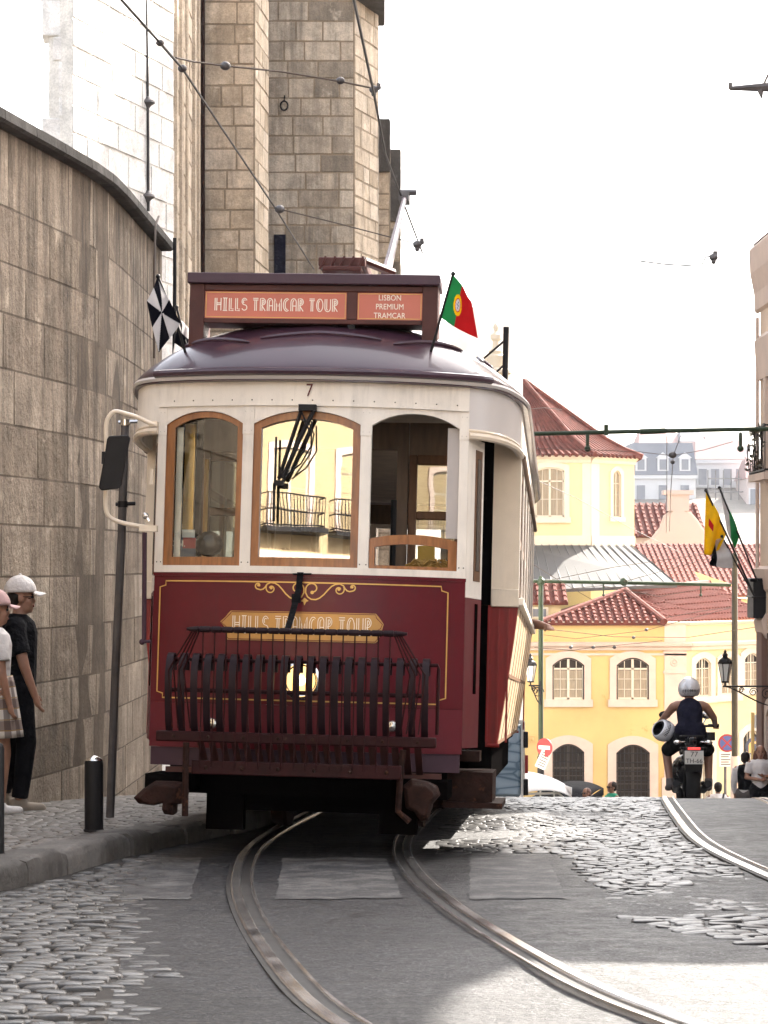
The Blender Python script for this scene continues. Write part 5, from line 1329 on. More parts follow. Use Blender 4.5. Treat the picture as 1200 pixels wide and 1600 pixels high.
b = MB(); b.tube([Vector(((x-600)*d/F, d - .7, (880-y)*d/F)) + o1 for x, y in gp[1:-1]], .1, 6); b.build('gable_coping', M['trim'], h1)
b = MB(); q = P(1056, 799, d); b.bx(q.x-.5, q.x+.5, d-.9, d-.3, q.z, q.z+.75); b.bx(q.x-.7, q.x+.7, d-1, d-.2, q.z+.75, q.z+.95); b.build('chimney', M['farpink'], h1).location = o1
# broad red roof behind the zinc roof
rr_h = empty('red_roofed_house', (14, 92, -11), label='long house under a broad pinkish tiled roof behind the zinc roof', cat='house'); ro = Vector((-14, -92, 11))
q = [P(1064, 918, 92.5), P(1215, 950, 92.5), P(1165, 872, 100), P(990, 838, 100)]
q[1].z = q[0].z - .05; q[2] = P(1200, 866, 100); q[3] = P(985, 838, 100); q[2].z = q[3].z - .35
b = MB()
n_ = 14
base = [Vector((P(985,0,92.5).x, 92.5, P(1064,918,92.5).z - .3)), Vector((P(1215,0,92.5).x, 92.5, P(1215,950,92.5).z + .3)), q[2], q[3]]
tiled(rr_h, 'roof', [v + ro for v in (base[0], Vector((base[1].x, base[1].y, base[0].z)), q[2], q[3])], 'tile2', .24, .045)
b = MB(); b.bx(base[0].x, base[1].x, 92.9, 100, -11, base[0].z - .2); o = b.build('wall', M['ltplaster'], rr_h, smooth=0); o.location = ro
b = MB(); t_ = P(1088, 897, 91.5); b.add([P(1085,893,91.8) + ro, P(1148,915,91.8) + ro, P(1100,916,91.8) + ro], [(0,2,1)]); b.add([P(1085,893,92.1) + ro, P(1148,915,92.1) + ro, P(1100,916,92.1) + ro], [(0,1,2)]); b.build('gablet', M['ltplaster'], rr_h, smooth=0)
# low roof left of the yellow house, half behind the tram
h3, o3 = house('low_house', 'low cream house with a small red roof between tram and zinc roof', X80(740), X80(884), 82.2, 85, Z80(944), 'ltplaster', 'tile', .75, .25)
b = MB(); q = P(843, 957, 82.1); b.bx(q.x-.32, q.x+.32, 82.08, 82.2, q.z-.22, q.z+.2); b.build('window', M['frame'], h3).location = o3
b = MB(); b.bx(q.x-.24, q.x+.24, 82.05, 82.075, q.z-.15, q.z+.13); b.build('window', M['farpane'], h3).location = o3
# white chapel with pinnacle behind the tram roof
wd = 70.; wc = empty('white_chapel', (P(780,0,wd).x, wd, gz(70)), label='sunlit white chapel wall with a small pinnacle just right of the tram roof', cat='chapel'); wo = Vector((-P(780,0,wd).x, -wd, -gz(70)))
b = MB(); a0, a1 = P(700,0,wd).x, P(817,0,wd).x; zt_ = (880-490)*wd/F
b.add([Vector((a0,wd-2.6,-10)),Vector((a1,wd,-10)),Vector((a1-.8,wd+1.5,-10)),Vector((a0,wd+1.5,-10)),Vector((a0,wd-2.6,zt_)),Vector((a1,wd,zt_)),Vector((a1-.8,wd+1.5,zt_)),Vector((a0,wd+1.5,zt_))], [(0,1,5,4),(1,2,6,5),(2,3,7,6),(3,0,4,7),(4,5,6,7)])
o = b.build('wall', M['canvas'], wc, smooth=0); o.location = wo
b = MB(); q = P(775, 585, wd - 1.9); k = wd/F
b.lathe([(.42,-1),(.42,.0),(.5,.02),(.5,.12),(.3,.2),(.34,.55),(.20,.62),(.24,.70),(.12,.8),(.10,1.0),(.17,1.08),(.17,1.2),(.05,1.3),(.09,1.42),(.07,1.5),(.02,1.56)], Matrix.Translation(q), 14); o = b.build('pinnacle', M['ltrim'], wc); o.location = wo

# ---- far hillside
hill = MB(); hill.grid(lambda u, v: (lerp(-140, 240, u), lerp(150, 325, v), lerp(-11, 0, v ** .8) + 14 * sstep((v - .4)/.6) + 2 * nz(u*6, v*4)), 30, 20)
tag(hill.build('hill', M['earth']), kind='structure')
FD = 290.
def far_block(px0, px1, yt, yb, d, mw, mr, roof_h, wx, floors, label, mans=False):
    x0, x1 = (px0-600)*d/F, (px1-600)*d/F; zt, zb = (880-yt)*d/F, (880-yb)*d/F - 6
    h = empty('apartment_building', ((x0+x1)/2, d, zb), label=label, cat='apartment building', group='pale apartment buildings on the far hillside'); o = Vector((-(x0+x1)/2, -d, -zb))
    b = MB(); b.bx(x0, x1, d, d + 9, zb, zt); b.bx(x0-.1, x1+.1, d - .35, d, zt - .5, zt - .05)
    q = b.build('wall', M[mw], h, smooth=0); q.location = o
    b = MB(); i = .9 if mans else 3.2
    b.hexa([(x0-.2,d-.4,zt+.01),(x1+.2,d-.4,zt+.01),(x1+.2,d+9.4,zt+.01),(x0-.2,d+9.4,zt+.01)], [(x0+.3,d+i,zt+roof_h),(x1-.3,d+i,zt+roof_h),(x1-.3,d+9-i,zt+roof_h),(x0+.3,d+9-i,zt+roof_h)])
    q = b.build('roof', M[mr], h, smooth=0); q.location = o
    for k in range(2):
        c = MB(); xx = lerp(x0, x1, .2 + .55*k); c.bx(xx-.4, xx+.4, d+3, d+4, zt + roof_h - .8, zt + roof_h + 1.1); qq = c.build('chimney', M['farwhite'], q, smooth=0); qq.location = o
    fh = (zt - zb - .8)/floors
    for f in range(floors):
        for k in range(wx):
            xx = lerp(x0, x1, (k + .5)/wx); z = zb + .6 + f*fh
            b = MB(); b.bx(xx-.75, xx+.75, d-.10, d-.002, z+.2, z+fh*.74)
            b.bx(xx-1.2, xx+1.2, d-.55, d-.10, z+.0, z+.14) if (f + k) % 2 == 0 else None
            w_ = b.build('window', M['farwhite'], h, smooth=0); w_.location = o
            b = MB(); b.bx(xx-.55, xx+.55, d-.14, d-.105, z+.32, z+fh*.70); p_ = b.build('pane', M['farpane'], w_, smooth=0); p_.location = (0,0,0)
    if mans:
        for k in range(wx):
            xx = lerp(x0, x1, (k + .5)/wx); b = MB(); b.bx(xx-.7, xx+.7, d-.3, d+1.2, zt+.5, zt+2.2); b.prism([(xx-.9, zt+2.2), (xx+.9, zt+2.2), (xx, zt+2.9)], lambda a, z: Vector((a, d-.35, z)), lambda a, z: Vector((a, d+1.2, z)))
            w_ = b.build('dormer', M['farwhite'], h, smooth=0); w_.location = o
            b = MB(); b.bx(xx-.45, xx+.45, d-.34, d-.305, zt+.65, zt+2.0); p_ = b.build('pane', M['farpane'], w_, smooth=0)
    return h
far_block(984, 1087, 742, 862, FD, 'farwhite', 'slate', 4.2, 3, 4, 'white hillside apartment building with dark slate mansard roof and dormers', True)
far_block(1088, 1166, 718, 862, FD + 6, 'farwhite', 'fartile', 2.6, 4, 5, 'tall white hillside apartment building under a reddish tiled roof')
far_block(1167, 1262, 748, 868, FD - 4, 'farpink', 'fartile', 2.6, 4, 4, 'faintly pink hillside apartment building half behind the right corner house')
far_block(880, 982, 735, 862, FD + 4, 'farpink', 'slate', 3.0, 4, 4, 'hillside apartment building mostly hidden by the turret')
far_block(1000, 1062, 694, 760, FD + 26, 'farwhite', 'fartile', 2.0, 3, 3, 'small white house standing higher behind the slate mansard roof')
far_block(1064, 1100, 690, 750, FD + 24, 'farpink', 'slate', 1.6, 2, 3, 'narrow pinkish house high on the hill beside the white one')
far_block(1104, 1170, 698, 750, FD + 29, 'farwhite', 'fartile', 1.8, 3, 2, 'wide low house on top of the far hill')
b = MB()
for k in range(7): x = P(1104 + k*12, 0, FD).x; b.tube([(x, FD-1.2, -2), (x, FD-1.2, 12)], .07, 4)
for z in range(8): b.tube([(P(1104,0,FD).x, FD-1.2, -1 + z*1.7), (P(1176,0,FD).x, FD-1.2, -1 + z*1.7)], .07, 4)
tag(b.build('scaffolding', M['grey_pole']), 'thin grey scaffolding standing before the tall white hillside building', 'scaffolding')

# ---- houses along the right of the street (their shade covers the street)
rh = empty('corner_house', (FAC, 36, gz(36)), label='house with balcony, cornice and flag poles at the right edge of the photo', cat='house'); ho = Vector((-FAC, -36, -gz(36)))
H_ = lambda v: Vector(v) + ho
fe = 39.3
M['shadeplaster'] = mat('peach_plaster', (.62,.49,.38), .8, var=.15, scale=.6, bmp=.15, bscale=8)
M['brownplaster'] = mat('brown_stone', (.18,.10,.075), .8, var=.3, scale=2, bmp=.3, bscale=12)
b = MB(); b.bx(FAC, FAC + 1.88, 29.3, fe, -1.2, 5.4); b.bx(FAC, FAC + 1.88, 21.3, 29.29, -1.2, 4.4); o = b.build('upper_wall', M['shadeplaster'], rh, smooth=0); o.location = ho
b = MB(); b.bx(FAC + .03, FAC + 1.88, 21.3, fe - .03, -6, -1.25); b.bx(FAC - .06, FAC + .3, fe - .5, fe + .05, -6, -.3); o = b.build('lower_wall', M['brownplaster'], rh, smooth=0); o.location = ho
b = MB(); b.prism([(0,4.4),(-.05,4.45),(-.06,4.75),(-.13,5.1),(-.15,5.5),(-.13,5.55),(0,5.6)], lambda a, z: (FAC + a, 29.3, z), lambda a, z: (FAC + a, fe + .3, z)); b.prism([(0,3.2),(-.05,3.2),(-.09,3.9),(0,4.0)], lambda a, z: (FAC + a, 21.3, z), lambda a, z: (FAC + a, fe + .1, z)); b.prism([(0,-.5),(-.04,-.45),(-.08,-.2),(-.10,-.1),(0,-.05)], lambda a, z: (FAC + a, 21.3, z), lambda a, z: (FAC + a, fe + .12, z))
b.prism([(0,-1.3),(-.06,-1.2),(-.09,-1.0),(-.03,-.9),(0,-.85)], lambda a, z: (FAC + a, fe - .7, z), lambda a, z: (FAC + a, fe + .16, z))
o = b.build('cornice', M['trim'], rh, smooth=0); o.location = ho
b = MB(); b.bx(FAC + 1.9, FAC + 3.8, 29.3, 41, -6, 17.8); o = b.build('wall_shade_block', M['shadeplaster'], rh, smooth=0); o.location = ho  # unseen block added to keep the left street wall in shade
b = MB(); b.hexa([(FAC-.1,29.3,5.61),(FAC+1.88,29.3,5.61),(FAC+1.88,fe+.3,5.61),(FAC-.1,fe+.3,5.61)], [(FAC+1.2,29.3,6.1),(FAC+1.88,29.3,6.1),(FAC+1.88,fe-1,6.1),(FAC+1.2,fe-1,6.1)]); o = b.build('roof', M['tile'], rh, smooth=0); o.location = ho
b = MB(); b.tube([H_((FAC-.06, fe-.06, -.8)), H_((FAC-.06, fe-.06, 4.3))], .035, 6); b.build('downpipe', M['trim'], rh)
for k in range(4):
    yy = 28.4 + k*3.2; bal = empty('balcony', (0,0,0)); bal.parent = rh
    b = MB(); b.bx(FAC - .29, FAC, yy - .8, yy + .8, 1.40, 1.52); b.prism([(0,1.0),(-.08,1.0),(-.25,1.39),(0,1.39)], lambda a, z: (FAC + a, yy-.6, z), lambda a, z: (FAC + a, yy-.4, z)); o = b.build('slab', M['trim'], bal, smooth=0); o.location = ho
    b = MB(); y0, y1 = yy - .78, yy + .78; ring_ = [H_((FAC, y0, 0)), H_((FAC-.27, y0, 0)), H_((FAC-.27, y1, 0)), H_((FAC, y1, 0))]
    for z in (1.56, 2.30): b.tube([v + Vector((0,0,z)) for v in ring_], .018, 5)
    for j in range(15): b.tube([H_((FAC-.27, lerp(y0,y1,j/14), 1.52)), H_((FAC-.27 - .04*math.sin(j), lerp(y0,y1,j/14), 1.9)), H_((FAC-.27, lerp(y0,y1,j/14), 2.3))], .009, 4)
    for j in range(1,4): 
        for y_ in (y0, y1): b.tube([H_((FAC-.065*j, y_, 1.52)), H_((FAC-.065*j, y_, 2.3))], .009, 4)
    b.build('railing', M['black'], bal)
    b = MB(); rn = random.Random(k)
    for j in range(70): 
        c = H_((FAC - .27 - rn.uniform(0,.08), lerp(y0, y1, rn.random()), 1.6 + .75*rn.random()**1.5)); u_ = Vector((rn.uniform(-1,1), rn.uniform(-1,1), rn.uniform(-1,1))).normalized()*.05; v_ = u_.orthogonal().normalized()*.03
        b.add([c-u_, c+v_, c+u_, c-v_], [(0,1,2,3)])
    if k == 3: b.build('foliage', mat('balcony_leaves', (.06,.05,.03), .7, var=.4), bal)
    window(rh, H_((FAC, yy, 1.55)), (0,1,0), 1.0, 2.1, .1, (-1,0,0), cols=2, rows=3, trim='trim', tw=.15)
    window(rh, H_((FAC + .03, yy, gz(yy) + .1)), (0,1,0), 1.1, 2.3, .2, (-1,0,0), cols=2, rows=3, fm='dframe', curtain=False, trim='trim', tw=.18, sill=False)
# dark wall kiosk / bracket box under the flags
b = MB(); b.bx(FAC - .22, FAC + .05, fe - .6, fe + .05, -.95, -.32); b.bx(FAC - .28, FAC + .05, fe - .64, fe + .1, -.32, -.26); b.bx(FAC - .25, FAC + .05, fe - .62, fe + .07, -.60, -.57)
o = b.build('wall_box', M['black'], rh, smooth=0, bevel=.01); o.location = ho

# tall tenement nearer the camera, beyond the right edge; its opening is shaped to throw the sun patch
tn = empty('tenement', (FAC, 10, gz(10)), label='tall peach tenement along the right pavement, its opening shaped for the sun patch', cat='house'); no = Vector((-FAC, -10, -gz(10)))
yA, yB = -24., 21.2; zA, zB = -4.5, 13.
prof = [(yA, zA), (8.6, zA), (8.6, 6.3), (8.8, 6.72), (14.3, 6.66), (15.1, 6.56), (15.6, 6.42), (15.86, 6.15), (15.8, 5.98), (13.3, 3.78), (13.1, 3.5), (13.1, zA), (yB, zA), (yB, zB), (yA, zB)]
b = MB(); b.prism(prof, lambda y, z: Vector((FAC, y, z)) + no, lambda y, z: Vector((FAC + .25, y, z)) + no); b.build('street_wall', M['shadeplaster'], tn, smooth=0)
b = MB(); b.hexa([Vector(v) + no for v in ((FAC-.4,yA,13.01),(FAC+2.2,yA,13.01),(FAC+2.2,yB,13.01),(FAC-.4,yB,13.01))], [Vector(v) + no for v in ((FAC+.8,yA,14.2),(FAC+1.2,yA,14.2),(FAC+1.2,yB,14.2),(FAC+.8,yB,14.2))]); b.build('roof', M['tile'], tn, smooth=0)
for f in range(4):
    for k in range(11):
        yy = -21 + 4.2*k
        if (f < 3 and 7.2 < yy < 17) or yy > 20.5: continue
        window(tn, Vector((FAC, yy, max(gz(yy) + .3, -2.4) + 3.3*f)) + no, (0,1,0), 1.05, 2.0, .15, (-1,0,0), cols=2, rows=3, trim='trim', tw=.16, curtain=f > 0)

# unseen tall block, added to shade the splays of the church tower
t2_ = empty('church_shade_block', (12, 60, gz(60)), label='unseen tall block added beyond the right corner to shade the church tower', cat='house'); to2 = Vector((-12, -60, -gz(60)))
b = MB(); b.bx(12, 20, 55, 69, -10, 27); b.bx(11.9, 20.1, 54.9, 69.1, 26.6, 27.4); o = b.build('wall', M['shadeplaster'], t2_, smooth=0); o.location = to2
b = MB(); b.hexa([(11.8,54.8,27.42),(20.2,54.8,27.42),(20.2,69.2,27.42),(11.8,69.2,27.42)], [(14,57,29),(17,57,29),(17,66,29),(14,66,29)]); o = b.build('roof', M['tile'], t2_, smooth=0); o.location = to2
for f in range(6):
    for k in range(3): window(t2_, Vector((12, 57.6 + 4.2*k, -6 + 4.6*f)) + to2, (0,1,0), 1.1, 2.0, .1, (-1,0,0), cols=2, rows=3, trim='trim', tw=.16)
bd = empty('cream_house', (-10.5, -37, gz(-37)), (0,0,R(-38)), 'sunny cream house with iron balconies, mirrored in the tram windscreen', 'house')  # house behind the camera that the windscreen mirrors
b = MB(); b.bx(-9, 9, -8, 0, -2, 5.2); b.build('lower_wall', mat('sunny_cream', (.50,.40,.27), .8, var=.15, scale=.8), bd, smooth=0)
b = MB(); b.bx(-9, 9, -8, -.01, 5.25, 16); b.build('upper_wall', mat('warm_cream', (.36,.27,.15), .8, var=.12, scale=.6), bd, smooth=0)
b = MB(); b.bx(-9, 9, -.3, .12, 5.0, 5.3); b.bx(-9, 9, -.3, .2, 15.6, 16); b.build('string_course', M['trim'], bd, smooth=0)
for f in range(3):
    for k in range(6):
        x = -6 + 2.15*k; z = 1.3 + 4.4*f
        window(bd, (x, .01, z + .3), (1,0,0), 1.1, 2.3, .1, (0,1,0), cols=2, rows=3, trim='trim', tw=.16)
        if f:
            b = MB(); b.bx(x-.95, x+.95, .0, .6, z+.1, z+.22)
            for q_ in range(19): b.tube([(lerp(x-.88,x+.88,q_/18), .47, z+.2), (lerp(x-.88,x+.88,q_/18), .47, z+1.15)], .014, 4)
            for zz_ in (.28, .7, 1.15): b.tube([(x-.88,.02,z+zz_),(x-.88,.47,z+zz_),(x+.88,.47,z+zz_),(x+.88,.02,z+zz_)], .022, 4)
            b.build('balcony_railing', M['black'], bd)
# ================================================================== street furniture
def at_ground(x, d, up=0): return Vector((x, d, gz(d) + up))
# bollards
for k, (x, d, hgt, lab) in enumerate(((-1.69, 13.05, .43, 'short black iron bollard with a pale worn top beside the leaning pole'), (-1.945, 11.15, .56, 'black iron bollard cut off by the left edge of the photo'))):
    bo = empty('bollard', at_ground(x, d, .115), label=lab, cat='bollard', group='black bollards along the left kerb')
    b = MB(); b.lathe([(.060,-.02),(.060,.02),(.055,.025),(.055,hgt-.02),(.050,hgt-.004)], n=20); b.build('post', M['black'], bo)
    b = MB(); b.lathe([(.052,hgt-.005),(.046,hgt+.004),(.02,hgt+.018),(.001,hgt+.022)], n=20, cap=False); b.build('cap', M['chrome'] if k == 0 else M['black'], bo)
# leaning pole
pd = 14.7; lp = empty('leaning_pole', at_ground(P(172,0,pd).x, pd, .115), label='thin leaning grey pole with two clamps in front of the stone wall', cat='pole'); po = -Vector(lp.location)
b = MB(); b.tube([P(172,1277,pd) + po, P(180,1060,pd) + po, P(190,840,pd) + po, P(196,655,pd) + po], .028, 10); b.build('pole', M['grey_pole'], lp)
for py in (660, 788):
    b = MB(); c = P(lerp(190, 196, (840-py)/185), py, pd) + po; b.tube([c + Vector((-.045,0,0)), c + Vector((.085,-.01,.005))], .014, 6); b.lathe([(.034,-.02),(.034,.02)], Matrix.Translation(c), 12); b.build('clamp', M['chrome'] if py < 700 else M['black'], lp)
# cable down the wall
def wire(name, pts, r, label, cat='cable', m='wire', group=None):
    b = MB(); b.tube(pts, r, 5); return tag(b.build(name, M[m]), label, cat, group)
def sag(a, c, s, n=14): return [a.lerp(c, i/n) - Vector((0,0,s*4*(i/n)*(1-i/n))) for i in range(n+1)]
wd_ = lambda px: 21.2
wire('wall_cable', [P(248,338,22.4), P(243,352,22.2), P(242,380,22.1), P(241,430,22.0), P(241,560,22.0)], .012, 'thin dark cable hanging down the stone wall behind the chequered flag', m='brownwire')
b = MB(); b.tube([P(273,372,24.6), P(273,440,24.6), P(272,560,24.6)], .022, 6); tag(b.build('wall_conduit', M['black']), 'black pipe down the end corner of the stone wall', 'pipe')
# vertical cable with insulators on the sunlit buttress
vc = empty('insulated_cable', P(231,310,33.0), label='vertical cable with two porcelain insulators before the sunlit buttress', cat='cable'); vo = -Vector(vc.location)
b = MB(); b.tube([P(228,-20,33) + vo, P(231,160,33) + vo, P(232,330,33) + vo], .022, 6); b.build('cable', M['wire'], vc)
for py in (160, 307):
    b = MB(); b.lathe([(.02,-.09),(.05,-.05),(.11,-.01),(.10,.02),(.05,.05),(.02,.09)], Matrix.Translation(P(231,py,33) + vo), 12); b.build('insulator', M['grey_pole'], vc)

# overhead lines
def insul(b, c, r=.05, ax=None): b.ell(c, (r*1.2, r, r), 10, 7)
def line(name, pts, r, label, beads=(), m='wire', extra=None, g='overhead wires above the tram'):
    o = empty(name, pts[0], label=label, cat='overhead wire', group=g); oo = -Vector(pts[0])
    b = MB(); b.tube([p + oo for p in pts], r, 6); b.build('wire_run', M[m], o)
    for c, rr in beads: b = MB(); insul(b, c + oo, rr); b.build('insulator', M['grey_pole'], o)
    if extra: extra(o, oo)
    return o
line('trolley_wire', [P(150,-50,14.6), P(190,0,15), P(250,67,16), P(285,107,17), P(345,198,19.5), P(430,325,24), P(490,420,29)], .010, 'slanting dark wire from the top left corner down to the roof sign', [(P(250,67,16), .026), (P(285,107,17), .03)])
line('trolley_wire', [P(548,-30,14.6), P(553,0,15), P(570,80,16.6), P(585,150,18), P(602,240,20), P(626,305,22.4), P(660,395,27)], .011, 'dark contact wire running down past the apse corner to the trolley pole head')
def ear(px, py, d, sx):
    def f(o, oo):
        b = MB(); c = P(px, py, d) + oo; k = .8*d/F; b.cap(c, c + Vector((sx*k, 0, 4*k)), 4*k, 5*k, 8); b.ell(c, (9*k, 8*k, 8*k), 10, 7); b.box(c + Vector((sx*k, 0, 6*k)), (8*k, 8*k, 12*k)); b.cap(c, c - Vector((0, 0, 9*k)), 4*k, 5*k, 8); b.build('wire_clamp', M['grey_pole'], o)
    return f
line('span_wire', [P(275,90,17.0), P(300,96,17.2), P(352,103,17.4), P(440,112,17.7), P(530,127,18), P(583,138,18)], .0075, 'sagging span wire with a knot of insulators across the church tower', [(P(352,103,17.4), .035), (P(532,126,18), .03)], m='brownwire', extra=ear(584, 140, 18, 10))
line('span_wire', [P(428,325,24), P(450,330,24), P(520,347,23.6), P(600,368,23.2), P(648,380,23)], .007, 'thin lower span wire from the slanting wire to a hanging clamp in the sky', [(P(437,327,24), .045)], m='brownwire', extra=ear(652, 382, 23, 9))
line('span_wire', [P(1000,408,26), P(1040,413,26), P(1092,416,26), P(1098,412,26), P(1102,402,26), P(1112,399,26)], .010, 'faint short wire ending in a hooked clamp in the white sky', m='grey_pole', extra=ear(1115, 402, 26, 3))
line('span_wire', [P(1188,142,18), P(1196,126,18), P(1212,90,18)], .010, 'wire with a long grey clamp arm at the upper right edge', m='brownwire', extra=lambda o, oo: (lambda b: (b.cap(P(1142,138,18)+oo, P(1200,136,18)+oo, .018, .04, 8), b.box(P(1141,134,18)+oo, (.03,.03,.05)), b.cap(P(1188,140,18)+oo, P(1190,152,18)+oo, .03, .01, 8), b.build('clamp_arm', M['grey_pole'], o)))(MB()))
# rigid cross arms and poles
def fitting(b, c, k): b.cap(c, c - Vector((0,0,k)), .03, .025, 6); b.ell(c - Vector((0,0,k)), .05, 8, 6)
ga = empty('cross_tube', P(1000,674,33.5), label='long green tube spanning the street high above the roofs', cat='cross tube'); go = -Vector(ga.location)
b = MB(); b.tube([Vector((-.9, 33.5, 1.93)) + go, P(820,678,33.5) + go, P(1000,674,33.5) + go, P(1200,670,33.5) + go, Vector((FAC, 33.5, 2.02)) + go], .034, 10); b.build('tube', M['green_iron'], ga)
b = MB(); b.tube([P(1000,674.5,33.45) + go, P(1040,673,33.45) + go], .044, 10)
for px in (918, 1157): fitting(b, P(px, 678, 33.5) + go, .22)
b.box(P(947,672,33.5) + go, (.06,.1,.16)); b.build('fitting', M['green_iron'], ga)
pD = 72.; pg = gz(pD)
for px, top, r, lab, m in ((1148, 868, .105, 'tall olive tram pole right of the motorcyclist with the lower cross tube', 'olive_iron'), (845, 905, .085, 'green tram pole beside the tram carrying the no entry sign', 'green_iron')):
    pl_ = empty('tram_pole', (P(px,0,pD).x, pD, pg), label=lab, cat='pole', group='tram poles on the square'); h = (880-top)*pD/F - pg
    b = MB(); b.lathe([(r*1.25,-.5),(r*1.25,1.3),(r,1.4),(r*.92,h),(r*.5,h+.1)], n=14); b.build('pole', M[m], pl_)
    b = MB(); b.lathe([(r*1.3,1.0),(r*1.3,3.0)], n=14); b.build('sticker_band', M['trim'] if px > 1000 else M['black'], pl_)
ca = empty('cross_tube', P(1000,912,pD), label='lower green cross tube between the two tram poles over the square', cat='cross tube'); cao = -Vector(ca.location)
b = MB(); b.tube([P(830,908,pD) + cao, P(1000,911,pD) + cao, P(1142,914,pD) + cao], .058, 8); b.build('tube', M['green_iron'], ca)
b = MB()
for px in (943, 1095): fitting(b, P(px, 914, pD) + cao, .32)
for px in (845, 975): b.ell(P(px, 909, pD) + cao, .14, 8, 6)
b.build('fitting', M['green_iron'], ca)
G2 = 'thin wires crossing in front of the yellow house'
wl = [
 ([P(820,742,60), P(900,778,62), P(985,825,66), P(1060,862,70)], 'thin wire slanting down across the turret wall'),
 ([P(800,700,33), P(905,702,33.4), P(1000,706,33.6), P(1050,712,33.6)], 'dark wire from the turret roof to the star shaped clamp'),
 ([P(1050,712,33.6), P(1100,703,33.5), P(1145,690,33.5)], 'dark wire from the star shaped clamp up to the green tube'),
 ([P(1042,682,33.4), P(1042,760,40), P(1041,832,48)], 'near vertical wire below the green tube, left of two'),
 ([P(1064,680,33.4), P(1052,712,33.6), P(1048,770,40), P(1046,830,48)], 'near vertical wire through the star shaped clamp'),
 ([P(852,908,71), P(960,886,71), P(1100,866,71)], 'wire rising right from the lower cross tube over the zinc roof'),
 ([P(975,909,71), P(1060,885,71), P(1120,870,71)], 'wire rising right from the middle of the lower cross tube'),
 ([P(830,880,71), P(870,905,71), P(930,940,71)], 'short wire slanting down in front of the zinc roof'),
 ([P(845,925,71.5), P(940,915,71.5), P(1030,932,71.5), P(1095,920,71.5)], 'sagging wire just below the lower cross tube'),
 ([P(835,1012,66), P(895,1016,66), P(930,1011,66), P(1000,1005,66), P(1035,1001,66)], 'wire with clamps running along the house cornice'),
 ([P(850,992,68), P(900,998,68), P(1010,985,68), P(1140,950,68)], 'wire rising right across the attic band of the yellow house'),
 ([P(846,975,71), P(856,983,70), P(960,995,69), P(1075,996,68), P(1180,980,67)], 'sagging wire below the eave of the yellow house'),
 ([P(820,640,40), P(850,637,41), P(878,640,42)], 'short dark wire on the turret roof'),
 ([P(1040,965,70), P(1095,955,70), P(1145,948,70)], 'dark wire against the pink roof beside the olive pole'),
]
for k, (p_, lab) in enumerate(wl):
    beads = [(P(1051,711,33.6), .05), (P(1051,722,33.6), .03)] if k == 4 else ([(P(px, 1011.5, 66), .05) for px in (892, 927, 960)] if k == 9 else ([(P(990,996,69), .05), (P(1010,984,69), .05)] if k == 11 else []))
    line('wire', p_, .0042 * p_[0].y / 33 + .001, lab, beads, m='brownwire', g=G2)

# lanterns
def lantern(name, c, k, arm, label, lit=False):
    """c = middle of the glass, k = size factor, arm = vector from the lamp foot to its wall"""
    l = empty(name, c, label=label, cat='street lamp', group='iron wall lanterns')
    b = MB(); b.lathe([(.075*k,-.26*k),(.15*k,.14*k)], n=6, cap=False); b.build('glass_panes', M['lampglass'], l, smooth=0)
    b = MB()
    for j in range(6):
        a = 2*PI*j/6; b.tube([(.076*k*math.cos(a), .076*k*math.sin(a), -.26*k), (.151*k*math.cos(a), .151*k*math.sin(a), .14*k)], .010*k, 4)
    b.lathe([(.085*k,-.30*k),(.085*k,-.26*k)], n=6); b.lathe([(.165*k,.13*k),(.165*k,.16*k)], n=6); b.lathe([(.16*k,.16*k),(.13*k,.22*k),(.06*k,.27*k),(.055*k,.31*k),(.075*k,.32*k),(.03*k,.37*k),(.035*k,.40*k),(.002,.45*k)], n=12)
    b.tube([(0,0,-.30*k), (0,0,-.40*k)], .022*k, 6); b.build('lamp_frame', M['black'], l, smooth=20)
    b = MB(); b.ell((0,0,-.06*k), (.05*k,.05*k,.09*k), 10, 7); b.build('bulb', M['signwhite'], l)
    b = MB(); a = Vector((0,0,-.38*k)); e = a + arm; s = arm.length; ux = arm.normalized()
    b.tube([a - ux*.05*k, e], .022*k, 6); b.tube([e + Vector((0,0,.12*k)), e - Vector((0,0,.5*k))], .022*k, 6)
    b.tube([a + ux*s*t + Vector((0,0,-.46*k*math.sin(PI*.5*t)**1.4)) for t in [i/14 for i in range(15)]], .016*k, 5)
    for q, (t, zc__, r) in enumerate(((.30,-.085,.065),(.52,-.13,.10),(.78,-.17,.15))):
        b.tube([a + ux*(s*t + r*k*(1-.75*i/24)*math.cos(i*.42)) + Vector((0,0,k*(zc__ + r*(1-.75*i/24)*math.sin(i*.42)))) for i in range(25)], .011*k, 4)
    b.build('scroll_bracket', M['black'], l); return l
lc = P(1133, 1046, 37.3); lantern('street_lamp', lc, .74, Vector((FAC - lc.x - .02, 0, 0)), 'iron lantern on a scrolled bracket fixed to the right corner house')
lc = P(829, 1048, pD - .1); lantern('street_lamp', lc, 1.25, Vector((P(844,0,pD).x - lc.x, 0, 0)), 'iron lantern half hidden behind the tram on the green tram pole')

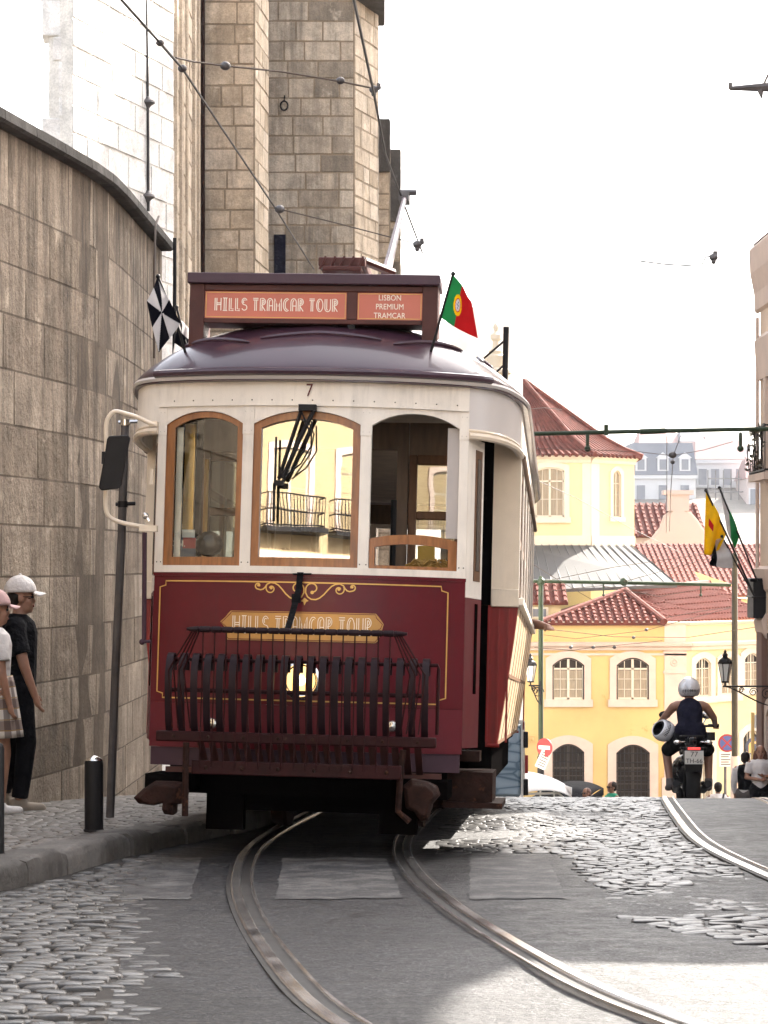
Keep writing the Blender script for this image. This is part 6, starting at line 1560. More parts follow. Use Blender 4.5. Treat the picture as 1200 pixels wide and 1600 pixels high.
# road signs
def disc(b, c, r, y0, y1, n=28): b.lathe([(r, y0), (r, y1)], Matrix.Translation(c) @ Matrix.Rotation(R(90), 4, 'X'), n)
def at_root(b, name, m, root, **k): return b.build(name, M[m], root, **k)
sD = 71.7; ne = empty('no_entry_sign', P(851,1168,sD), (0,0,R(-40)), 'round red no entry sign on the green tram pole', 'road sign')
b = MB(); disc(b, (0,0,0), .30, -.01, .015); at_root(b, 'disc', 'red', ne); b = MB(); b.bx(-.22, .22, -.022, -.0155, -.06, .06); at_root(b, 'white_bar', 'signwhite', ne)
np_ = empty('notice_plate', P(849,1187,sD), (0,R(24),R(-10)), 'tilted white notice plate with dark lines below the no entry sign', 'sign')
b = MB(); b.bx(-.17,.17,-.012,.012,-.30,.30); at_root(b, 'plate', 'signwhite', np_); b = MB(); [b.bx(-.12,.12,-.017,-.0125,z-.014,z+.014) for z in (-.2,-.12,-.04,.06,.14,.22)]; at_root(b, 'text_lines', 'ink', np_)
nD = 77.; pk = empty('no_parking_sign', (P(1134,0,nD).x, nD, gz(nD)), label='blue and red no stopping sign with a white plate, behind the olive pole', cat='road sign'); ko = -Vector(pk.location)
c = P(1136,1161,nD) + ko
b = MB(); b.lathe([(.05,-.4),(.05,c.z+.3)], Matrix.Translation((c.x-.05,.06,0)), 8); at_root(b, 'post', 'grey_pole', pk)
b = MB(); disc(b, c, .31, .0, .03); at_root(b, 'rim', 'red', pk); b = MB(); disc(b, c, .25, .031, .036); at_root(b, 'face', 'blue', pk)
b = MB(); b.box(c + Vector((0,-.041,0)), (.52,.006,.055), (0,R(45),0)); b.box(c + Vector((0,-.045,0)), (.52,.006,.055), (0,R(-45),0)); at_root(b, 'cross', 'red', pk)
c = P(1134,1186,nD) + ko; b = MB(); b.bx(c.x-.22,c.x+.22,-.02,.0,c.z-.26,c.z+.26); q = at_root(b, 'plate', 'signwhite', pk); b = MB(); [b.bx(c.x-.17,c.x+.15-.05*(i%2),-.026,-.0205,c.z+z-.016,c.z+z+.016) for i, z in enumerate((-.18,-.10,-.02,.08,.16))]; at_root(b, 'text_lines', 'ink', q)
tD = 74.; ts = empty('turn_right_sign', (P(1179,0,tD).x, tD, gz(tD)), label='round dark blue sign with a pale right turning arrow behind the brown haired woman', cat='road sign'); to_ = -Vector(ts.location); c = P(1179,1166,tD) + to_
b = MB(); b.lathe([(.05,-.4),(.05,c.z)], Matrix.Translation((c.x,.06,0)), 8); at_root(b, 'post', 'grey_pole', ts); b = MB(); disc(b, c, .30, -.01, .02); at_root(b, 'disc', 'navy', ts)
b = MB(); arr = [(-.16,-.22),(-.16,.02)] + [(-.06 - .10*math.cos(a), .02 + .10*math.sin(a)) for a in [PI/2*i/6 for i in range(1,7)]] + [(.06,.12)]
b.ribbon(arr, .075, lambda x, z: c + Vector((x, -.024, z))); b.add([c + Vector((x,-.024,z)) for x, z in ((.05,.02),(.22,.12),(.05,.22))], [(0,1,2)]); at_root(b, 'arrow', 'ochre', ts, smooth=0)
bp = empty('direction_plate', P(1196,1128,58), label='white direction plate on an orange post at the right edge', cat='sign'); b = MB(); b.bx(-.28,.6,-.02,.02,-.16,.18); at_root(b, 'plate', 'signwhite', bp); b = MB(); b.tube([(-.33,0,.25),(-.33,0,gz(58)-bp.location.z)], .045, 8); at_root(b, 'post', 'ochre', bp)

# flags: cloth grids with the pattern as mesh faces
def flag(name, label, pole, rad, cloth, pat, mats, nu=36, nv=24, cat='flag', thick=.003):
    root = empty(name, pole[0], label=label, cat=cat); o = -Vector(pole[0])
    b = MB(); b.tube([p + o for p in pole], rad, 8); b.ell(pole[-1] + o, rad*1.8, 8, 6); b.build('staff', M['black'], root)
    b = MB(); b.grid(lambda u, v: cloth(u, v) + o, nu, nv, mi=pat); b.build('cloth', [M[m] for m in mats], root, smooth=180, thick=thick); return root
def quadcloth(c00, c10, c11, c01, amp, fr, ph=0, drape=0):
    def f(u, v):
        p = (c00.lerp(c10, u)).lerp(c01.lerp(c11, u), v); e = (c10 - c00).normalized(); n = e.cross((c01 - c00)).normalized()
        return p + n * amp * u * math.sin(fr*u*PI + ph + 1.6*v) + Vector((0,0,-drape*u*u + .25*amp*math.sin(fr*1.7*u + 3*v)))
    return f
fd = 13.1
def gyronny(u, v): a = math.atan2(v - .5, u - .5); return int(math.floor((a + PI) / (PI/4))) % 2
flag('chequered_flag', 'black and white eight wedged flag on the left of the tram roof', [P(300,588,fd), P(281,520,fd), P(247,432,fd)], .008,
     quadcloth(P(246,433,fd), P(232,470,fd-.1), P(250,548,fd-.16), P(282,506,fd), .02, 1.2, .4), gyronny, ['whiteflag', 'blackflag'], 48, 48)
flag('small_flag', 'black and white flag furled behind the left end of the roof sign', [P(296,560,fd+.5), P(276,480,fd+.5)], .007,
     quadcloth(P(279,498,fd+.5), P(294,512,fd+.5), P(292,560,fd+.5), P(270,556,fd+.5), .03, 2.2), lambda u, v: int(v*3) % 2, ['whiteflag', 'blackflag'], 16, 16)
def portugal(u, v):
    r = math.hypot((u - .42)*1.35, v - .5)
    if r < .13:
        for qx, qy in ((0,0),(.045,0),(-.045,0),(0,.06),(0,-.06)):
            if math.hypot((u-.42-qx)*1.35, v-.5-qy) < .022: return 4
        return 3
    if r < .155: return 1
    if r < .235: return 2
    return 0 if u < .42 else 1
fd2 = 12.95
flag('green_red_flag', 'green and red flag with a round yellow emblem beside the roof sign', [P(661,592,fd2), P(676,540,fd2), P(708,428,fd2)], .008,
     quadcloth(P(707,428,fd2), P(740,474,fd2-.1), P(743,526,fd2-.18), P(689,497,fd2), .035, 1.7, .3), portugal, ['greenflag', 'redflag', 'yellowflag', 'whiteflag', 'blue'], 80, 60)
b = MB(); b.tube([P(736,470,fd2), P(742,485,fd2), P(749,500,fd2)], .003, 4); 
f2 = 36.
flag('yellow_flag', 'bright yellow flag on a slanting staff from the right corner house', [P(1176,925,f2), P(1142,850,f2), P(1103,766,f2)], .016,
     quadcloth(P(1103,770,f2), P(1136,830,f2), P(1122,862,f2+.1), P(1100,866,f2), .13, 2.6, .6), lambda u, v: 1 if .38 < v < .5 and .2 < u < .42 else 0, ['yellowflag', 'redflag'], 30, 30)
flag('green_white_flag', 'green and white flag hanging from a slanting staff beside the yellow flag', [P(1183,908,f2+.2), P(1155,838,f2+.2), P(1124,762,f2+.2)], .015,
     quadcloth(P(1125,766,f2+.2), P(1156,836,f2+.2), P(1150,858,f2+.3), P(1136,830,f2+.2), .10, 2.2), lambda u, v: 1 if u < .45 else 0, ['greenflag', 'whiteflag'], 30, 20)
flag('white_flag', 'white flag with a dark edge hanging low behind the yellow flag', [P(1178,930,f2+.1), P(1150,880,f2+.1), P(1128,838,f2+.1)], .014,
     quadcloth(P(1130,842,f2+.1), P(1148,884,f2+.1), P(1110,886,f2+.2), P(1112,850,f2+.1), .14, 2.4), lambda u, v: 1 if v > .72 else 0, ['whiteflag', 'blackflag'], 30, 20)

# ================================================================== people
def body(name, prims, m, parent, vox=.012, sm=4):
    b = MB()
    for pr in prims:
        if pr[0] == 'c': b.cap(pr[1], pr[2], pr[3], pr[4], 12)
        elif pr[0] == 'e': b.ell(pr[1], pr[2], 16, 10, pr[3] if len(pr) > 3 else None)
        elif pr[0] == 'f': b.tube(pr[1], pr[2], 14)
    return b.build(name, M[m], parent, smooth=180, remesh=vox, sm=sm)
def hand(wr, el, th=(0,-1,0), r=1.0):    # palm, four bent fingers and a thumb continuing the forearm
    d = (Vector(wr) - Vector(el)).normalized(); t = Vector(th); t = (t - d*t.dot(d)).normalized(); s = d.cross(t)
    w = Vector(wr); pr = [('e', w + d*.045*r, (.028*r, .028*r, .03*r)), ('c', w, w + d*.075*r, .022*r, .024*r)]
    for k in range(4):
        o = s*(k - 1.5)*.019*r; l = (.032,.040,.037,.028)[k]*r
        a = w + d*.08*r + o; m_ = a + d*l + t*.006; e = m_ + d*l*.7 + t*.020*r
        pr += [('c', a, m_, .0095*r, .009*r), ('c', m_, e, .009*r, .0075*r)]
    a = w + d*.03*r - s*.02*r + t*.012; m_ = a + d*.035*r - s*.018*r + t*.018*r; pr += [('c', a, m_, .012*r, .010*r), ('c', m_, m_ + d*.03*r + t*.006, .010*r, .008*r)]
    return pr
def headprims(c, f, r=1.0):   # c = head centre, f = facing (unit, horizontal)
    c = Vector(c); f = Vector(f).normalized(); s = Vector((-f.y, f.x, 0)); u = Vector((0,0,1)); Mx = Matrix((f, s, u)).transposed()
    E = lambda a, b_, z, rr: ('e', c + f*a*r + s*b_*r + u*z*r, tuple(q*r for q in rr), Mx)
    return [E(-.012,0,.025,(.098,.076,.098)), E(.022,0,-.055,(.070,.058,.070)), E(.055,0,-.092,(.030,.030,.024)), E(.088,0,-.022,(.020,.014,.026)), E(.074,0,.018,(.024,.030,.020)),
            E(.072,0,-.066,(.020,.026,.012)), E(.052,.040,-.03,(.03,.022,.028)), E(.052,-.040,-.03,(.03,.022,.028)), E(-.005,.077,-.012,(.022,.012,.032)), E(-.005,-.077,-.012,(.022,.012,.032))]
def eyes(parent, c, f, r=1.0):
    c = Vector(c); f = Vector(f).normalized(); s = Vector((-f.y, f.x, 0)); b = MB()
    for k in (1, -1): b.ell(c + f*.079*r + s*k*.031*r + Vector((0,0,.002*r)), .011*r, 8, 6)
    b.build('eyes', M['ink'], parent)
    b = MB()
    for k in (1, -1): b.cap(c + f*.088*r + s*k*.016*r + Vector((0,0,.024*r)), c + f*.076*r + s*k*.046*r + Vector((0,0,.022*r)), .005*r, .004*r, 6)
    b.build('eyebrows', M['hair'], parent)
    b = MB(); b.cap(c + f*.088*r + s*.018*r - Vector((0,0,.066*r)), c + f*.088*r - s*.018*r - Vector((0,0,.066*r)), .008*r, .008*r, 8); b.build('lips', M['lips'], parent)
V = lambda *a: Vector(a)

# man in the white cap (walking to the right, seen from the side)
md = 17.0; mz = gz(md) + .028
mn = empty('person', V(P(31,0,md).x, md, mz), (0,0,R(8)), 'man in a white cap, black t-shirt and black trousers walking beside the stone wall', 'person')
hc = V(.015,0,1.625)
arms = [('c', V(-.03,-.185,1.40), V(.035,-.235,1.12), .050, .042), ('c', V(.035,-.235,1.12), V(.115,-.205,.89), .041, .028), ('c', V(-.02,.185,1.40), V(.05,.235,1.13), .050, .042), ('c', V(.05,.235,1.13), V(.10,.21,.90), .041, .028)]
body('body', [('c', V(-.01,0,1.10), V(-.02,0,1.36), .125, .145), ('c', V(-.02,-.12,1.40), V(-.02,.12,1.40), .065, .065), ('c', V(-.015,0,1.42), V(.0,0,1.53), .058, .052), ('c', V(0,-.07,.95), V(0,.07,.95), .11, .11)] + headprims(hc, (1,0,-.1)) + arms + hand(V(.115,-.205,.89), V(.035,-.235,1.12), (1,.3,0)) + hand(V(.10,.21,.90), V(.05,.235,1.13), (1,-.3,0))
     + [('c', V(0,-.09,.92), V(.05,-.09,.50), .08, .055), ('c', V(.05,-.09,.50), V(.0,-.09,.10), .055, .04), ('c', V(0,.09,.92), V(-.03,.09,.5), .08, .055), ('c', V(-.03,.09,.5), V(-.13,.09,.12), .055, .04)], 'skin', mn, .010)
body('t_shirt', [('c', V(-.015,-.01,1.00), V(-.02,0,1.36), .142, .155), ('c', V(-.02,-.12,1.405), V(-.02,.12,1.405), .078, .078), ('c', V(-.028,-.165,1.405), V(-.022,-.19,1.36), .080, .078), ('f', [V(-.03,-.17,1.41), V(-.015,-.20,1.30), V(.015,-.222,1.20)], [.082,.080,.076]), ('f', [V(-.02,.17,1.41), V(0,.20,1.30), V(.03,.222,1.20)], [.080,.075,.070]), ('c', V(0,-.05,.96), V(0,.05,.96), .128, .128), ('f', [V(-.016,0,1.40), V(-.008,0,1.475)], [.10,.068])], 'blackcloth', mn, .011)
body('trousers', [('c', V(0,-.07,.93), V(0,.07,.93), .118, .118), ('f', [V(0,-.09,.95), V(.05,-.09,.52), V(.02,-.09,.25), V(.0,-.09,.11)], [.105,.078,.068,.064]), ('f', [V(0,.09,.95), V(-.03,.09,.52), V(-.09,.09,.28), V(-.13,.09,.14)], [.105,.078,.066,.062])], 'blackcloth', mn, .011)
for y, x0, z0, t in ((-.09, -.01, 0, 0), (.09, -.15, .03, -.15)):
    body('shoe', [('c', V(x0-.03,y,z0+.055), V(x0+.03,y,z0+.075), .050, .046), ('c', V(x0+.0,y,z0+.045), V(x0+.17,y,z0+.035+t*.2), .044, .036), ('f', [V(x0-.08,y,z0+.008), V(x0-.03,y,z0+.008), V(x0+.21,y,z0+.008+t*.2)], [.02,.04,.03])], 'shoe', mn, .008)
# the cap
def cap(parent, c, f, m, r=1.0):
    c = Vector(c); f = Vector(f).normalized(); s = Vector((-f.y, f.x, 0)); b = MB()
    b.grid(lambda u, v: c + (f*(-.012 + .112*math.cos(u*2*PI)*math.sin(v*PI/2)) + s*.094*math.sin(u*2*PI)*math.sin(v*PI/2))*r + Vector((0,0,(.022 + .118*math.cos(v*PI/2))*r)), 24, 8)
    b.grid(lambda u, v: c + (f*(.085 + .085*v*math.sqrt(max(0, 1 - (2*u-1)**2*.8))) + s*(2*u-1)*.082)*r + Vector((0,0,(.030 - .018*v - .018*(2*u-1)**2)*r)), 12, 5)
    b.ell(c + V(-.012*f.x*r, -.012*f.y*r, .142*r), .010*r, 8, 5)
    return b.build('cap', M[m], parent, smooth=60, thick=.006)
cap(mn, hc + V(0,0,.015), (1,0,0), 'whitecloth', 1.08)
body('hair', [('e', hc + V(-.045,0,.0), (.072,.083,.062)), ('e', hc + V(-.065,0,-.03), (.045,.07,.05))], 'hair', mn, .009)
eyes(mn, hc, (1,0,0))
b = MB()
for k in (1, -1):
    b.tube([hc + V(.09 - .006*abs(i), k*(.012 + .022*(1+math.cos(i*PI/5))), .0 + .022*math.sin(i*PI/5)) for i in range(10)], .003, 5, close=True); b.tube([hc + V(.085,k*.056,.006), hc + V(.0,k*.08,.004)], .003, 5)
b.build('glasses', M['black'], mn)

# woman at the left edge in a plaid skirt
wd2 = 16.4; wz = gz(wd2) + .034
wn = empty('person', V(P(-10,0,wd2).x, wd2, wz), (0,0,R(22)), 'woman in a pink cap, white t-shirt and plaid skirt at the left photo edge', 'person')
hc = V(.02,0,1.50); 
body('body', [('c', V(0,0,1.02), V(0,0,1.26), .105, .125), ('c', V(0,-.11,1.30), V(0,.11,1.30), .052, .052), ('c', V(0,0,1.30), V(.01,0,1.42), .048, .045), ('c', V(0,-.07,.88), V(0,.07,.88), .11, .11)] + headprims(hc, (1,0,0), .95)
     + [('c', V(0,-.165,1.29), V(.015,-.21,1.04), .042, .035), ('c', V(.015,-.21,1.04), V(.07,-.20,.83), .035, .024), ('c', V(0,.165,1.29), V(.015,.21,1.04), .042, .035), ('c', V(.015,.21,1.04), V(.07,.20,.83), .035, .024)] + hand(V(.07,-.20,.83), V(.015,-.21,1.04), (1,.3,0), .92) + hand(V(.07,.20,.83), V(.015,.21,1.04), (1,-.3,0), .92)
     + [('c', V(0,-.085,.86), V(.06,-.085,.46), .082, .052), ('c', V(.06,-.085,.46), V(.03,-.085,.09), .052, .034), ('c', V(0,.085,.86), V(-.03,.085,.46), .082, .052), ('c', V(-.03,.085,.46), V(-.11,.085,.1), .052, .034)], 'skin', wn, .010)
body('t_shirt', [('c', V(0,0,.98), V(0,0,1.25), .122, .138), ('c', V(0,-.11,1.305), V(0,.11,1.305), .066, .066), ('c', V(0,-.145,1.31), V(.003,-.165,1.27), .070, .068), ('f', [V(0,-.15,1.31), V(.005,-.185,1.21), V(.01,-.20,1.13)], [.073,.072,.070]), ('f', [V(0,.15,1.31), V(.005,.185,1.21), V(.01,.20,1.13)], [.070,.068,.066]), ('f', [V(0,0,1.28), V(.005,0,1.35)], [.09,.062])], 'whitecloth', wn, .011)
def plaid():
    m, nt, b = nodes('plaid_wool'); tc = N(nt, 'ShaderNodeTexCoord'); sp = N(nt, 'ShaderNodeSeparateXYZ'); nt.links.new(tc.outputs['Object'], sp.inputs[0])
    def band(src, fr, w): 
        f = math_(nt, 'FRACT', math_(nt, 'MULTIPLY', src, fr)); return math_(nt, 'LESS_THAN', f, w)
    a = N(nt, 'ShaderNodeMath', operation='ARCTAN2'); nt.links.new(sp.outputs[1], a.inputs[0]); nt.links.new(sp.outputs[0], a.inputs[1])
    c = mixc(nt, math_(nt, 'MULTIPLY', band(sp.outputs[2], 6.4, .48), .75), (.62,.56,.50), (.12,.055,.035))
    c = mixc(nt, math_(nt, 'MULTIPLY', band(a.outputs[0], 2.1, .48), .7), c, (.06,.030,.025))
    c = mixc(nt, math_(nt, 'MULTIPLY', band(sp.outputs[2], 12.8, .10), .8), c, (.30,.17,.05))
    nt.links.new(c, b.inputs['Base Color']); b.inputs['Roughness'].default_value = .9; return m
M['plaid'] = plaid()
b = MB(); b.grid(lambda u, v: (lambda r: V(.01 + r*(1 + .03*math.sin(u*2*PI*9)*v)*math.cos(u*2*PI), r*1.12*(1 + .03*math.sin(u*2*PI*9)*v)*math.sin(u*2*PI), lerp(1.02, .575, v)))(lerp(.125, .205, v**.8)), 72, 10); b.build('skirt', M['plaid'], wn, smooth=180, thick=.006)
cap(wn, hc + V(0,0,.012), (1,0,0), 'pinkcloth', 1.03)
body('hair', [('e', hc + V(-.04,0,.01), (.078,.085,.075)), ('c', hc + V(-.06,0,-.03), hc + V(-.105,0,-.30), .075, .06), ('c', hc + V(-.03,-.06,-.03), hc + V(-.06,-.07,-.22), .035, .03)], 'hair', wn, .010)
eyes(wn, hc, (1,0,0), .95)
for y, x0 in ((-.085, .03), (.085, -.11)): body('shoe', [('c', V(x0-.02,y,.055), V(x0+.01,y,.07), .042, .038), ('c', V(x0,y,.04), V(x0+.14,y,.034), .040, .032)], 'whitecloth', wn, .009)

# ---- motorcycle and rider, seen from behind
bd_ = 27.; bz = gz(bd_); slope = math.atan(.155)
mo = empty('motorcycle', V(P(1081,0,bd_).x, bd_, bz), (-slope*.55,0,R(-3)), 'black motorcycle with a white number plate riding down past the crest', 'motorcycle')
def wheel(par, y, name='wheel', rad=.31, wdt=.075):
    w_ = empty(name, (0,0,0)); w_.parent = par; Mx = Matrix.Translation((0,y,rad)) @ Matrix.Rotation(R(90), 4, 'Y')
    b = MB(); b.lathe([(rad-.10,-wdt*.8),(rad-.05,-wdt),(rad-.015,-wdt*.7),(rad,-wdt*.25),(rad,wdt*.25),(rad-.015,wdt*.7),(rad-.05,wdt),(rad-.10,wdt*.8)], Mx, 36, cap=False); b.build('tyre', M['rubber'], w_)
    b = MB(); b.lathe([(.03,-.05),(.05,-.05),(.05,-.02),(rad-.12,-.02),(rad-.095,-.055),(rad-.095,.055),(rad-.12,.02),(.05,.02),(.05,.05),(.03,.05)], Mx, 24); b.build('rim', M['black'], w_); return w_
wheel(mo, 0, wdt=.085); wheel(mo, 1.42, wdt=.06)
body('tank_and_seat', [('e', V(0,.72,.90), (.15,.28,.14)), ('c', V(0,.45,.80), V(0,.0,.86), .11, .08), ('c', V(0,.1,.86), V(0,-.22,.88), .085, .05), ('e', V(0,.75,.5), (.20,.26,.22)), ('c', V(0,.95,.75), V(0,1.2,.85), .08, .07)], 'blackgloss', mo, .014)
b = MB(); b.bx(-.15,.15,-.30,-.10,.775,.80); b.hexa([(-.10,-.34,.50),(.10,-.34,.50),(.09,-.10,.55),(-.09,-.10,.55)], [(-.12,-.36,.80),(.12,-.36,.80),(.12,-.1,.80),(-.12,-.1,.80)]); b.build('rear_mudguard', M['black'], mo, bevel=.01)
b = MB(); b.bx(-.075,.075,-.395,-.375,.765,.795); b.build('tail_light', M['redlens'], mo, bevel=.004)
npt = empty('number_plate', (0,0,0)); npt.parent = mo
b = MB(); b.bx(-.112,.112,-.388,-.380,.595,.755); b.build('plate', M['signwhite'], npt, bevel=.003)
txt('77', .085, 'lettering', 'ink', npt, Matrix.Translation((.0,-.390,.712)) @ UPR, sx=1.1); txt('TH-66', .075, 'lettering', 'ink', npt, Matrix.Translation((.0,-.390,.632)) @ UPR, sx=1.0)
for s in (1, -1):
    b = MB(); b.cap(V(s*.10,-.20,.86), V(s*.17,-.22,.855), .012); b.ell(V(s*.185,-.24,.855), (.05,.035,.028)); b.build('turn_signal', M['chrome'], mo)
    b = MB(); b.cap(V(s*.16,.28,.36), V(s*.20,.24,.30), .03); b.tube([V(s*.12,.9,.30), V(s*.17,.35,.28), V(s*.19,-.1,.36)], .045, 10); b.build('exhaust' if s > 0 else 'foot_peg', M['black'], mo)
    b = MB(); b.tube([V(s*.02,.86,1.02), V(s*.18,.84,1.06), V(s*.36,.74,1.07)], .016, 8); b.tube([V(s*.28,.78,1.07), V(s*.40,.72,1.07)], .022, 8); b.build('handlebar', M['black'], mo)
    b = MB(); b.tube([V(s*.20,.82,1.07), V(s*.26,.80,1.17), V(s*.30,.79,1.21)], .009, 6); b.ell(V(s*.26,.78,1.20), (.075,.02,.05)); b.build('mirror', M['chrome'] if s > 0 else M['black'], mo)
b = MB(); b.tube([V(-.14,-.10,.93), V(-.13,-.30,.93), V(.13,-.30,.93), V(.14,-.10,.93)], .014, 6); b.tube([V(.10,.05,.86), V(.22,.05,.90)], .02, 6); b.box(V(.235,.0,.93), (.09,.14,.10)); b.build('grab_rail', M['black'], mo)
MM = Matrix.Translation(mo.location) @ Euler(mo.rotation_euler).to_matrix().to_4x4()
ri = empty('person', MM @ V(0,0,0), tuple(mo.rotation_euler), 'motorcyclist in a silver helmet and dark sleeveless top, seen from behind', 'person')
Le, Re = V(-.295,.30,1.17), V(.30,.30,1.16); Lw, Rw = V(-.34,.62,1.10), V(.355,.70,1.08)
body('body', [('c', V(0,.12,.98), V(0,.22,1.24), .125, .15), ('c', V(-.15,.22,1.30), V(.15,.22,1.30), .065, .065), ('c', V(0,.24,1.32), V(0,.27,1.42), .058, .055), ('c', V(-.09,.14,.93), V(.09,.14,.93), .115, .115), ('e', V(0,.28,1.47), (.075,.09,.10))]
     + [('c', V(-.195,.22,1.29), Le, .056, .043), ('c', Le, Lw, .042, .030), ('c', V(.195,.22,1.29), Re, .056, .043), ('c', Re, Rw, .042, .030)] + hand(Lw, Le, (0,0,-1)) + hand(Rw, Re, (0,0,-1))
     + [('c', V(s*.10,.16,.90), V(s*.255,.58,.74), .085, .065) for s in (1,-1)] + [('c', V(s*.255,.58,.74), V(s*.235,.34,.36), .060, .040) for s in (1,-1)], 'skin2', ri, .010)
body('sleeveless_top', [('c', V(0,.12,.96), V(0,.22,1.24), .142, .162), ('c', V(-.105,.22,1.29), V(.105,.22,1.29), .075, .075), ('c', V(-.06,.12,1.0), V(.06,.12,1.0), .135, .135), ('f', [V(0,.23,1.30), V(0,.25,1.375)], [.11,.075])], 'navycloth', ri, .011)
body('shorts', [('c', V(-.09,.14,.92), V(.09,.14,.92), .128, .128)] + [('f', [V(s*.10,.17,.90), V(s*.25,.54,.76)], [.105, .088]) for s in (1,-1)], 'blackcloth', ri, .012)
for s in (1, -1): body('shoe', [('c', V(s*.235,.33,.34), V(s*.235,.40,.335), .050, .045), ('c', V(s*.24,.38,.31), V(s*.25,.53,.30), .045, .038), ('f', [V(s*.236,.345,.42), V(s*.236,.34,.36)], [.048,.05])], 'greycloth', ri, .010)
def helmet(name, M4, m, root=None, label=None):
    h = empty(name, (0,0,0)) if root is None else root
    b = MB(); b.grid(lambda u, v: M4 @ (lambda ph, th: V(.128*math.sin(th)*math.sin(ph), -.150*math.sin(th)*math.cos(ph) + .0, .135*math.cos(th) - .01*math.sin(th)))(lerp(-PI*.70, PI*.70, u), lerp(.02, PI*.72, v)), 28, 18)
    b.grid(lambda u, v: M4 @ (lambda ph, th: V(.128*math.sin(th)*math.sin(ph), -.150*math.sin(th)*math.cos(ph), .135*math.cos(th) - .01*math.sin(th)))(lerp(PI*.70, PI*1.30, u), lerp(.02, PI*.36, v)), 12, 8)
    b.grid(lambda u, v: M4 @ (lambda ph, th: V(.128*math.sin(th)*math.sin(ph), -.152*math.sin(th)*math.cos(ph), .135*math.cos(th) - .01))(lerp(PI*.70, PI*1.30, u), lerp(PI*.60, PI*.75, v)), 12, 4)
    b.build('shell', M[m], h, smooth=60, thick=.012)
    b = MB(); b.grid(lambda u, v: M4 @ (lambda ph, th: V(.116*math.sin(th)*math.sin(ph), -.138*math.sin(th)*math.cos(ph), .12*math.cos(th) - .01))(lerp(-PI, PI, u), lerp(.05, PI*.78, v)), 28, 14); b.build('lining', M['blackcloth'], h, smooth=60)
    b = MB(); b.grid(lambda u, v: M4 @ (lambda ph, th: V(.131*math.sin(th)*math.sin(ph), -.153*math.sin(th)*math.cos(ph), .137*math.cos(th) - .01*math.sin(th)))(lerp(-PI*.28, PI*.28, u), lerp(PI*.52, PI*.70, v)), 12, 5); b.build('rear_trim', M['black'], h, smooth=60, thick=.006)
    return h
hp = MM @ V(0,.28,1.52)
hh = helmet('helmet', Matrix.Translation((0,0,0)), 'helmet'); hh.location = hp; hh.rotation_euler = (R(-4),0,R(4)); tag(hh, 'silver grey crash helmet worn by the motorcyclist', 'helmet')
sh = helmet('helmet', Matrix.Identity(4), 'whitehelmet'); sh.location = P(1038,1142,27.42); sh.rotation_euler = (R(28), R(118), R(55)); tag(sh, 'spare white crash helmet hanging from the left arm of the motorcyclist', 'helmet')

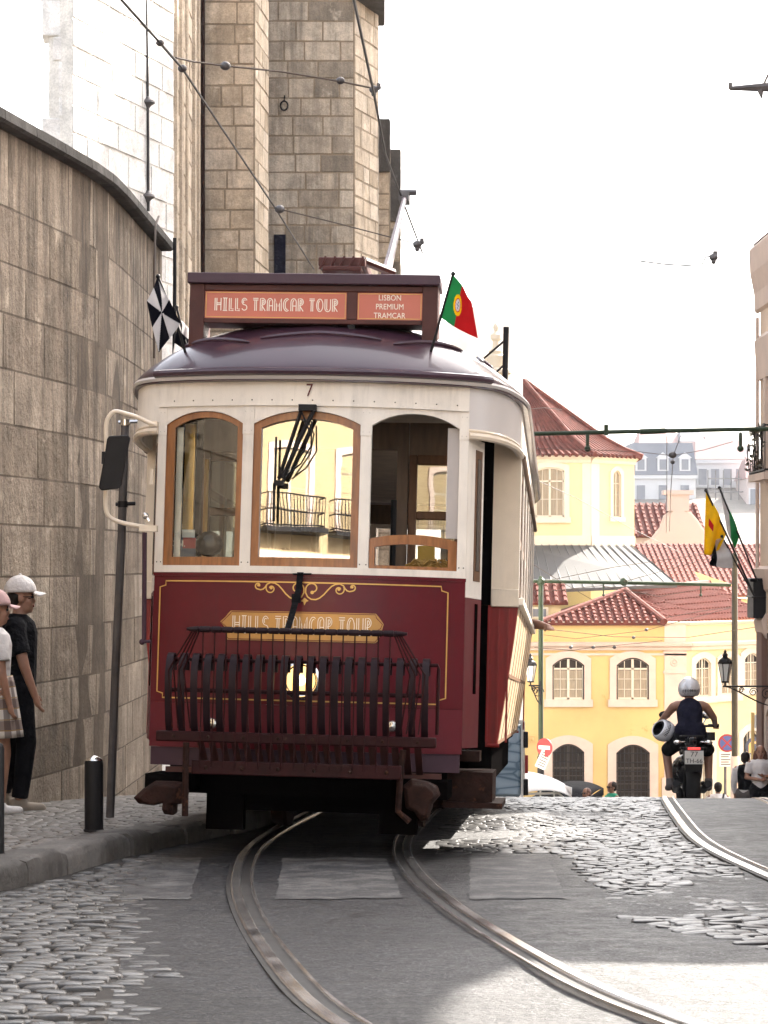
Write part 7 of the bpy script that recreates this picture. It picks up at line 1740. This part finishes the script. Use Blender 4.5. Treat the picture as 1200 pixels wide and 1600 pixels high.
# ---- people on the far side of the crest
def standing(label, loc, rot, h, top, bottom, hair, skin='skin', fold=False, longhair=False, sleeve=.22, vest=None, glasses=False, strap=False, bag=False):
    k = h/1.75; p = empty('person', loc, (0,0,rot), label, 'person'); z = lambda *a: V(a[0]*k, a[1]*k, a[2]*k); hc = z(.02,0,1.60)
    sh_ = [z(0,-.18,1.40), z(0,.18,1.40)]
    if fold: el = [z(.04,-.25,1.14), z(.04,.25,1.14)]; wr = [z(.20,-.02,1.12), z(.21,.04,1.19)]
    else: el = [z(-.02,-.23,1.13), z(-.02,.23,1.13)]; wr = [z(.06,-.23,.88), z(.06,.23,.88)]
    pr = [('c', z(0,0,1.08), z(0,0,1.34), .115*k, .14*k), ('c', z(0,-.12,1.39), z(0,.12,1.39), .06*k, .06*k), ('c', z(0,0,1.40), z(.01,0,1.52), .055*k, .05*k), ('c', z(0,-.07,.95), z(0,.07,.95), .115*k, .115*k)] + headprims(hc, (1,0,0), k)
    for s in (0, 1): pr += [('c', sh_[s], el[s], .05*k, .04*k), ('c', el[s], wr[s], .04*k, .027*k)] + hand(wr[s], el[s], (1,0,0) if not fold else (0,0,1), k)
    for s in (-1, 1): pr += [('c', z(0,s*.09,.92), z(.02,s*.09,.5), .085*k, .055*k), ('c', z(.02,s*.09,.5), z(-.01,s*.09,.08), .055*k, .038*k), ('c', z(-.01,s*.09,.05), z(.15,s*.09,.04), .045*k, .038*k)]
    body('body', pr, skin, p, .013)
    tp = [('c', z(0,0,1.00), z(0,0,1.34), .135*k, .152*k), ('c', z(0,-.12,1.395), z(0,.12,1.395), .075*k, .075*k), ('f', [z(0,0,1.38), z(.005,0,1.46)], [.10*k,.068*k])]
    if sleeve:
        for s in (0, 1): tp.append(('f', [sh_[s], sh_[s].lerp(el[s], min(1, sleeve*3.2))], [.078*k, .066*k]))
        if sleeve > .4:
            for s in (0, 1): tp.append(('f', [el[s], el[s].lerp(wr[s], .8)], [.062*k, .045*k]))
    body('top', tp, top, p, .013)
    body('trousers', [('c', z(0,-.07,.94), z(0,.07,.94), .128*k, .128*k)] + [('f', [z(0,s*.09,.94), z(.02,s*.09,.5), z(-.01,s*.09,.10)], [.11*k,.08*k,.065*k]) for s in (-1,1)], bottom, p, .013)
    hr = [('e', hc + z(-.03,0,.035), (.098*k,.088*k,.088*k)), ('e', hc + z(-.06,0,-.02), (.055*k,.078*k,.075*k))]
    if longhair: hr += [('c', hc + z(-.05,s*.065,-.02), hc + z(-.02,s*.12,-.34), .055*k, .05*k) for s in (-1,1)] + [('c', hc + z(-.07,0,0), hc + z(-.10,0,-.33), .08*k, .07*k)]
    body('hair', hr, hair, p, .011); eyes(p, hc, (1,0,0), k)
    if vest: body('vest', [('c', z(0,0,1.05), z(0,0,1.34), .145*k, .160*k), ('c', z(0,-.09,1.40), z(0,.09,1.40), .08*k, .08*k)], vest, p, .013)
    if glasses:
        b = MB()
        for s in (-1, 1): b.ell(hc + z(.088,s*.032,.002), (.012*k,.028*k,.020*k), 10, 7); b.tube([hc + z(.085,s*.055,.008), hc + z(0,s*.082,.006)], .005*k, 5)
        b.build('sunglasses', M['blackgloss'], p)
    if strap:
        b = MB(); b.tube([z(-.02,-.12,1.475), z(-.155,-.07,1.36), z(-.16,.04,1.2), z(-.14,.13,1.05)], .022*k, 6); b.build('strap', M['black'], p)
        b = MB()
        for q, (y, zz__) in enumerate(((-.07,1.33),(.09,1.29),(.10,1.27),(-.05,1.31))): b.ell(z(-.150,y,zz__), (.012*k,.045*k,.028*k), 8, 6)
        b.build('print', M['greycloth'], p)
    return p
gl = lambda px, d, up=0: V(P(px,0,d).x, d, gz(d) + up)
standing('woman with long brown hair, white t-shirt and folded arms at the right edge', gl(1188, 38.0, .115), R(-95), 1.66, 'whitecloth', 'blackcloth', 'brownhair', fold=True, longhair=True)
standing('dark haired person in a black vest over white sleeves beside the brown haired woman', gl(1165, 38.9, .115), R(60), 1.62, 'whitecloth', 'greycloth', 'hair', vest='blackcloth', sleeve=.5)
standing('man in a white printed t-shirt with a dark strap across his back', gl(1122, 47), R(90), 1.76, 'whitecloth', 'greycloth', 'hair', skin='skin2', strap=True)
standing('man in a green t-shirt and sunglasses in front of the yellow house', gl(957, 46), R(205), 1.70, 'greencloth', 'greycloth', 'hair', skin='skin2', glasses=True)
standing('person with sunglasses and light brown hair beside the dark tuk-tuk', gl(917, 46.5), R(215), 1.60, 'greycloth', 'greycloth', 'brownhair', glasses=True)
# passenger leaning an arm out of the tram window
pa = empty('person', TM @ V(.78, 6.5, .64), (R(-3.5), R(1.2), R(-4.65)), 'tram passenger resting a bare arm out of the last side window', 'person')
body('body', [('c', V(0,0,.62), V(0,0,.86), .13, .15), ('c', V(-.13,0,.93), V(.15,0,.93), .065, .065), ('c', V(0,0,.93), V(0,0,1.06), .055, .05), ('c', V(.19,0,.92), V(.43,-.10,.925), .052, .045), ('c', V(.43,-.10,.925), V(.52,-.32,.90), .044, .030), ('c', V(-.19,0,.91), V(-.22,-.05,.66), .05, .04), ('c', V(-.22,-.05,.66), V(-.1,-.28,.60), .04, .028), ('c', V(-.08,0,.52), V(-.10,-.42,.50), .085, .06), ('c', V(.08,0,.52), V(.10,-.42,.50), .085, .06), ('c', V(-.10,-.42,.50), V(-.10,-.44,.06), .058, .04), ('c', V(.10,-.42,.50), V(.10,-.44,.06), .058, .04)] + headprims(V(0,0,1.13), (0,-1,0)) + hand(V(.52,-.32,.90), V(.43,-.10,.925), (0,0,-1)) + hand(V(-.1,-.28,.60), V(-.22,-.05,.66), (0,0,-1)), 'skin', pa, .012)
body('shirt', [('c', V(0,0,.55), V(0,0,.86), .145, .162), ('c', V(-.13,0,.935), V(.15,0,.935), .078, .078), ('f', [V(.17,0,.925), V(.30,-.05,.925)], [.075,.070]), ('f', [V(-.17,0,.92), V(-.21,-.03,.76)], [.075,.07])], 'greycloth', pa, .012)
body('trousers', [('c', V(-.08,0,.52), V(.08,0,.52), .12, .12)] + [('f', [V(s*.08,0,.53), V(s*.10,-.42,.51), V(s*.10,-.45,.10)], [.10,.085,.07]) for s in (1,-1)], 'navycloth', pa, .012)
body('hair', [('e', V(0,.03,1.165), (.085,.095,.085))], 'hair', pa, .011); eyes(pa, V(0,0,1.13), (0,-1,0))

# ================================================================== vehicles beyond the crest
# blue patterned tour van right behind the tram
vD = 27.5
def azulejo():
    m, nt, b = nodes('pale_blue_scale_pattern'); tc = N(nt, 'ShaderNodeTexCoord'); mp = N(nt, 'ShaderNodeMapping'); mp.inputs['Scale'].default_value = (1, 1, 2.4); nt.links.new(tc.outputs['Object'], mp.inputs[0])
    v = N(nt, 'ShaderNodeTexVoronoi', Scale=3.4); v.feature = 'DISTANCE_TO_EDGE'; nt.links.new(mp.outputs[0], v.inputs['Vector'])
    c = ramp(nt, v.outputs['Distance'], [(.02, (.10,.16,.21)), (.10, (.27,.35,.41)), (.3, (.33,.41,.47))]); nt.links.new(c, b.inputs['Base Color']); b.inputs['Roughness'].default_value = .4; return m
M['azul'] = azulejo()
vz = gz(vD + .4); vx = P(816,0,vD).x
va = empty('tour_van', V(vx - .85, vD, vz), (-slope*.4, 0, R(-4)), 'pale blue scale patterned van half hidden behind the tram', 'van')
b = MB(); b.bx(-.85, .83, 0, 3.0, .30, 1.18); b.build('body', M['azul'], va, bevel=.04)
b = MB(); b.bx(.832, .86, -.01, 3.0, .28, 1.20); b.bx(-.85,.86,-.02,.0,1.19,1.24); b.build('edge_trim', M['signwhite'], va)
b = MB(); b.hexa([(-.8,.1,1.24),(.78,.1,1.24),(.78,2.9,1.24),(-.8,2.9,1.24)], [(-.7,.3,1.85),(.7,.3,1.85),(.7,2.5,1.85),(-.7,2.5,1.85)]); b.build('cabin', M['blackgloss'], va, bevel=.04)
for z in (1.0, .42): b = MB(); b.bx(.862, .92, .0, .12, z-.10, z+.10); b.build('tail_light', M['black'], va, bevel=.01)
b = MB(); b.box((.90,.05,.70), (.04,.10,.22)); b.build('side_lamp', M['red'], va)
for s in (-.66, .70):
    for yy in (.42, 2.4):
        w_ = empty('wheel', (0,0,0)); w_.parent = va; Mx = Matrix.Translation((s, yy, .27)) @ Matrix.Rotation(R(90), 4, 'Y')
        b = MB(); b.lathe([(.16,-.09),(.25,-.09),(.27,-.06),(.27,.06),(.25,.09),(.16,.09)], Mx, 24); b.build('tyre', M['rubber'], w_)
        b = MB(); b.lathe([(.03,-.07),(.155,-.08),(.155,.08),(.03,.07)], Mx, 18); b.build('rim', M['grey_pole'], w_)
def tuktuk(label, loc, rot, can, bodym, sidem):
    t = empty('tuk_tuk', loc, (0,0,rot), label, 'tuk-tuk', 'tuk-tuks parked on the square')
    b = MB(); b.grid(lambda u, v: V(lerp(-.66,.66,u), lerp(-.3, 2.2, v), 1.78 + .16*(1-abs(2*u-1)**2.4) + .05*math.sin(v*PI) - .22*max(0, .22 - v)/.22*.9), 14, 14); b.grid(lambda u, v: V(-.66 if u < .5 else -.66, lerp(-.3,2.2,v), lerp(1.62,1.79,u)), 2, 10); b.grid(lambda u, v: V(.66, lerp(-.3,2.2,v), lerp(1.79,1.62,u)), 2, 10); b.build('canopy', M[can], t, thick=.02)
    b = MB(); b.prism([(-.62,.35),(.62,.35),(.60,.95),(.42,1.08),(-.42,1.08),(-.60,.95)], lambda a, z: V(a, -.35 + .1*(z-.35), z), lambda a, z: V(a, .05, z)); b.bx(-.64,.64,.05,2.15,.30,.80); b.bx(-.6,.6,1.6,1.75,.80,1.35); b.build('body', M[bodym], t, bevel=.03)
    b = MB(); b.prism([(-.56,1.10),(.56,1.10),(.52,1.50),(.40,1.62),(-.40,1.62),(-.52,1.50)], lambda a, z: V(a, -.30 + .22*(z-1.1), z), lambda a, z: V(a, -.285 + .22*(z-1.1), z)); b.build('windscreen', M['glassF'], t)
    b = MB(); pts_ = [(-.58,1.08),(-.54,1.52),(-.40,1.66),(.40,1.66),(.54,1.52),(.58,1.08)]; b.tube([V(a, -.31 + .22*(z-1.1), z) for a, z in pts_], .028, 6)
    for s in (-1, 1):
        for yy in (1.0, 2.1): b.tube([V(s*.63, yy, .8), V(s*.64, yy, 1.7)], .02, 6)
    b.build('windscreen_frame', M[sidem], t)
    b = MB(); b.tube([V(-.25,-.32,1.14), V(.02,-.33,1.36)], .01, 5); b.build('wiper', M['black'], t)
    for s in (-1, 1):
        b = MB(); b.lathe([(.085,0),(.085,.04),(.05,.07)], Matrix.Translation((s*.38,-.33,.82)) @ Matrix.Rotation(R(90), 4, 'X'), 16); b.build('headlight', M['chrome'], t)
        b = MB(); b.tube([V(s*.58,-.25,1.2), V(s*.74,-.28,1.28)], .01, 5); b.ell(V(s*.78,-.28,1.32), (.06,.02,.08)); b.build('mirror', M['black'], t)
    for x, yy in ((0,-.05),(-.55,1.8),(.55,1.8)):
        w_ = empty('wheel', (0,0,0)); w_.parent = t; Mx = Matrix.Translation((x, yy, .22)) @ Matrix.Rotation(R(90), 4, 'Y')
        b = MB(); b.lathe([(.12,-.05),(.20,-.06),(.22,-.03),(.22,.03),(.20,.06),(.12,.05)], Mx, 20); b.build('tyre', M['rubber'], w_); b = MB(); b.lathe([(.02,-.05),(.12,-.04),(.12,.04),(.02,.05)], Mx, 14); b.build('rim', M['grey_pole'], w_)
    return t
a1 = gl(842, 49.5); a2 = gl(878, 53.0)
tuktuk('tuk-tuk with a bright white canopy behind the crest', a1, R(12), 'canvas', 'signwhite', 'signwhite')
tuktuk('dark tuk-tuk with a black canopy next to the white one', a2, R(-14), 'blackcloth', 'black', 'black')
# ================================================================== haze
HAZE = True
if HAZE:
    b = MB(); b.bx(-335, 335, -335, 335, -13.5, 42); hz = b.build('haze', plain('haze_air', (1,1,1)), smooth=0); tag(hz, kind='stuff')
    m = bpy.data.materials.new('air'); m.use_nodes = True; nt = m.node_tree; nt.nodes.clear()
    o = N(nt, 'ShaderNodeOutputMaterial'); v = N(nt, 'ShaderNodeVolumePrincipled'); v.inputs['Color'].default_value = (.93,.95,1,1); v.inputs['Density'].default_value = .0002; v.inputs['Anisotropy'].default_value = .3
    nt.links.new(v.outputs[0], o.inputs['Volume']); hz.data.materials.clear(); hz.data.materials.append(m)
